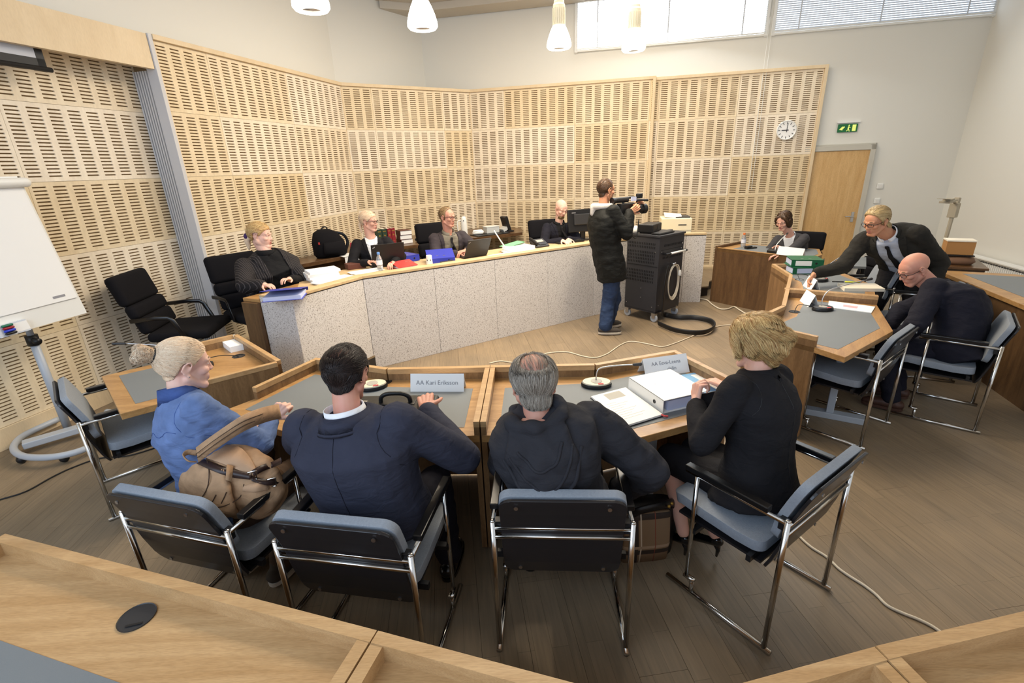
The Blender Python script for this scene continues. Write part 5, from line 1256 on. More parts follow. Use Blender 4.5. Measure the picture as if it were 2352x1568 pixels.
plain('shoe_black', rgb(16, 16, 17), .22, coat=.3); plain('shoe_brown', rgb(76, 50, 40), .5); plain('sneaker_grey', rgb(70, 64, 58), .8); plain('sole_white', rgb(206, 198, 184), .6); plain('spectacle', rgb(40, 30, 28), .3)
plain('leather_strap', rgb(52, 36, 32), .4)

def remesh(mb, vox, sm=4, fac=.5):
    me = mb.mesh('tmp'); o = bpy.data.objects.new('tmp', me); COL.objects.link(o)
    r = o.modifiers.new('r', 'REMESH'); r.mode = 'VOXEL'; r.voxel_size = vox
    if sm: s = o.modifiers.new('s', 'SMOOTH'); s.iterations = sm; s.factor = fac
    out = flatten(o, 'tmp'); bpy.data.objects.remove(o); bpy.data.meshes.remove(me)
    return out
def arr(me):
    v = np.empty(len(me.vertices)*3); me.vertices.foreach_get('co', v); v = v.reshape(-1, 3)
    n = np.empty(len(me.vertices)*3); me.vertices.foreach_get('normal', n); n = n.reshape(-1, 3)
    lt = np.empty(len(me.polygons), int); me.polygons.foreach_get('loop_total', lt)
    li = np.empty(len(me.loops), int); me.loops.foreach_get('vertex_index', li)
    st = np.r_[0, np.cumsum(lt)[:-1]]
    f = [tuple(li[s:s+t]) for s, t in zip(st, lt)]
    return v, n, f
def build(name, v, f): 
    me = bpy.data.meshes.new(name); me.from_pydata([tuple(p) for p in v], [], [tuple(int(i) for i in q) for q in f]); me.update()
    me.polygons.foreach_set('use_smooth', [True]*len(me.polygons)); return me
def subset(v, f, keep):
    idx = -np.ones(len(v), int); used = sorted({i for q, k in zip(f, keep) if k for i in q}); idx[used] = range(len(used))
    return v[used], [tuple(idx[i] for i in q) for q, k in zip(f, keep) if k], used
def ik(a, c, l1, l2, pole):
    a, c = Vector(a), Vector(c); d = c-a; L = d.length
    if L > (l1+l2)*.995: l1, l2 = l1*L/(l1+l2)*1.004, l2*L/(l1+l2)*1.004
    u = d.normalized(); x = (l1*l1-l2*l2+L*L)/(2*L); h = math.sqrt(max(0, l1*l1-x*x))
    p = Vector(pole); p = (p-u*p.dot(u))
    return a+u*x+p.normalized()*h
def frame(f, up=(0, 0, 1)):
    f = Vector(f).normalized(); r = f.cross(Vector(up)).normalized(); u = r.cross(f); return r, f, u
def hand(mb, w, d, nrm, side, curl=(.35, .45, .35), s=1.0, thumb=.6, spread=.05):
    """five-fingered hand: wrist w, direction d, palm looks along nrm; side 1 right, -1 left"""
    w, d, nrm = Vector(w), Vector(d).normalized(), Vector(nrm); nrm = (nrm-d*nrm.dot(d)).normalized(); l = d.cross(nrm)*(-side)   # l: toward the thumb
    l = l.normalized()
    K = []
    for i, (o, L0) in enumerate(((.030, .082), (.010, .088), (-.010, .084), (-.029, .076))):
        k = w+d*L0*s+l*o*s; K.append(k); mb.cap(w+l*o*.6*s+d*.012*s, k, .0145*s, .0115*s, 10)
    mb.ell(w+d*.045*s-nrm*-.003*s, (.03*s, .036*s, .014*s), 12, 8, Matrix((l, d, nrm)).transposed())
    for i, L in enumerate(((.042, .026, .021), (.047, .029, .022), (.044, .027, .021), (.034, .021, .019))):
        p = K[i]; q = d+l*spread*(1.5-i); a = 0
        for j in range(3):
            a += curl[j]*(1+.12*i); v = (q.normalized()*math.cos(a)+nrm*math.sin(a)); e = p+v*L[j]*s
            mb.cap(p, e, (.0092-.0009*j)*s, (.0086-.0011*j)*s, 9); p = e
    p = w+d*.022*s+l*.024*s; v = (d*.65+l*.75+nrm*.25).normalized()
    for j, L in enumerate((.04, .032, .027)):
        e = p+v*L*s; mb.cap(p, e, (.0125-.0015*j)*s, (.0112-.0016*j)*s, 9); p = e; v = (v*(1)+d*.45*thumb+nrm*.35*thumb-l*.3*thumb).normalized()
    return mb
def head_mesh(Hc, r, f, u, s, neck, jaw=1.0, fat=0.0, nose=1.0):
    """whole head and neck as overlapping volumes in the head's own axes"""
    B = MB(Matrix(((r.x*s, f.x*s, u.x*s, Hc[0]), (r.y*s, f.y*s, u.y*s, Hc[1]), (r.z*s, f.z*s, u.z*s, Hc[2]), (0, 0, 0, 1))))
    B.ell((0, -.014, .036), (.076+fat*.3, .096, .083), 26, 18)
    B.ell((0, .026, -.035), (.060*jaw+fat, .066+fat*.4, .082), 22, 14)
    B.ell((0, .045, .03), (.063, .045, .06), 20, 12)
    B.cap((-.022*jaw, .066, -.098), (.022*jaw, .066, -.098), .020+fat*.4, .020+fat*.4)
    for q in (-1, 1):
        B.cap((.056*jaw*q, -.004, -.05), (.022*q, .062, -.098), .020+fat, .018+fat*.6)
        B.ell((.040*q, .060, -.022), (.025+fat*.4, .027, .022))
        B.cap((.012*q, .092, .022), (.045*q, .074, .024), .0105, .0105, 10)
        B.ell((.0115*q*nose, .097, -.030), (.0095*nose, .011, .008), 10, 7)
        # ear: rim, lobe and inner
        B.ell((.079*q, -.012, -.004), (.007, .019, .030), 12, 10, Matrix.Rotation(.25*q, 3, 'Z'))
        B.tube([(.083*q+.006*q*math.sin(t/8*PI), -.012-.021*math.cos(t/8*PI*1.25+.3), .002+.031*math.sin(t/8*PI*1.25-.35)) for t in range(9)], .0045, 7)
        B.ell((.080*q, -.004, -.032), (.007, .009, .010), 10, 7)
        B.ell((.031*q, .079, .006), (.016, .008, .009), 12, 8)
    B.cap((0, .086, .02), (0, .103, -.024), .0085*nose, .0115*nose, 12); B.ell((0, .107, -.027), (.0105*nose, .010*nose, .0095), 12, 8)
    B.cap((-.019, .083, -.0575), (.019, .083, -.0575), .0085, .0085, 10); B.ell((0, .088, -.056), (.016, .009, .006)); B.cap((-.015, .083, -.070), (.015, .083, -.070), .009, .009, 10)
    W = MB(); Mi = B.M
    n0 = Mi @ Vector((0, -.022, -.045)); n1 = Mi @ Vector((0, .012, -.075))
    nr = .053*s*(1+fat*6)
    W.cap(n0, Vector(neck), nr, nr*1.08, 18); W.cap(n1, Vector(neck)+f*.01, nr*.75, nr*.9, 16)
    W.v += B.v; W.f += [tuple(i+len(W.v)-len(B.v) for i in q) for q in B.f]; W.mi = [0]*len(W.f)
    return W
TORSO_M = [(-.16, .13, .095), (-.06, .165, .118), (.06, .172, .122), (.22, .160, .116), (.40, .162, .118), (.58, .178, .124), (.74, .192, .124), (.86, .182, .108), (.94, .135, .085), (1.0, .075, .066)]
TORSO_F = [(-.16, .135, .100), (-.06, .172, .122), (.06, .176, .124), (.22, .148, .105), (.38, .138, .100), (.58, .152, .112), (.70, .160, .120), (.84, .158, .098), (.93, .118, .075), (1.0, .062, .056)]
def person(label, P, group=None):
    """P: neck, head, face, pelvis, right (shoulder axis), girth, arms, legs, clothes ... all in room coordinates"""
    Hc = Vector(P['head']); r, f, u = frame(P['face'], P.get('headup', (0, 0, 1))); s = P.get('hs', 1.0)
    neck, pel = Vector(P['neck']), Vector(P['pelvis'])
    fem = P.get('fem', False); g = P.get('girth', 1.0); gd = P.get('depth', g)
    R = Vector(P['right']).normalized(); spine = (neck-pel); Ls = spine.length; su = spine.normalized()
    R = (R-su*R.dot(su)).normalized(); F = su.cross(R).normalized()     # F chest direction
    bow = P.get('bow', .02)
    RP = Vector(P.get('hip_right', R)).normalized()
    def spt(t): return pel+spine*t-F*bow*4*t*(1-t)*(1 if 0 < t < 1 else 0)
    def rings(inf, lo=-.2, hi=1.01, sc=1.0):
        out = []
        for t, a, b_ in (TORSO_F if fem else TORSO_M):
            if t < lo or t > hi: continue
            c = spt(t); x = RP.lerp(R, max(0, min(1, t))).normalized(); gg = g if t < .8 else 1+(g-1)*.45; gq = gd if t < .8 else 1+(gd-1)*.45
            belly = P.get('belly', 0)*math.exp(-((t-.25)/.22)**2)
            out.append((c+F*belly*.5, x*(a*gg+inf), F*(b_*gq+inf+belly*.5)))
        return out
    sw = P.get('sw', .165 if fem else .188); sd = P.get('sdrop', .06)
    SR, SL = neck-su*sd+R*sw+F*P.get('sfwd', 0), neck-su*sd-R*sw+F*P.get('sfwd', 0)
    if 'SR' in P: SR = Vector(P['SR'])
    if 'SL' in P: SL = Vector(P['SL'])
    l1, l2 = P.get('arm', (.275, .25) if fem else (.30, .265))
    ER = Vector(P['elbR']) if 'elbR' in P else ik(SR, P['handR'], l1, l2, P.get('poleR', (0, 0, -1)))
    EL = Vector(P['elbL']) if 'elbL' in P else ik(SL, P['handL'], l1, l2, P.get('poleL', (0, 0, -1)))
    WR, WL = Vector(P['handR']), Vector(P['handL'])
    ra = P.get('armr', (.050, .042, .036, .026) if fem else (.058, .048, .041, .030))
    hipw = .085 if fem else .09
    HR, HL = pel+RP*hipw-su*.02, pel-RP*hipw-su*.02
    KR, KL, AR_, AL_ = (Vector(P[k]) for k in ('kneR', 'kneL', 'ankR', 'ankL'))
    lr = P.get('legr', (.082, .056, .05, .036) if fem else (.088, .06, .055, .04))
    # ---- body: one mesh (head and hands at a finer grain)
    hm = remesh(head_mesh(Hc, r, f, u, s, neck-su*.04+F*.0, P.get('jaw', .88 if fem else 1.0), P.get('fat', 0), P.get('nose', .88 if fem else 1.0)), P.get('hv', .0045), 5, .4)
    hv_, hn_, hf_ = arr(hm)
    bb = MB(); bb.loft(rings(-.012), 20)
    for S, E, W_ in ((SR, ER, WR), (SL, EL, WL)):
        bb.cap(S-su*.0, E, ra[0]*.9, ra[1]*.85).cap(E, W_, ra[2]*.85, ra[3]*.9)
    for H, K_, A_ in ((HR, KR, AR_), (HL, KL, AL_)):
        bb.cap(H, K_, lr[0]*.92, lr[1]*.92).cap(K_, K_.lerp(A_, .35), lr[1]*.9, lr[2]*1.02).cap(K_.lerp(A_, .35), A_, lr[2]*1.0, lr[3]*.92)
    bm_ = remesh(bb, .012, 4); bv_, bn_, bf_ = arr(bm_)
    hb_ = MB()
    hd = P.get('handdir', {}); 
    for sd_, W_, E in ((1, WR, ER), (-1, WL, EL)):
        k = 'R' if sd_ > 0 else 'L'; d = Vector(hd.get(k, (W_-E))).normalized(); nr = Vector(P.get('palm'+k, (0, 0, -1)))
        hand(hb_, W_+d*.008, d, nr, sd_, P.get('curl'+k, (.35, .5, .4)), P.get('hands', .92 if fem else 1.04)); hb_.cap(E.lerp(W_, .6), W_+d*.02, ra[3]*1.0, ra[3]*.82, 14)
    hnd = remesh(hb_, .0036, 3, .4); nv_, nn2, nf_ = arr(hnd)
    V = np.vstack([hv_, bv_, nv_]); o1, o2 = len(hv_), len(hv_)+len(bv_)
    Fc = hf_+[tuple(i+o1 for i in q) for q in bf_]+[tuple(i+o2 for i in q) for q in nf_]
    me = build('person', V, Fc)
    ob_ = link('person', me, [P['skin'], 'lip'] if 'beard' not in P else [P['skin'], 'lip', P['beard']])
    tag(ob_, label, 'person', group)
    # head-local coordinates
    Rm = np.array([[r.x, r.y, r.z], [f.x, f.y, f.z], [u.x, u.y, u.z]])
    def loc(p): return (np.asarray(p)-np.array(Hc)) @ Rm.T / s
    hl_ = loc(hv_); cen = np.array([hl_[list(q)].mean(0) for q in hf_])
    mi = np.zeros(len(Fc), int)
    lips = (np.abs(cen[:, 0]) < .022) & (cen[:, 1] > .075) & (((cen[:, 2]+.0635)/.0125)**2+(cen[:, 0]/.024)**2 < 1)
    mi[:len(cen)][lips] = 1
    if 'beard' in P: mi[:len(cen)][(cen[:, 1] > .03) & (cen[:, 2] < -.078) & (np.abs(cen[:, 0]) < .045) & (cen[:, 2] > -.135)] = 2
    me.polygons.foreach_set('material_index', mi.tolist())
    HM = Matrix(((r.x*s, f.x*s, u.x*s, Hc.x), (r.y*s, f.y*s, u.y*s, Hc.y), (r.z*s, f.z*s, u.z*s, Hc.z), (0, 0, 0, 1)))
    # ---- eyes, brows, glasses
    if not P.get('back', False):
        for q in (-1, 1):
            e = MB(HM); e.ell((.031*q, .0800, .0055), (.0135, .0075, .0058), 12, 8); e.cur = 1; e.ell((.0315*q, .0848, .0055), (.0050, .004, .0052), 10, 6); ob('eye', e, ['eye_white', 'iris_dark'], ob_, smooth=True)
            bmat = P.get('brow', 'hair_brown')
            ob('eyebrow', MB(HM).chain([(.014*q, .0935, .0275), (.03*q, .0895, .0315), (.048*q, .077, .028)], [.0034, .0040, .0024], 8), bmat, ob_, smooth=True)
            li_ = MB(HM).tube([(.017*q, .0845, .0075), (.024*q, .0875, .0115), (.033*q, .0865, .0122), (.043*q, .080, .0085)], .0011, 6); ob('eyelid', li_, 'iris_dark', ob_, smooth=True)
    if P.get('glasses'):
        G = MB(HM)
        for q in (-1, 1):
            cx = .033*q
            sq_ = lambda x: math.copysign(abs(x)**.55, x)
            pts = [(cx+.025*sq_(math.cos(t*2*PI/24)), .1035-.010*abs(math.cos(t*2*PI/24))*(1 if math.cos(t*2*PI/24)*q > 0 else 0), .004+.0145*sq_(math.sin(t*2*PI/24))) for t in range(25)]
            G.tube(pts, .0022, 6); G.tube([(.057*q, .095, .01), (.08*q, .06, .008), (.083*q, -.005, .01), (.082*q, -.02, -.002)], .0022, 6)
        G.tube([(-.009, .1055, .008), (.009, .1055, .008)], .0022, 6)
        ob('glasses', G, 'spectacle', ob_, smooth=True)
    # ---- clothing helper
    def garment(name, mb, mat, vox=.009, sm=6, wr=.006, wsc=9, cut=None, holes=None):
        m_ = remesh(mb, vox, sm); v, n, fs = arr(m_)
        if wr:
            d_ = np.array([noise.noise(Vector((p[0]*wsc, p[1]*wsc, p[2]*wsc*1.8)))+.5*noise.noise(Vector((p[0]*wsc*2.3+5, p[1]*wsc*2.3, p[2]*wsc*3.4))) for p in v]); v = v+n*(d_*wr)[:, None]
        bpy.data.meshes.remove(m_)
        if cut is not None:
            c = np.array([v[list(q)].mean(0) for q in fs]); keep = cut(c); v, fs, _ = subset(v, fs, keep)
        return v, n, fs
    out = {'obj': ob_, 'HM': HM, 'F': F, 'R': R, 'su': su, 'loc': loc, 'hv': hv_, 'hn': hn_, 'hf': hf_, 'neck': neck, 'SR': SR, 'SL': SL, 'ER': ER, 'EL': EL, 'WR': WR, 'WL': WL, 'rings': rings, 'spt': spt, 'pel': pel}
    # ---- trousers / skirt / shoes
    if P.get('trousers'):
        tb = MB(); tb.loft(rings(.012, -.2, .24), 20)
        for H, K_, A_ in ((HR, KR, AR_), (HL, KL, AL_)):
            e = K_.lerp(A_, P.get('trouser_len', .94)); k = P.get('flare', 1.0)
            tb.cap(H, K_, lr[0]+.02, lr[1]+.018, 14).cap(K_, e, lr[1]+.016, (lr[3]+.026)*k, 14)
        v, n, fs = garment('trousers', tb, None, .011, 5, .008, 10); link('trousers', build('trousers', v, fs), P['trousers'], ob_)
    if P.get('skirt'):
        tb = MB(); tb.loft(rings(.012, -.2, .3), 20)
        for H, K_ in ((HR, KR), (HL, KL)): tb.cap(H, H.lerp(K_, .97), lr[0]+.02, lr[1]+.026, 14)
        tb.cap((HR+HL)/2, (KR+KL)/2*.9+(HR+HL)/2*.1, .11, .07, 14)
        v, n, fs = garment('skirt', tb, None, .010, 5, .004, 8); link('skirt', build('skirt', v, fs), P['skirt'], ob_)
    for k, A_, K_ in (('R', AR_, KR), ('L', AL_, KL)):
        sh_ = P.get('shoe')
        if not sh_: continue
        td = Vector(P.get('toe'+k, P.get('toe', F))); td.z = 0; td.normalize(); sdv = Vector((td.y, -td.x, 0))
        base = Vector((A_.x, A_.y, A_.z-.075)) if sh_[0] != 'heel' else A_
        if sh_[0] == 'heel':
            # pump: raised heel, slanted foot, thin heel post
            hz = .075; h0 = A_-td*.015; toe = Vector((A_.x, A_.y, A_.z-.105))+td*.155
            B = MB(); B.chain([h0-Vector((0, 0, .035)), A_+td*.04-Vector((0, 0, .06)), toe-td*.03+Vector((0, 0, .012)), toe+Vector((0, 0, .008))], [.034, .031, .034, .018], 12, .8)
            mm = remesh(B, .005, 4); vv, _, ff = arr(mm); cc = np.array([vv[list(q)].mean(0) for q in ff]); rel = (cc-np.array(A_)) 
            al = rel @ np.array(td); opening = (al > .0) & (al < .095) & (rel[:, 2] > -.055-al*.33+.012); v2, f2, _ = subset(vv, ff, ~opening)
            so = link('shoe', build('shoe', v2, f2), sh_[1], ob_); ob('heel', MB().tube([h0-Vector((0, 0, .045)), h0-td*.012-Vector((0, 0, .085)), h0-td*.008-Vector((0, 0, .128))], [.022, .011, .006], 10), sh_[1], so, smooth=True)
        else:
            B = MB(); B.chain([base-td*.045+Vector((0, 0, .045)), base+td*.05+Vector((0, 0, .045)), base+td*.13+Vector((0, 0, .036)), base+td*.165+Vector((0, 0, .03))], [.043, .044, .040, .028], 14, .9, up=(0, 0, 1))
            B.cap(base+Vector((0, 0, .05)), base-td*.01+Vector((0, 0, .085)), .042, .044)
            mm = remesh(B, .006, 4); vv, nn3, ff = arr(mm); vv[:, 2] = np.maximum(vv[:, 2], base.z+.012)
            so = link('shoe', build('shoe', vv, ff), sh_[1], ob_)
            SB = MB(); SB.loft([(base+td*.055+Vector((0, 0, .0)), sdv*.046, td*.137), (base+td*.055+Vector((0, 0, .022)), sdv*.047, td*.139)], 26, 2.6); ob('sole', SB, sh_[2], so)
            if sh_[0] == 'sneaker':
                lc = MB()
                for t in range(4): c = base+td*(.055+.02*t)+Vector((0, 0, .088-.012*t)); lc.tube([c-sdv*.02, c+sdv*.02+td*.01], .003, 6)
                ob('laces', lc, 'sole_white', so)
    # ---- upper garment
    if P.get('top'):
        T = P['top']; inf = T.get('inf', .02); jb = MB()
        rg = rings(inf, T.get('lo', -.2), 1.01)
        if T.get('hem'):   # jacket tails below the hips
            c0, x0, y0 = rg[0]; dn_ = Vector(T.get('hemdir', -su)); rg = [(c0+dn_*T['hem'], x0*1.18, y0*1.2), (c0+dn_*T['hem']*.5, x0*1.16, y0*1.16)]+rg[1:]
        jb.loft(rg, 24)
        si = T.get('sleeve', .016)
        for S, E, W_, k in ((SR, ER, WR, 'R'), (SL, EL, WL, 'L')):
            e = E.lerp(W_, T.get('cuff'+k, T.get('cuff', .93)))
            jb.ell(S+R*(.0 if k == 'R' else 0)-su*.005, ((ra[0]+si)*1.0,)*3, 14, 10)
            jb.cap(S, S.lerp(E, .5), ra[0]+si, ra[1]+si+.003, 14).cap(S.lerp(E, .5), E, ra[1]+si+.003, ra[1]+si, 14).cap(E, e, ra[2]+si+.003, ra[3]+si+.002, 14)
        for ex in T.get('extra', []): jb.cap(*ex)
        vo = T.get('vox', .0085)
        v, n, fs = garment('top', jb, None, vo, T.get('sm', 5), T.get('wr', .006), T.get('wsc', 8))
        nk = np.array(neck); Ra, Fa, Sa = np.array(R), np.array(F), np.array(su)
        me_ = build('top', v, fs)
        bv_h = BVHTree.FromPolygons([tuple(p) for p in v], fs)
        out['bvh'] = bv_h
        V_ = T.get('v')
        if V_:
            w0, L, lap = V_['w'], V_['L'], V_.get('lap', .05)
            bmx = bmesh.new(); bmx.from_mesh(me_)
            for ww, LL in ((w0, L), (w0+lap, L)):
                for q in (-1, 1):
                    a_ = neck+R*q*ww+su*.02; b2 = neck+R*q*V_.get('end', 0)-su*LL; dl = (b2-a_).normalized(); pn = dl.cross(F).normalized()
                    bmesh.ops.bisect_plane(bmx, geom=bmx.verts[:]+bmx.edges[:]+bmx.faces[:], plane_co=a_, plane_no=pn, dist=1e-5)
            bmx.to_mesh(me_); bmx.free(); me_.update(); v, n, fs = arr(me_)
            c = np.array([v[list(q)].mean(0) for q in fs])-nk; uu, vv, ww_ = c @ Ra, c @ Sa, c @ Fa
            # distance along the spine axis; line half-widths there
            def half(w): return V_.get('end', 0)+(w-V_.get('end', 0))*(vv+L)/(L+.02)
            front = (ww_ > .0) & (ww_ < .26*gd) & (vv > -L) & (vv < .06)
            inV = front & (np.abs(uu) < half(w0)); inLap = front & ~inV & (np.abs(uu) < half(w0+lap)) & (vv > -L*.93) & (vv < -.005)
            sv, sf, used = subset(v, fs, inV); sv = sv-n[used]*.006
            link('shirt', build('shirt', sv, sf), V_['shirt'], ob_)
            lv, lf, used = subset(v, fs, inLap); lv = lv+n[used]*.006
            top = None
            jv, jf, _ = subset(v, fs, ~inV)
            me2 = build(T['name'], jv, jf); top = link(T['name'], me2, T['mat'], ob_)
            so_ = top.modifiers.new('s', 'SOLIDIFY'); so_.thickness = .004; so_.offset = -1
            if lf and lap > .01:
                lo_ = link('lapels', build('lapels', lv, lf), V_.get('lapmat', T['mat']), top); so_ = lo_.modifiers.new('s', 'SOLIDIFY'); so_.thickness = .005; so_.offset = -1
            if V_.get('tie'):
                tv = []; ts = [0, .02, .05, .1, .16, .24, .32, .40, .47]; tw = [.013, .018, .012, .017, .02, .024, .028, .031, .004]
                for t_, w_ in zip(ts, tw):
                    if t_ > V_.get('tielen', L+.1): break
                    for q in (-1, 1):
                        o_ = neck-su*(t_+.015)+F*.5+R*q*w_; h_ = bv_h.ray_cast(o_, -F)[0]
                        if h_ is None: h_ = neck-su*(t_+.015)+F*.1+R*q*w_
                        tv.append(h_+F*(.004 if t_ > .02 else .012))
                tm = MB().add(tv, [(2*i, 2*i+1, 2*i+3, 2*i+2) for i in range(len(tv)//2-1)]); to = ob('tie', tm, V_['tie'], ob_, smooth=True); so_ = to.modifiers.new('s', 'SOLIDIFY'); so_.thickness = .006
        else:
            me_.name = T['name']; top = link(T['name'], me_, T['mat'], ob_)
        out['top'] = top
        # collar bands around the neck
        def band(name, mat, rad, h, tilt, a0, a1, lift=0, flare=.014, th=.006, parent=None, drop=0):
            B = []; nA = 22; fs2 = []
            if a0 < 0: a0 += PI; a1 += PI
            for i in range(nA+1):
                a = a0+(a1-a0)*i/nA
                d = F*math.cos(a)+R*math.sin(a)
                z = lift+tilt*(-math.cos(a))
                p0 = neck+d*(rad+flare)+su*(z-h*.5-drop*max(0, math.cos(a))); p1 = neck+d*rad+su*(z+h*.5)
                p2 = neck+d*(rad+flare+th)+su*(z-h*.5-.012-drop*max(0, math.cos(a)))
                B += [p1, p2, p0]
            for i in range(nA): fs2 += [(3*i, 3*i+1, 3*i+4, 3*i+3), (3*i+1, 3*i+2, 3*i+5, 3*i+4)]
            o_ = ob(name, MB().add(B, fs2), mat, parent or top, smooth=True); s_ = o_.modifiers.new('s', 'SOLIDIFY'); s_.thickness = .004; return o_
        nr = P.get('neckr', .058 if fem else .066)
        for cdef in T.get('collars', []): band(*cdef[:1], cdef[1], nr+cdef[2], *cdef[3:])
    return out
def seam(pz, pts, mat, name='seam', r=.0013):
    """stitched line laid on the top garment: points (along shoulder axis, along spine axis) cast on from behind"""
    out = []
    for u_, v_ in pts:
        o_ = pz['neck']+pz['R']*u_+pz['su']*v_-pz['F']*.6; h = pz['bvh'].ray_cast(o_, pz['F'])[0]
        if h is not None: out.append(h-pz['F']*.0006)
    if len(out) > 2: ob(name, MB().tube(out, r, 5), mat, pz['top'], smooth=True)
def arm_seam(pz, k, rad, mat, name='seam', tilt=.25):
    """armhole seam: a ring round the shoulder pressed on the garment"""
    S, q = (pz['SR'], 1) if k == 'R' else (pz['SL'], -1); c = S-pz['R']*q*.03-pz['su']*.03; out = []
    for i in range(25):
        a_ = 2*PI*i/24; d_ = (pz['su']*math.cos(a_)-pz['F']*math.sin(a_))+pz['R']*q*tilt*math.cos(a_)*-.5
        h = pz['bvh'].find_nearest(c+d_*rad)[0]
        if h is not None: out.append(h)
    ob(name, MB().tube(out, .0014, 5), mat, pz['top'], smooth=True)
def strands(name, parent, bvh, seeds, flow, mat, n_step=7, step=.013, rad=.0007, lift=.0015, seed=1, jit=.25, taper=True, tsd=.28):
    """hair strands that follow a surface: thin three-sided tubes, a random tone each"""
    rnd = random.Random(seed); vs, fs, tone = [], [], []
    for p0, nrm in seeds:
        p = Vector(p0); pts = [p.copy()]; L = rnd.uniform(.6, 1.15); off = rnd.uniform(.2, 1.0)*lift; tn = min(1, max(0, rnd.gauss(.5, tsd)))
        jx = Vector((rnd.gauss(0, jit), rnd.gauss(0, jit), rnd.gauss(0, jit)))
        for k in range(n_step):
            d = flow(p); d = d+jx*.35
            h, n, _, _ = bvh.find_nearest(p)
            if h is None: break
            d = (d-n*d.dot(n)); 
            if d.length < 1e-6: break
            p = p+d.normalized()*step*L; h, n, _, _ = bvh.find_nearest(p)
            if h is None: break
            p = h+n*off*(1+.12*k); pts.append(p.copy())
        m = len(pts)
        if m < 3: continue
        o = len(vs)
        for i, q in enumerate(pts):
            t = (pts[min(i+1, m-1)]-pts[max(i-1, 0)]).normalized(); a = t.orthogonal().normalized(); b2 = t.cross(a); rr = rad*(1-.75*(i/(m-1))**2)
            for k in range(3): g = 2*PI*k/3; vs.append(q+a*math.cos(g)*rr+b2*math.sin(g)*rr); tone.append(tn)
        for i in range(m-1):
            for k in range(3): fs.append((o+3*i+k, o+3*i+(k+1) % 3, o+3*i+3+(k+1) % 3, o+3*i+3+k))
    me = build(name, vs, fs); at_ = me.attributes.new('tone', 'FLOAT', 'POINT'); at_.data.foreach_set('value', tone)
    return link(name, me, mat, parent)
def scalp(pz, mask, thick, name, mat, n_str=0, flow=None, st=None, taper=.022, seed=3):
    """hair cap grown from the head's own surface where mask(local) > 0"""
    hv, hn, hf = pz['hv'], pz['hn'], pz['hf']; L = pz['loc'](hv); m = np.array([mask(p) for p in L])
    ear = (np.abs(L[:, 0]) > .077) & (L[:, 1] > -.04) & (L[:, 1] < .015) & (L[:, 2] < .035)
    m = np.where(ear, -.01, m); keep = [all(m[i] > -.002 for i in q) for q in hf]
    v = hv+hn*(thick*np.sqrt(np.clip(m/taper, 0, 1))+.0012)[:, None]
    sv, sf, used = subset(v, hf, keep)
    me = build(name, sv, sf); at_ = me.attributes.new('tone', 'FLOAT', 'POINT'); at_.data.foreach_set('value', [.32]*len(sv))
    o = link(name, me, mat, pz['obj'])
    if n_str:
        bvh = BVHTree.FromPolygons([tuple(p) for p in sv], sf); rnd = random.Random(seed)
        seeds = [(sv[i], None) for i in (rnd.randrange(len(sv)) for _ in range(n_str))]
        HM = pz['HM']; R3 = HM.to_3x3(); inv = HM.inverted()
        strands('hair_strands', o, bvh, seeds, lambda p: R3 @ Vector(flow(inv @ p)), mat, **(st or {}))
    return o
def hairvol(pz, mb, name, mat, vox=.005, n_str=0, flow=None, st=None, sm=4, seed=3, cut=None):
    """fuller hair: a volume built in head axes, with strands over it"""
    m_ = remesh(mb, vox, sm); v, n, fs = arr(m_); bpy.data.meshes.remove(m_)
    L = pz['loc'](v)
    wv_ = np.array([noise.noise(Vector((p[0]*60, p[1]*25, p[2]*25))) for p in L]); v = v+n*(wv_*.004)[:, None]
    if cut is not None:
        c = np.array([L[list(q)].mean(0) for q in fs]); v, fs, _ = subset(v, fs, cut(c))
    me = build(name, v, fs); at_ = me.attributes.new('tone', 'FLOAT', 'POINT'); at_.data.foreach_set('value', [.45]*len(v))
    o = link(name, me, mat, pz['obj'])
    if n_str:
        bvh = BVHTree.FromPolygons([tuple(p) for p in v], fs); rnd = random.Random(seed)
        seeds = [(v[i], None) for i in (rnd.randrange(len(v)) for _ in range(n_str))]
        HM = pz['HM']; R3 = HM.to_3x3(); inv = HM.inverted()
        strands('hair_strands', o, bvh, seeds, lambda p: R3 @ Vector(flow(inv @ p)), mat, **(st or {}))
    return o
def line(y, pts):
    for (a, za), (c, zc) in zip(pts, pts[1:]):
        if y >= c: return za+(zc-za)*(a-y)/(a-c) if y <= a else za
    return pts[-1][1]
HAIRLINE = [(.12, .080), (.085, .076), (.06, .062), (.035, .03), (.022, -.012), (.008, -.014), (-.03, -.014), (-.055, -.062), (-.1, -.082), (-.14, -.085)]
def short_mask(p): return p[2]-line(p[1], HAIRLINE)
# ================================================================ the people
def aty(px, py, Y):
    d = _fw + RI*((px-1176)/FPX) - UP*((py-784)/FPX)
    return Vector((0, 0, CAM_H)) + d*(Y/d.y)
V3 = Vector
flow_back = lambda p: Vector((p.x*1.5, -1, -.35))
flow_down = lambda p: Vector((0, -.35, -1))
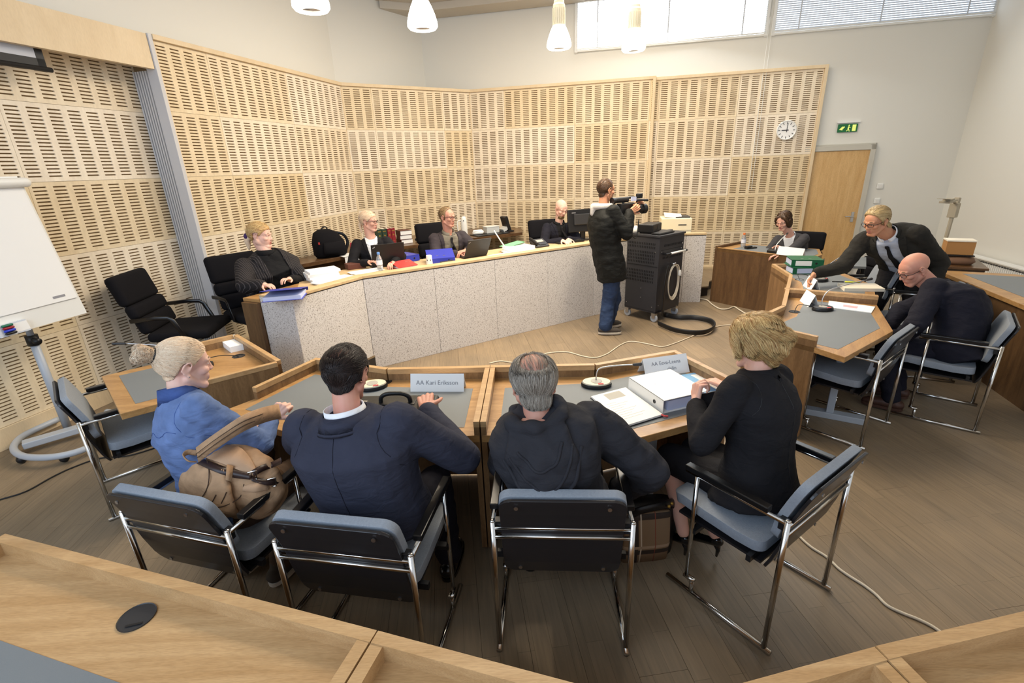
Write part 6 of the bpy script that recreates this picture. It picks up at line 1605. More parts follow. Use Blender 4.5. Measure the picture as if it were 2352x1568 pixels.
# 1 ---- young woman in denim, hair in a bun, backpack on her knees
nk = aty(412, 906, 1.93); hdp = aty(424, 838, 1.97)
P1 = dict(head=hdp, face=(.70, .71, -.16), neck=nk, pelvis=(-1.34, 1.87, .54), right=(.80, -.60, 0), hip_right=(.94, -.3, 0), fem=True, hs=.97, girth=.98, sw=.155, skin='skin_pale',
          handR=aty(622, 965, 2.08), elbR=aty(598, 1022, 1.93), poleR=(.5, -.5, -1), handL=aty(585, 985, 2.22), poleL=(-.4, 0, -1), handdir={'R': (.5, .45, .55)}, palmR=(-.3, .5, -.6), palmL=(0, 0, -1), curlR=(1.0, 1.1, .8),
          kneR=(-1.10, 2.16, .53), kneL=(-1.38, 2.25, .53), ankR=(-1.22, 1.93, .10), ankL=(-1.42, 2.0, .10), toe=(.3, .9, 0), trousers='trousers_brown', shoe=('sneaker', 'sneaker_grey', 'sole_white'),
          top=dict(name='denim_shirt', mat='denim_shirt', inf=.020, lo=-.1, cuff=.88, sleeve=.017, wr=.008, wsc=11, collars=[('collar', 'denim_sleeve', .006, .05, .012, -2.7, 2.7, .012, .018, .006)]), brow='hair_sandy', nose=.8)
d1 = person('person in a blue denim shirt, seated with a tan backpack on the knees', P1)
HW = lambda p: p[2]-line(p[1], [(.12, .074), (.085, .070), (.06, .055), (.035, .03), (.018, .012), (.004, .016), (-.03, .012), (-.05, -.045), (-.1, -.078), (-.14, -.08)])
arm_seam(d1, 'R', .088, 'denim_sleeve'); arm_seam(d1, 'L', .088, 'denim_sleeve'); seam(d1, [(-.13+.02*k, -.125-.01*math.sin(k)) for k in range(14)], 'denim_sleeve')
bun_t = Vector((0, -.105, .058))
scalp(d1, HW, .011, 'hair', 'hair_pale_blonde', 2600, lambda p: (bun_t-p), dict(n_step=9, step=.014, rad=.0007, lift=.0014, jit=.05, seed=11, tsd=.2))
bunB = MB(d1['HM']); bunB.ell((0, -.145, .072), (.036, .034, .032)).ell((.012, -.165, .06), (.024, .024, .024)).ell((-.015, -.155, .09), (.024, .022, .02)).cap((0, -.09, .055), (0, -.135, .068), .03, .026)
hairvol(d1, bunB, 'hair_bun', 'hair_pale_blonde', .004, 1500, lambda p: Vector((p.z-.072, .3*(p.x), -(p.y+.145))), dict(n_step=8, step=.011, rad=.0008, lift=.0045, jit=.28, seed=5))
tie = MB(d1['HM']); tie.tube([(.030*math.cos(a), -.112+.01*math.sin(a), .062+.028*math.sin(a)) for a in [2*PI*i/20 for i in range(21)]], .006, 6, cap=False); ob('hair_tie', tie, 'cable_black', d1['obj'], smooth=True)
ob('ear_stud', MB(d1['HM']).ell((.083, -.004, -.034), (.003, .003, .003), 8, 5), 'chrome', d1['obj'])
# 2 ---- man in the navy suit
nk = aty(795, 950, 1.70); hdp = aty(796, 860, 1.80)
P2 = dict(head=hdp, face=(.12, .97, -.30), neck=nk, pelvis=(-.60, 1.72, .55), right=(.985, -.17, 0), girth=1.24, depth=1.2, sw=.205, sdrop=.055, hs=.96, fat=.002, skin='skin_ruddy', back=True, neckr=.068, arm=(.33, .28),
          handR=LF(-.255, -.70, .865), elbR=aty(1066, 1050, 1.80), poleR=(1, -.5, -.35), handL=LF(-.68, -.60, .78), poleL=(-1, -.4, -.4), handdir={'R': (-.15, .85, .25), 'L': (.3, .9, .1)}, palmR=(0, .2, -1), curlR=(.5, .7, .5),
          kneR=(-.40, 2.02, .50), kneL=(-.78, 2.1, .50), ankR=(-.36, 1.93, .09), ankL=(-.75, 2.12, .09), toe=(.15, .98, 0), armr=(.068, .058, .052, .034), trousers='suit_midnight', shoe=('oxford', 'shoe_black', 'shoe_black'),
          top=dict(name='suit_jacket', mat='suit_navy', inf=.026, lo=-.1, sleeve=.018, wr=.004, wsc=6, collars=[('collar', 'suit_navy', .016, .04, .012, -2.6, 2.6, -.006, .044, .006), ('shirt_collar', 'shirt_white', .005, .042, .012, -2.9, 2.9, .012, .008, .004)]))
d2 = person('person in a navy suit seen from behind, hand on the black briefcase', P2)
M2 = lambda p: p[2]-line(p[1], [(.12, .084), (.085, .08), (.06, .066), (.035, .035), (.02, -.015), (.006, -.02), (-.03, -.016), (-.055, -.05), (-.1, -.082), (-.14, -.085)])
M2b = lambda p: min(M2(p), math.sqrt(p[0]**2+(p[1]+.062)**2+(p[2]-.098)**2)-.042)
scalp(d2, M2b, .012, 'hair', 'hair_dark', 3000, lambda p: Vector((p.x*1.2, -1, -.1)) if p.z > .02 else Vector((0, -.5, -1)), dict(n_step=6, step=.013, rad=.0008, lift=.005, jit=.22, seed=21), taper=.03)
cs2 = [(d2['hv'][i], None) for i in range(len(d2['hv'])) if d2['loc']([d2['hv'][i]])[0][2] > .05]
rnd2 = random.Random(5); cs2 = [cs2[rnd2.randrange(len(cs2))] for _ in range(1500)]
R22 = d2['HM'].to_3x3(); iv2 = d2['HM'].inverted()
strands('crown_strands', d2['obj'], BVHTree.FromPolygons([tuple(p) for p in d2['hv']], d2['hf']), cs2, lambda p: R22 @ Vector(((iv2 @ p).x*1.5, -1, -.5)), 'hair_dark', n_step=7, step=.013, rad=.0006, lift=.006, seed=9)
seam(d2, [(.0, -.03-.035*k) for k in range(15)], 'suit_midnight'); arm_seam(d2, 'R', .115, 'suit_midnight'); arm_seam(d2, 'L', .115, 'suit_midnight')
# watch on the left wrist
wl_ = Vector(P2['handL']); ob('watch', MB().lathe([(.034, -.008), (.036, 0), (.034, .008), (.031, .008), (.031, -.008)], wl_, 20, Matrix.Rotation(PI/2, 4, 'X'), closed=True), 'steel', d2['obj'], smooth=True)
# 3 ---- man in the hooded jacket
nk = aty(1232, 948, 1.66); hdp = aty(1226, 882, 1.74)
P3 = dict(head=hdp, face=(-.05, .92, -.38), neck=nk, pelvis=(.20, 1.80, .55), right=(.96, -.06, .10), girth=1.02, depth=1.15, sw=.19, sdrop=.06, hs=1.0, skin='skin_ruddy', back=True, arm=(.33, .27), bow=.05, SL=aty(1185, 992, 1.78), SR=aty(1362, 968, 1.74), elbL=aty(1160, 1062, 1.90),
          handR=aty(1420, 1128, 1.95), elbR=aty(1492, 1082, 1.74), poleR=(1, -.35, -.1), handL=(.10, 2.06, .70), poleL=(-1, -.3, -.6), palmR=(-.3, 0, -1), curlR=(.7, .8, .6), handdir={'R': (-.5, .2, -.8)},
          kneR=(.36, 2.1, .5), kneL=(.02, 2.12, .5), ankR=(.33, 2.0, .09), ankL=(.05, 1.98, .09), toe=(0, 1, 0), armr=(.068, .062, .056, .04), trousers='trousers_dark', shoe=('oxford', 'shoe_black', 'shoe_black'),
          top=dict(name='hooded_jacket', mat='jacket_anthracite', inf=.026, lo=-.1, sleeve=.022, wr=.012, wsc=8, cuffR=.86))
d3 = person('person in a dark hooded jacket seen from behind, right elbow out, reaching down', P3)
# hood lying on the back and round the neck
n3_ = d3['neck']; F3, R3_, S3 = d3['F'], d3['R'], d3['su']
hb = MB()
for i in range(15):
    a0 = -2.5+5.0*i/14; a1 = -2.5+5.0*(i+1)/14
    pt = lambda a: n3_+(-F3*math.cos(a)*.095+R3_*math.sin(a)*.105)+S3*(-.005+.02*math.cos(a*1.0))
    hb.cap(pt(a0), pt(a1), .026+.006*math.sin(i*2.1), .026+.006*math.sin(i*2.1+2.1), 10)
hb.loft([(n3_-F3*.09-S3*.0, R3_*.115, F3*.04), (n3_-F3*.145-S3*.07, R3_*.14, F3*.05), (n3_-F3*.18-S3*.16, R3_*.125, F3*.05), (n3_-F3*.20-S3*.24, R3_*.075, F3*.04), (n3_-F3*.20-S3*.275, R3_*.03, F3*.022)], 20)
mm = remesh(hb, .008, 5); v, n, fs = arr(mm)
dd_ = np.array([noise.noise(Vector((p[0]*16, p[1]*10, p[2]*14))) for p in v]); v = v+n*(dd_*.020)[:, None]
hood = link('hood', build('hood', v, fs), 'jacket_anthracite', d3['top'])
hbv = BVHTree.FromPolygons([tuple(p) for p in v], fs)
def onback(u_, s_):
    o_ = n3_+R3_*u_+S3*s_-F3*.7; c_ = [h for h in (hbv.ray_cast(o_, F3)[0], d3['bvh'].ray_cast(o_, F3)[0]) if h is not None]
    return min(c_, key=lambda h: (h-o_).length) if c_ else None
for w_, top_, dep, rr in ((.17, -.03, .235, .008), (.12, -.05, .14, .006), (.085, -.03, .07, .006)):
    pts_ = [onback(w_*q/8, top_-dep*(1-abs(q/8)**1.7)) for q in range(-8, 9)]; pts_ = [p for p in pts_ if p is not None]
    if len(pts_) > 4: ob('hood_edge', MB().tube(spline(pts_, 3), rr, 8), 'jacket_anthracite', hood, smooth=True)
M3 = lambda p: min(p[2]-line(p[1], [(.12, .084), (.085, .08), (.06, .066), (.035, .03), (.02, -.03), (.006, -.03), (-.03, -.035), (-.055, -.085), (-.1, -.105), (-.14, -.11)]), math.sqrt((p[0]*1.05)**2+(p[1]+.062)**2+((p[2]-.10)*.9)**2)-.060)
scalp(d3, M3, .013, 'hair', 'hair_grey', 3000, lambda p: Vector((p.x*2.5, -.45, -1)), dict(n_step=7, step=.013, rad=.0008, lift=.006, jit=.16, seed=31), taper=.03)
# wispy hair over the bald crown
cr_seed = [(d3['hv'][i], None) for i in range(0, len(d3['hv']), 1) if d3['loc']([d3['hv'][i]])[0][2] > .07]
rnd_ = random.Random(4); cr_seed = [cr_seed[rnd_.randrange(len(cr_seed))] for _ in range(420)]
hb_bvh = BVHTree.FromPolygons([tuple(p) for p in d3['hv']], d3['hf']); R33 = d3['HM'].to_3x3(); iv3 = d3['HM'].inverted()
strands('crown_strands', d3['obj'], hb_bvh, cr_seed, lambda p: R33 @ Vector(((iv3 @ p).x*2+.1, -1, -.6)), 'hair_grey', n_step=6, step=.013, rad=.0005, lift=.004, seed=8)
# 4 ---- blonde woman in the black blazer
nk = aty(1742, 850, 1.97); hdp = aty(1733, 786, 2.04)
P4 = dict(head=hdp, face=(-.66, .72, -.22), neck=nk, pelvis=(1.10, 1.86, .54), right=(.82, .57, 0), fem=True, girth=1.06, sw=.172, hs=.98, skin='skin_fair', back=False, arm=(.275, .235),
          handR=LF(1.325, -.30, .765), poleR=(1, -.25, -.5), handL=aty(1598, 925, 2.02), poleL=(-.5, -.6, -.8), handdir={'R': (-.5, .75, .1), 'L': (.15, .35, .75)}, palmL=(.75, .2, .1), curlL=(.9, 1.0, .6), curlR=(.5, .7, .5),
          kneL=(.80, 2.14, .50), kneR=(.95, 2.2, .50), ankL=(.845, 1.985, .15), ankR=(1.0, 1.965, .15), toeL=(-.45, .8, 0), toeR=(-.55, .75, 0), skirt='suit_black', shoe=('heel', 'shoe_black'), brow='hair_sandy', nose=.8,
          top=dict(name='blazer', mat='suit_black', inf=.02, hem=.03, lo=-.1, sleeve=.017, wr=.006, wsc=8, cuff=.9, collars=[('collar', 'suit_black', .014, .04, .008, -2.6, 2.6, -.012, .02, .006)]))
d4 = person('person in a black blazer, skirt and high heels holding a black folder', P4)
B = MB(d4['HM'])
B.ell((0, -.022, .050), (.094, .104, .086), 26, 16).ell((0, -.075, .0), (.088, .056, .075), 20, 12).ell((.06, -.03, .0), (.036, .06, .06)).ell((-.06, -.03, .0), (.036, .06, .06))
B.ell((.02, -.115, .012), (.055, .042, .045)).ell((-.03, -.105, -.02), (.05, .04, .04)).ell((0, -.066, -.066), (.058, .034, .04)).ell((0, .03, .095), (.064, .05, .032))
B.chain([(-.05, .06, .078), (-.08, .05, .03), (-.083, .045, -.02), (-.078, .05, -.05)], [.02, .017, .014, .009])
B.chain([(.05, .06, .078), (.08, .05, .03), (.083, .04, -.02)], [.02, .017, .012])
def flow_bob(p):
    w = math.sin(p.z*55+p.x*25)*.8
    return Vector((w+p.x*1.2+.25, -.55, -.9)) if p.y < .02 else Vector((p.x*3+w*.4, -.6, -.8))
hairvol(d4, B, 'hair', 'hair_blonde', .0045, 5500, flow_bob, dict(n_step=10, step=.014, rad=.0008, lift=.008, jit=.16, seed=41, tsd=.36))
seam(d4, [(.0, -.03-.035*k) for k in range(14)], 'black_plastic'); arm_seam(d4, 'L', .095, 'black_plastic')
ob('pearl_earring', MB(d4['HM']).ell((-.084, -.002, -.042), (.0055, .0055, .0055), 12, 8), 'chrome', d4['obj'], smooth=True)
# 5 ---- cameraman
Y5 = 5.60
nk = aty(1384, 474, Y5); hdp = aty(1392, 437, Y5)
P5 = dict(head=hdp, face=(.90, .42, -.06), neck=nk, pelvis=aty(1402, 612, Y5), right=(.25, -.97, 0), girth=1.08, sw=.18, sfwd=.03, skin='skin_tan', hs=.98, arm=(.29, .25),
          handR=aty(1446, 487, Y5-.10), poleR=(-.1, -.4, -1), handL=aty(1450, 478, Y5+.12), poleL=(.1, .5, -1), handdir={'R': (.85, .1, .45), 'L': (.8, .1, .5)}, palmR=(.2, .8, .2), palmL=(.2, -.8, .2), curlR=(.6, .8, .6), curlL=(.6, .8, .6),
          kneR=aty(1398, 690, Y5-.03), kneL=aty(1412, 685, Y5+.1), ankR=Vector((1.13, 5.50, .09)), ankL=Vector((1.21, 5.74, .09)), toeR=(.98, -.1, 0), toeL=(.95, .3, 0), trousers='jeans', flare=1.12, legr=(.09, .066, .06, .046), shoe=('sneaker', 'sneaker_grey', 'sole_white'), brow='hair_brown',
          top=dict(name='parka', mat='parka_black', inf=.034, hem=.04, sleeve=.024, wr=.010, wsc=8, vox=.009))
d5 = person('person standing in a black parka and jeans, filming with a video camera', P5)
M5 = lambda p: p[2]-line(p[1], [(.12, .12), (.06, .115), (.045, .09), (.03, .035), (.015, -.02), (.0, -.02), (-.03, -.022), (-.055, -.07), (-.1, -.092), (-.14, -.095)])
scalp(d5, M5, .008, 'hair', 'hair_brown', 700, flow_back, dict(n_step=5, step=.012, rad=.0011, lift=.002, seed=51))
hd5 = MB(); n5, F5, R5, S5 = d5['neck'], d5['F'], d5['R'], d5['su']
for i in range(12):
    a0, a1 = -2.4+4.8*i/12, -2.4+4.8*(i+1)/12
    pt = lambda a: n5+(-F5*math.cos(a)*.10+R5*math.sin(a)*.105)+S5*(.0+.02*math.cos(a)); hd5.cap(pt(a0), pt(a1), .038, .038, 10)
hd5.cap(n5-F5*.1-S5*.0, n5-F5*.125-S5*.05, .05, .035)
mm = remesh(hd5, .009, 5); v, n, fs = arr(mm); link('hood', build('hood', v, fs), 'hood_grey', d5['obj'])
vc = thing('video_camera', 'black shoulder video camera held up by the person in the parka', 'video camera', aty(1441, 480, Y5), .42)
ob('body', MB().box((0, 0, 0), (.24, .1, .13)).box((-.09, 0, -.04), (.1, .09, .1)), 'black_plastic', vc, bev=.01)
ob('lens_barrel', MB().lathe([(.0, 0), (.042, 0), (.045, .02), (.045, .1), (.055, .105), (.055, .15), (.045, .152), (.04, .13), (0, .13)], (.1, 0, -.01), 22, Matrix.Rotation(PI/2, 4, 'Y')), 'black_plastic', vc, smooth=False)
ob('viewfinder', MB().tube([(-.16, .02, .10), (.0, .0, .105)], .03, 14).tube([(-.2, .02, .095), (-.15, .02, .1)], [.042, .03], 14), 'black_plastic', vc)
ob('top_handle', MB().tube(spline([(-.06, 0, .06), (-.05, 0, .115), (.1, 0, .12), (.13, 0, .07)]), .013, 8), 'dark_plastic', vc, smooth=True)
ob('microphone', MB().tube([(.06, -.05, .1), (.24, -.05, .085)], .014, 10), 'dark_plastic', vc, smooth=True); ob('lamp_head', MB().box((.15, -.01, .135), (.06, .05, .05)), 'black_plastic', vc, bev=.006)
ob('flip_screen', MB().box((.03, -.065, .11), (.07, .008, .045)), 'page_blue', vc); ob('hand_strap', MB().box((.06, -.056, -.02), (.12, .01, .06)), 'black_plastic', vc, bev=.003)
ob('strap_cable', MB().tube(spline([(-.05, -.06, -.05), (-.05, -.1, -.2), (.06, -.1, -.32), (.12, -.06, -.12)]), .006, 6), 'black_plastic', vc, smooth=True)
# 6 ---- bald man bent over the corner table
Y6 = 3.72
nk = aty(2150, 655, 3.66); hdp = aty(2100, 618, Y6)
P6 = dict(head=hdp, face=(-.90, .10, -.52), neck=nk, pelvis=(3.36, 3.40, .54), right=(.66, .75, 0), girth=1.26, depth=1.2, sw=.21, hs=1.03, fat=.003, bow=.10, skin='skin_ruddy', glasses=True, arm=(.31, .26),
          handL=(3.02, 3.52, .53), poleL=(-.5, -.7, -.2), handR=(3.20, 3.85, .55), poleR=(0, .8, -.3), kneR=(3.2, 3.78, .48), kneL=(2.98, 3.55, .48), ankR=(3.22, 3.62, .09), ankL=(3.02, 3.42, .09), toe=(-.75, .66, 0), armr=(.064, .055, .05, .034), trousers='suit_midnight', shoe=('oxford', 'shoe_brown', 'shoe_brown'), brow='hair_sandy',
          top=dict(name='suit_jacket', mat='suit_midnight', inf=.03, hem=.10, hemdir=(.75, -.6, -.35), sleeve=.02, wr=.008, collars=[('collar', 'suit_midnight', .016, .045, .0, -2.7, 2.7, .0, .02, .006)]))
d6 = person('person with glasses and a dark suit, seated and bent over the corner table', P6)
# 7 ---- man leaning over to reach the table
nk = aty(2040, 538, 4.55); hdp = aty(2013, 508, 4.52)
P7 = dict(head=hdp, face=(-.93, -.22, -.36), neck=nk, pelvis=(4.00, 4.78, .93), right=(-.80, .58, 0), hip_right=(-.8, .6, 0), girth=1.28, depth=1.15, sw=.205, sdrop=.05, hs=1.03, skin='skin_tan', glasses=True, arm=(.33, .30),
          handR=aty(1872, 628, 4.62), poleR=(.1, -.2, -1), handL=aty(2140, 672, 4.42), elbL=aty(2160, 605, 4.50), poleL=(1, .1, -.1), handdir={'R': (-.55, -.1, -.75)}, palmR=(-.4, -.3, -.8), curlR=(.5, .6, .5),
          kneR=(3.82, 4.80, .5), kneL=(4.02, 4.62, .5), ankR=(3.82, 4.92, .09), ankL=(4.08, 4.72, .09), toe=(-.7, -.6, 0), armr=(.066, .056, .05, .034), trousers='trousers_dark', shoe=('oxford', 'shoe_black', 'shoe_black'), brow='hair_sandy',
          top=dict(name='suit_jacket', mat='suit_brownblack', inf=.03, hem=.16, hemdir=(.0, .1, -1), sleeve=.02, wr=.009, cuffR=.9, v=dict(w=.085, L=.52, end=.10, lap=.06, shirt='shirt_blue', tie='tie_dark', tielen=.5), collars=[('collar', 'suit_brownblack', .018, .045, .012, 1.0, 5.28, .012, .02, .006), ('shirt_collar', 'shirt_white', .006, .05, .012, -2.9, 2.9, .02, .014, .004, None, .02)]))
d7 = person('person in a dark suit with a black tie, standing and leaning over the table', P7)
M7 = lambda p: p[2]-line(p[1], [(.12, .10), (.07, .098), (.05, .075), (.03, .03), (.015, -.02), (.0, -.02), (-.03, -.03), (-.055, -.08), (-.1, -.10), (-.14, -.105)])
scalp(d7, M7, .014, 'hair', 'hair_white_blonde', 900, flow_back, dict(n_step=7, step=.014, rad=.0012, lift=.004, seed=71))
# 8 ---- dark-haired woman at the far desk
Y8 = 6.52
nk = aty(1815, 540, Y8+.04); hdp = aty(1800, 507, Y8)
P8 = dict(head=hdp, face=(-.80, -.52, -.42), neck=nk, pelvis=(4.02, 6.66, .52), right=(-.70, .70, 0), fem=True, girth=1.08, sw=.165, hs=.98, skin='skin_fair', handR=(3.55, 6.42, .80), poleR=(-.3, .6, -.8), handL=aty(1795, 584, 6.12), poleL=(.6, -.6, -.6), handdir={'L': (-.8, .2, -.1)}, palmL=(0, 0, -1),
          kneR=(3.62, 6.5, .5), kneL=(3.8, 6.3, .5), ankR=(3.7, 6.5, .09), ankL=(3.85, 6.4, .09), trousers='trousers_dark', shoe=('oxford', 'shoe_black', 'shoe_black'), brow='hair_brown',
          top=dict(name='blazer', mat='blazer_grey', inf=.018, hem=.1, sleeve=.015, wr=.006, v=dict(w=.075, L=.36, lap=.045, shirt='shirt_white')))
d8 = person('person in a grey blazer and white shirt looking down at the far desk', P8)
B = MB(d8['HM']); B.ell((0, -.022, .047), (.09, .10, .084), 24, 14).ell((.064, -.02, -.03), (.03, .055, .075)).ell((-.064, -.02, -.03), (.03, .055, .075)).ell((0, -.075, -.03), (.072, .045, .075))
B.chain([(-.05, .06, .076), (-.078, .045, .02), (-.076, .03, -.06)], [.022, .02, .016]).chain([(.05, .06, .076), (.078, .045, .02), (.076, .03, -.06)], [.022, .02, .016])
hairvol(d8, B, 'hair', 'hair_brown', .006, 900, lambda p: Vector((p.x*2, -.3, -1)), dict(n_step=8, step=.016, rad=.0013, lift=.004, seed=81))
# 9 ---- woman in pinstripe at the left end of the bench
nk = aty(610, 577, 4.92); hdp = aty(598, 541, 4.96)
P9 = dict(head=hdp, face=(.99, .02, -.10), neck=nk, pelvis=(-2.50, 5.08, .68), right=(-.55, -.83, 0), fem=True, girth=1.85, depth=1.7, sw=.20, sdrop=.12, SL=aty(664, 604, 5.12), SR=aty(562, 612, 4.80), hs=1.05, fat=.012, jaw=1.0, skin='skin_pale', armr=(.075, .066, .056, .036), neckr=.075, arm=(.30, .25),
          handR=aty(604, 655, 4.45), poleR=(-.9, -.6, -.8), handL=aty(668, 642, 4.75), poleL=(.7, .9, -.8), kneR=(-2.2, 4.75, .65), kneL=(-2.05, 5.0, .65), ankR=(-2.2, 4.8, .24), ankL=(-2.1, 5.0, .24), trousers='trousers_dark', shoe=('oxford', 'shoe_black', 'shoe_black'), brow='hair_sandy',
          top=dict(name='pinstripe_jacket', mat='pinstripe', inf=.02, hem=.08, sleeve=.016, wr=.007, v=dict(w=.10, L=.60, end=.11, lap=.06, shirt='knit_black', lapmat='pinstripe')))
d9 = person('person in a black pinstripe jacket at the left end of the bench', P9)
ob('polo_collar', MB().lathe([(.09, -.02), (.085, .02), (.075, .04), (.08, .0)], (0, 0, 0), 20, Matrix(((P9['neckr']/.075, 0, 0, d9['neck'].x), (0, 1, 0, d9['neck'].y), (0, 0, 1, d9['neck'].z-.02), (0, 0, 0, 1)))), 'knit_black', d9['obj'], smooth=True)
scalp(d9, HW, .013, 'hair', 'hair_blonde', 900, lambda p: (Vector((0, -.12, .01))-p), dict(n_step=8, step=.015, rad=.0013, lift=.003, jit=.12, seed=91))
B = MB(d9['HM']); B.cap((0, -.09, .0), (.0, -.13, -.05), .035, .03).cap((0, -.13, -.05), (-.0, -.12, -.13), .03, .015)
hairvol(d9, B, 'ponytail', 'hair_pale_blonde', .007); ob('hair_tie', MB(d9['HM']).ell((0, -.125, -.012), (.04, .03, .032)), plain('scrunchie', rgb(70, 44, 100), .7), d9['obj'], smooth=True)
# 10 --- blonde woman with glasses
nk = aty(852, 546, 5.72); hdp = aty(847, 509, 5.72)
P10 = dict(head=hdp, face=(.96, -.20, -.06), neck=nk, pelvis=(-1.62, 5.80, .68), right=(-.93, -.30, 0), fem=True, girth=1.0, sw=.165, hs=.96, skin='skin_fair', glasses=True, handR=aty(845, 602, 5.42), poleR=(-.6, -.2, -.7), handL=(-1.3, 5.42, .99), poleL=(.8, .0, -.6),
           kneR=(-1.75, 5.4, .65), kneL=(-1.45, 5.3, .65), ankR=(-1.75, 5.45, .24), ankL=(-1.45, 5.4, .24), trousers='trousers_dark', shoe=('oxford', 'shoe_black', 'shoe_black'), brow='hair_sandy', jaw=.84,
           top=dict(name='blazer', mat='suit_black', inf=.018, hem=.1, sleeve=.015, wr=.005, v=dict(w=.075, L=.40, lap=.045, shirt='shirt_white')))
d10 = person('person with glasses, black blazer and white shirt behind the black laptop', P10)
scalp(d10, HW, .011, 'hair', 'hair_pale_blonde', 700, lambda p: (Vector((0, -.11, .0))-p), dict(n_step=8, step=.014, rad=.0013, lift=.002, jit=.1, seed=101))
B = MB(d10['HM']); B.cap((0, -.09, .0), (0, -.12, -.04), .028, .024).cap((0, -.12, -.04), (.0, -.105, -.13), .022, .012); hairvol(d10, B, 'ponytail', 'hair_pale_blonde', .007)
def shirt_collar(d, mat, nr=.064, parent=None):
    """open shirt collar: two pointed leaves"""
    n_, F_, R_, S_ = d['neck'], d['F'], d['R'], d['su']; C = MB()
    for q in (-1, 1):
        for w in range(2): pass
        a = [n_+F_*.062+R_*q*.03-S_*.0, n_+F_*.09+R_*q*.03-S_*.065, n_+F_*.075+R_*q*.075-S_*.035, n_+F_*.0+R_*q*.066+S_*.012, n_-F_*.055+R_*q*.03+S_*.03]
        C.add(a, [(0, 1, 2, 3)] if q > 0 else [(3, 2, 1, 0)]).add([a[3], a[2], n_-F_*.07+R_*q*.04+S_*.0, a[4]], [(0, 1, 2, 3)])
    o_ = ob('collar_leaves', C, mat, d['obj']); s_ = o_.modifiers.new('s', 'SOLIDIFY'); s_.thickness = .004
shirt_collar(d10, 'shirt_white'); shirt_collar(d8, 'shirt_white')
# 11 --- judge
nk = aty(1030, 535, 6.20); hdp = aty(1027, 499, 6.18)
P11 = dict(head=hdp, face=(.86, -.50, -.06), neck=nk, pelvis=(-.82, 6.32, .70), right=(-.88, -.47, 0), girth=1.12, depth=1.12, sw=.185, hs=1.0, skin='skin_ruddy', glasses=True, handR=aty(1048, 581, 5.92), poleR=(-.8, -.2, -.6), handL=aty(1072, 574, 5.97), poleL=(.8, .2, -.6), handdir={'R': (.8, .2, -.1), 'L': (-.6, -.5, -.1)},
           kneR=(-.85, 5.85, .66), kneL=(-.55, 5.9, .66), ankR=(-.85, 5.9, .24), ankL=(-.55, 5.95, .24), trousers='trousers_dark', shoe=('oxford', 'shoe_black', 'shoe_black'), brow='hair_sandy', jaw=1.04,
           top=dict(name='suit_jacket', mat='suit_plum', inf=.022, hem=.1, sleeve=.018, wr=.007, v=dict(w=.10, L=.5, end=.08, lap=.05, shirt='shirt_grey', tie='tie_dark', tielen=.42), collars=[('shirt_collar', 'shirt_grey', .006, .05, .012, -2.95, 2.95, .016, .014, .004, None, .02)]))
d11 = person('person in a dark jacket, grey shirt and tie in the high-backed chair', P11)
M11 = lambda p: min(p[2]-line(p[1], [(.12, .12), (.05, .118), (.03, .085), (.024, .03), (.012, -.02), (.0, -.02), (-.03, -.025), (-.055, -.07), (-.1, -.09), (-.14, -.095)]), .2)
scalp(d11, M11, .008, 'hair', 'hair_sandy', 600, flow_back, dict(n_step=5, step=.013, rad=.0012, lift=.002, seed=111))
# 12 --- bald clerk at the screen
nk = aty(1284, 512, 7.08); hdp = aty(1289, 479, 7.02)
P12 = dict(head=hdp, face=(.42, -.80, -.42), neck=nk, pelvis=(.70, 7.18, .70), right=(-.95, -.32, 0), girth=1.04, sw=.18, hs=1.0, skin='skin_pale', beard='hair_sandy', handR=aty(1290, 552, 6.72), poleR=(-.8, -.2, -.6), handL=aty(1306, 549, 6.80), poleL=(.8, .2, -.6), handdir={'R': (.5, -.7, -.1), 'L': (-.1, -.9, -.1)},
           kneR=(.6, 6.75, .66), kneL=(.9, 6.8, .66), ankR=(.62, 6.8, .24), ankL=(.9, 6.85, .24), trousers='trousers_dark', shoe=('oxford', 'shoe_black', 'shoe_black'), brow='hair_sandy',
           top=dict(name='suit_jacket', mat='suit_midnight', inf=.02, hem=.1, sleeve=.016, wr=.006, v=dict(w=.085, L=.34, lap=.05, shirt='knit_black', tie='tie_dark', tielen=.3), collars=[('shirt_collar', 'knit_black', .006, .045, .012, -2.95, 2.95, .014, .012, .004)]))
d12 = person('person in a dark suit typing beside the computer screen', P12)
# ---------------------------------------------------------------- folder the blonde woman holds, and the backpack
fh = Vector(P4['handL'])
fo = thing('document_folder', 'open black folder held on edge by the person in the black blazer', 'folder')
fa, fb_ = fh+Vector((.03, .03, .03)), fh+Vector((.26, .12, .02))
dn4 = Vector((-.1, -.25, -.3)); ob('cover', MB().add([fa, fb_, fb_+dn4*.55, fa+dn4*.55, fa+Vector((.004, -.004, 0)), fb_+Vector((.004, -.004, 0)), fb_+dn4*.55+Vector((.004, -.004, 0)), fa+dn4*.55+Vector((.004, -.004, 0))], [(0, 1, 2, 3), (7, 6, 5, 4), (0, 4, 5, 1), (1, 5, 6, 2), (2, 6, 7, 3), (3, 7, 4, 0)]), 'suit_black', fo)
bk = thing('backpack', 'tan canvas backpack with dark leather straps on the knees of the person in denim', 'backpack', (-1.24, 1.83, .60), math.radians(-24))
mb2 = MB(); mb2.loft([((0, 0, -.03), (.20, 0, 0), (0, .11, 0)), ((0, 0, .05), (.235, 0, 0), (0, .13, 0)), ((-.02, 0, .14), (.22, 0, 0), (0, .12, 0)), ((-.05, .0, .21), (.16, 0, 0), (0, .10, 0)), ((-.07, 0, .25), (.08, 0, 0), (0, .06, 0))], 24)
mm = remesh(mb2, .009, 5); v, n, fs = arr(mm)
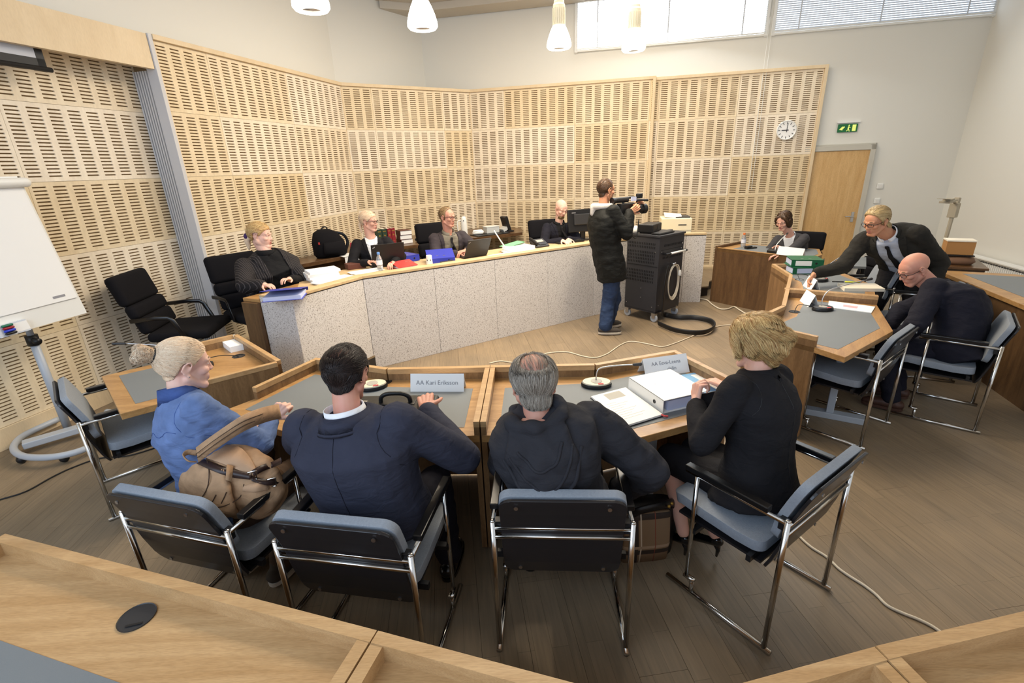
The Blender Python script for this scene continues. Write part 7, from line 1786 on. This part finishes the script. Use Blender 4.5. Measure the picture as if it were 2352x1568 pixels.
d_ = np.array([noise.noise(Vector((p[0]*14, p[1]*14, p[2]*14))) for p in v]); v = v+n*(d_*.018)[:, None]; BAGV, BAGF = list(v), list(fs); plain('canvas_flap', rgb(190, 154, 122), .85, bump=.2); plain('seam_brown', rgb(74, 56, 44), .9); link('main_bag', build('main_bag', v, fs), 'canvas_tan', bk)
mb2 = MB(); mb2.loft([((-.02, -.125, .02), (.15, 0, 0), (0, .03, .01)), ((-.02, -.15, .07), (.165, 0, 0), (0, .04, .0)), ((-.03, -.13, .15), (.15, 0, 0), (0, .035, 0)), ((-.04, -.09, .215), (.10, 0, 0), (0, .03, 0))], 22)
mm = remesh(mb2, .008, 5); v, n, fs = arr(mm); d_ = np.array([noise.noise(Vector((p[0]*20, p[1]*20, p[2]*20))) for p in v]); v = v+n*(d_*.010)[:, None]; BAGF += [tuple(int(i)+len(BAGV) for i in q) for q in fs]; BAGV += list(v); link('front_pocket', build('front_pocket', v, fs), 'canvas_tan', bk)
iv = (Matrix.Translation((-1.24, 1.83, .60)) @ Matrix.Rotation(math.radians(-24), 4, 'Z')).inverted()
BV = BVHTree.FromPolygons([tuple(iv.inverted() @ Vector(p)) for p in BAGV], BAGF)
eye = Vector((0, 0, CAM_H))
def onbag(px, py, lift=.004):
    d = (aty(px, py, 1.0)-eye).normalized(); h, n_, _, _ = BV.ray_cast(eye, d)
    return (h if h is not None else aty(px, py, 1.72))-d*lift
def ribbon(name, top, bot, mat, lift=.005, th=.003, n=6, free=None):
    """flat band given by its upper and lower edge as they lie on the bag"""
    A_ = spline(top if free else [onbag(*q, lift) for q in top], n); B_ = spline(bot if free else [onbag(*q, lift) for q in bot], n)
    vs = [iv @ p for ab in zip(A_, B_) for p in ab]
    o_ = ob(name, MB().add(vs, [(2*i, 2*i+1, 2*i+3, 2*i+2) for i in range(len(A_)-1)]), mat, bk, smooth=True); s_ = o_.modifiers.new('s', 'SOLIDIFY'); s_.thickness = th; s_.offset = 0
    return o_
ribbon('leather_band', [(446, 1046), (490, 1062), (535, 1078), (578, 1086)], [(443, 1060), (487, 1080), (532, 1096), (575, 1101)], 'leather_strap', .013)
ribbon('leather_band', [(578, 1080), (600, 1068), (625, 1060), (645, 1050)], [(584, 1094), (604, 1082), (630, 1072), (648, 1064)], 'leather_strap', .013)
ribbon('belt_loop', [(521, 1066), (528, 1068), (536, 1070)], [(518, 1102), (525, 1104), (532, 1106)], 'canvas_tan', .018)
ribbon('leather_strap_end', [(576, 1092), (600, 1098), (625, 1100), (648, 1092)], [(578, 1104), (602, 1112), (627, 1114), (650, 1104)], 'leather_strap', .008)
ribbon('flap', [(470, 1032), (510, 1022), (548, 1026), (572, 1048), (588, 1076)], [(462, 1048), (505, 1062), (540, 1076), (560, 1084), (580, 1092)], 'canvas_flap', .008, .005)
ribbon('pocket_flap', [(560, 1116), (590, 1108), (610, 1112), (618, 1120)], [(556, 1128), (585, 1130), (605, 1126), (615, 1124)], 'canvas_flap', .006, .005)
for nm_, pts_ in (('seam', [(470, 1034), (480, 1080), (476, 1120), (458, 1150)]), ('seam', [(560, 1112), (552, 1140), (520, 1160), (485, 1166), (455, 1158)]), ('pleat', [(496, 1136), (490, 1148), (484, 1158)]), ('pleat', [(520, 1130), (514, 1144), (508, 1156)])):
    ob(nm_, MB().tube([iv @ p for p in spline([onbag(*q, .002) for q in pts_], 5)], .0022, 5), 'seam_brown', bk, smooth=True)
def buckle(px, py):
    c_ = onbag(px, py, .012); u_ = Vector((.018, 0, .004)); v_ = Vector((.003, 0, .02))
    ob('buckle', MB().tube([iv @ q for q in (c_-u_-v_, c_+u_-v_, c_+u_+v_, c_-u_+v_, c_-u_-v_)], .003, 6), 'chrome', bk)
buckle(580, 1092); buckle(624, 1108)
st_c = [(452, 1046, 1.72), (478, 1026, 1.71), (515, 1000, 1.72), (560, 972, 1.76), (605, 954, 1.86), (640, 946, 1.98)]
ribbon('shoulder_strap', [aty(px-4, py-16, Y)+Vector((0, .01, 0)) for px, py, Y in st_c], [aty(px+5, py+15, Y) for px, py, Y in st_c], 'canvas_tan', th=.008, free=True)
ribbon('strap_seam', [aty(px-1, py-5, Y-.006) for px, py, Y in st_c[:-1]], [aty(px-.5, py-3.5, Y-.006) for px, py, Y in st_c[:-1]], 'seam_brown', th=.002, free=True)
ribbon('strap_seam', [aty(px+1, py+4, Y-.006) for px, py, Y in st_c[:-1]], [aty(px+1.5, py+5.5, Y-.006) for px, py, Y in st_c[:-1]], 'seam_brown', th=.002, free=True)
ob('grab_loop', MB().tube([iv @ p for p in spline([aty(452, 1040, 1.75), aty(432, 1038, 1.74), aty(422, 1046, 1.72), aty(432, 1058, 1.71), aty(448, 1060, 1.73)])], .011, 8, sq=(.3, 1.2)), 'canvas_tan', bk, smooth=True)
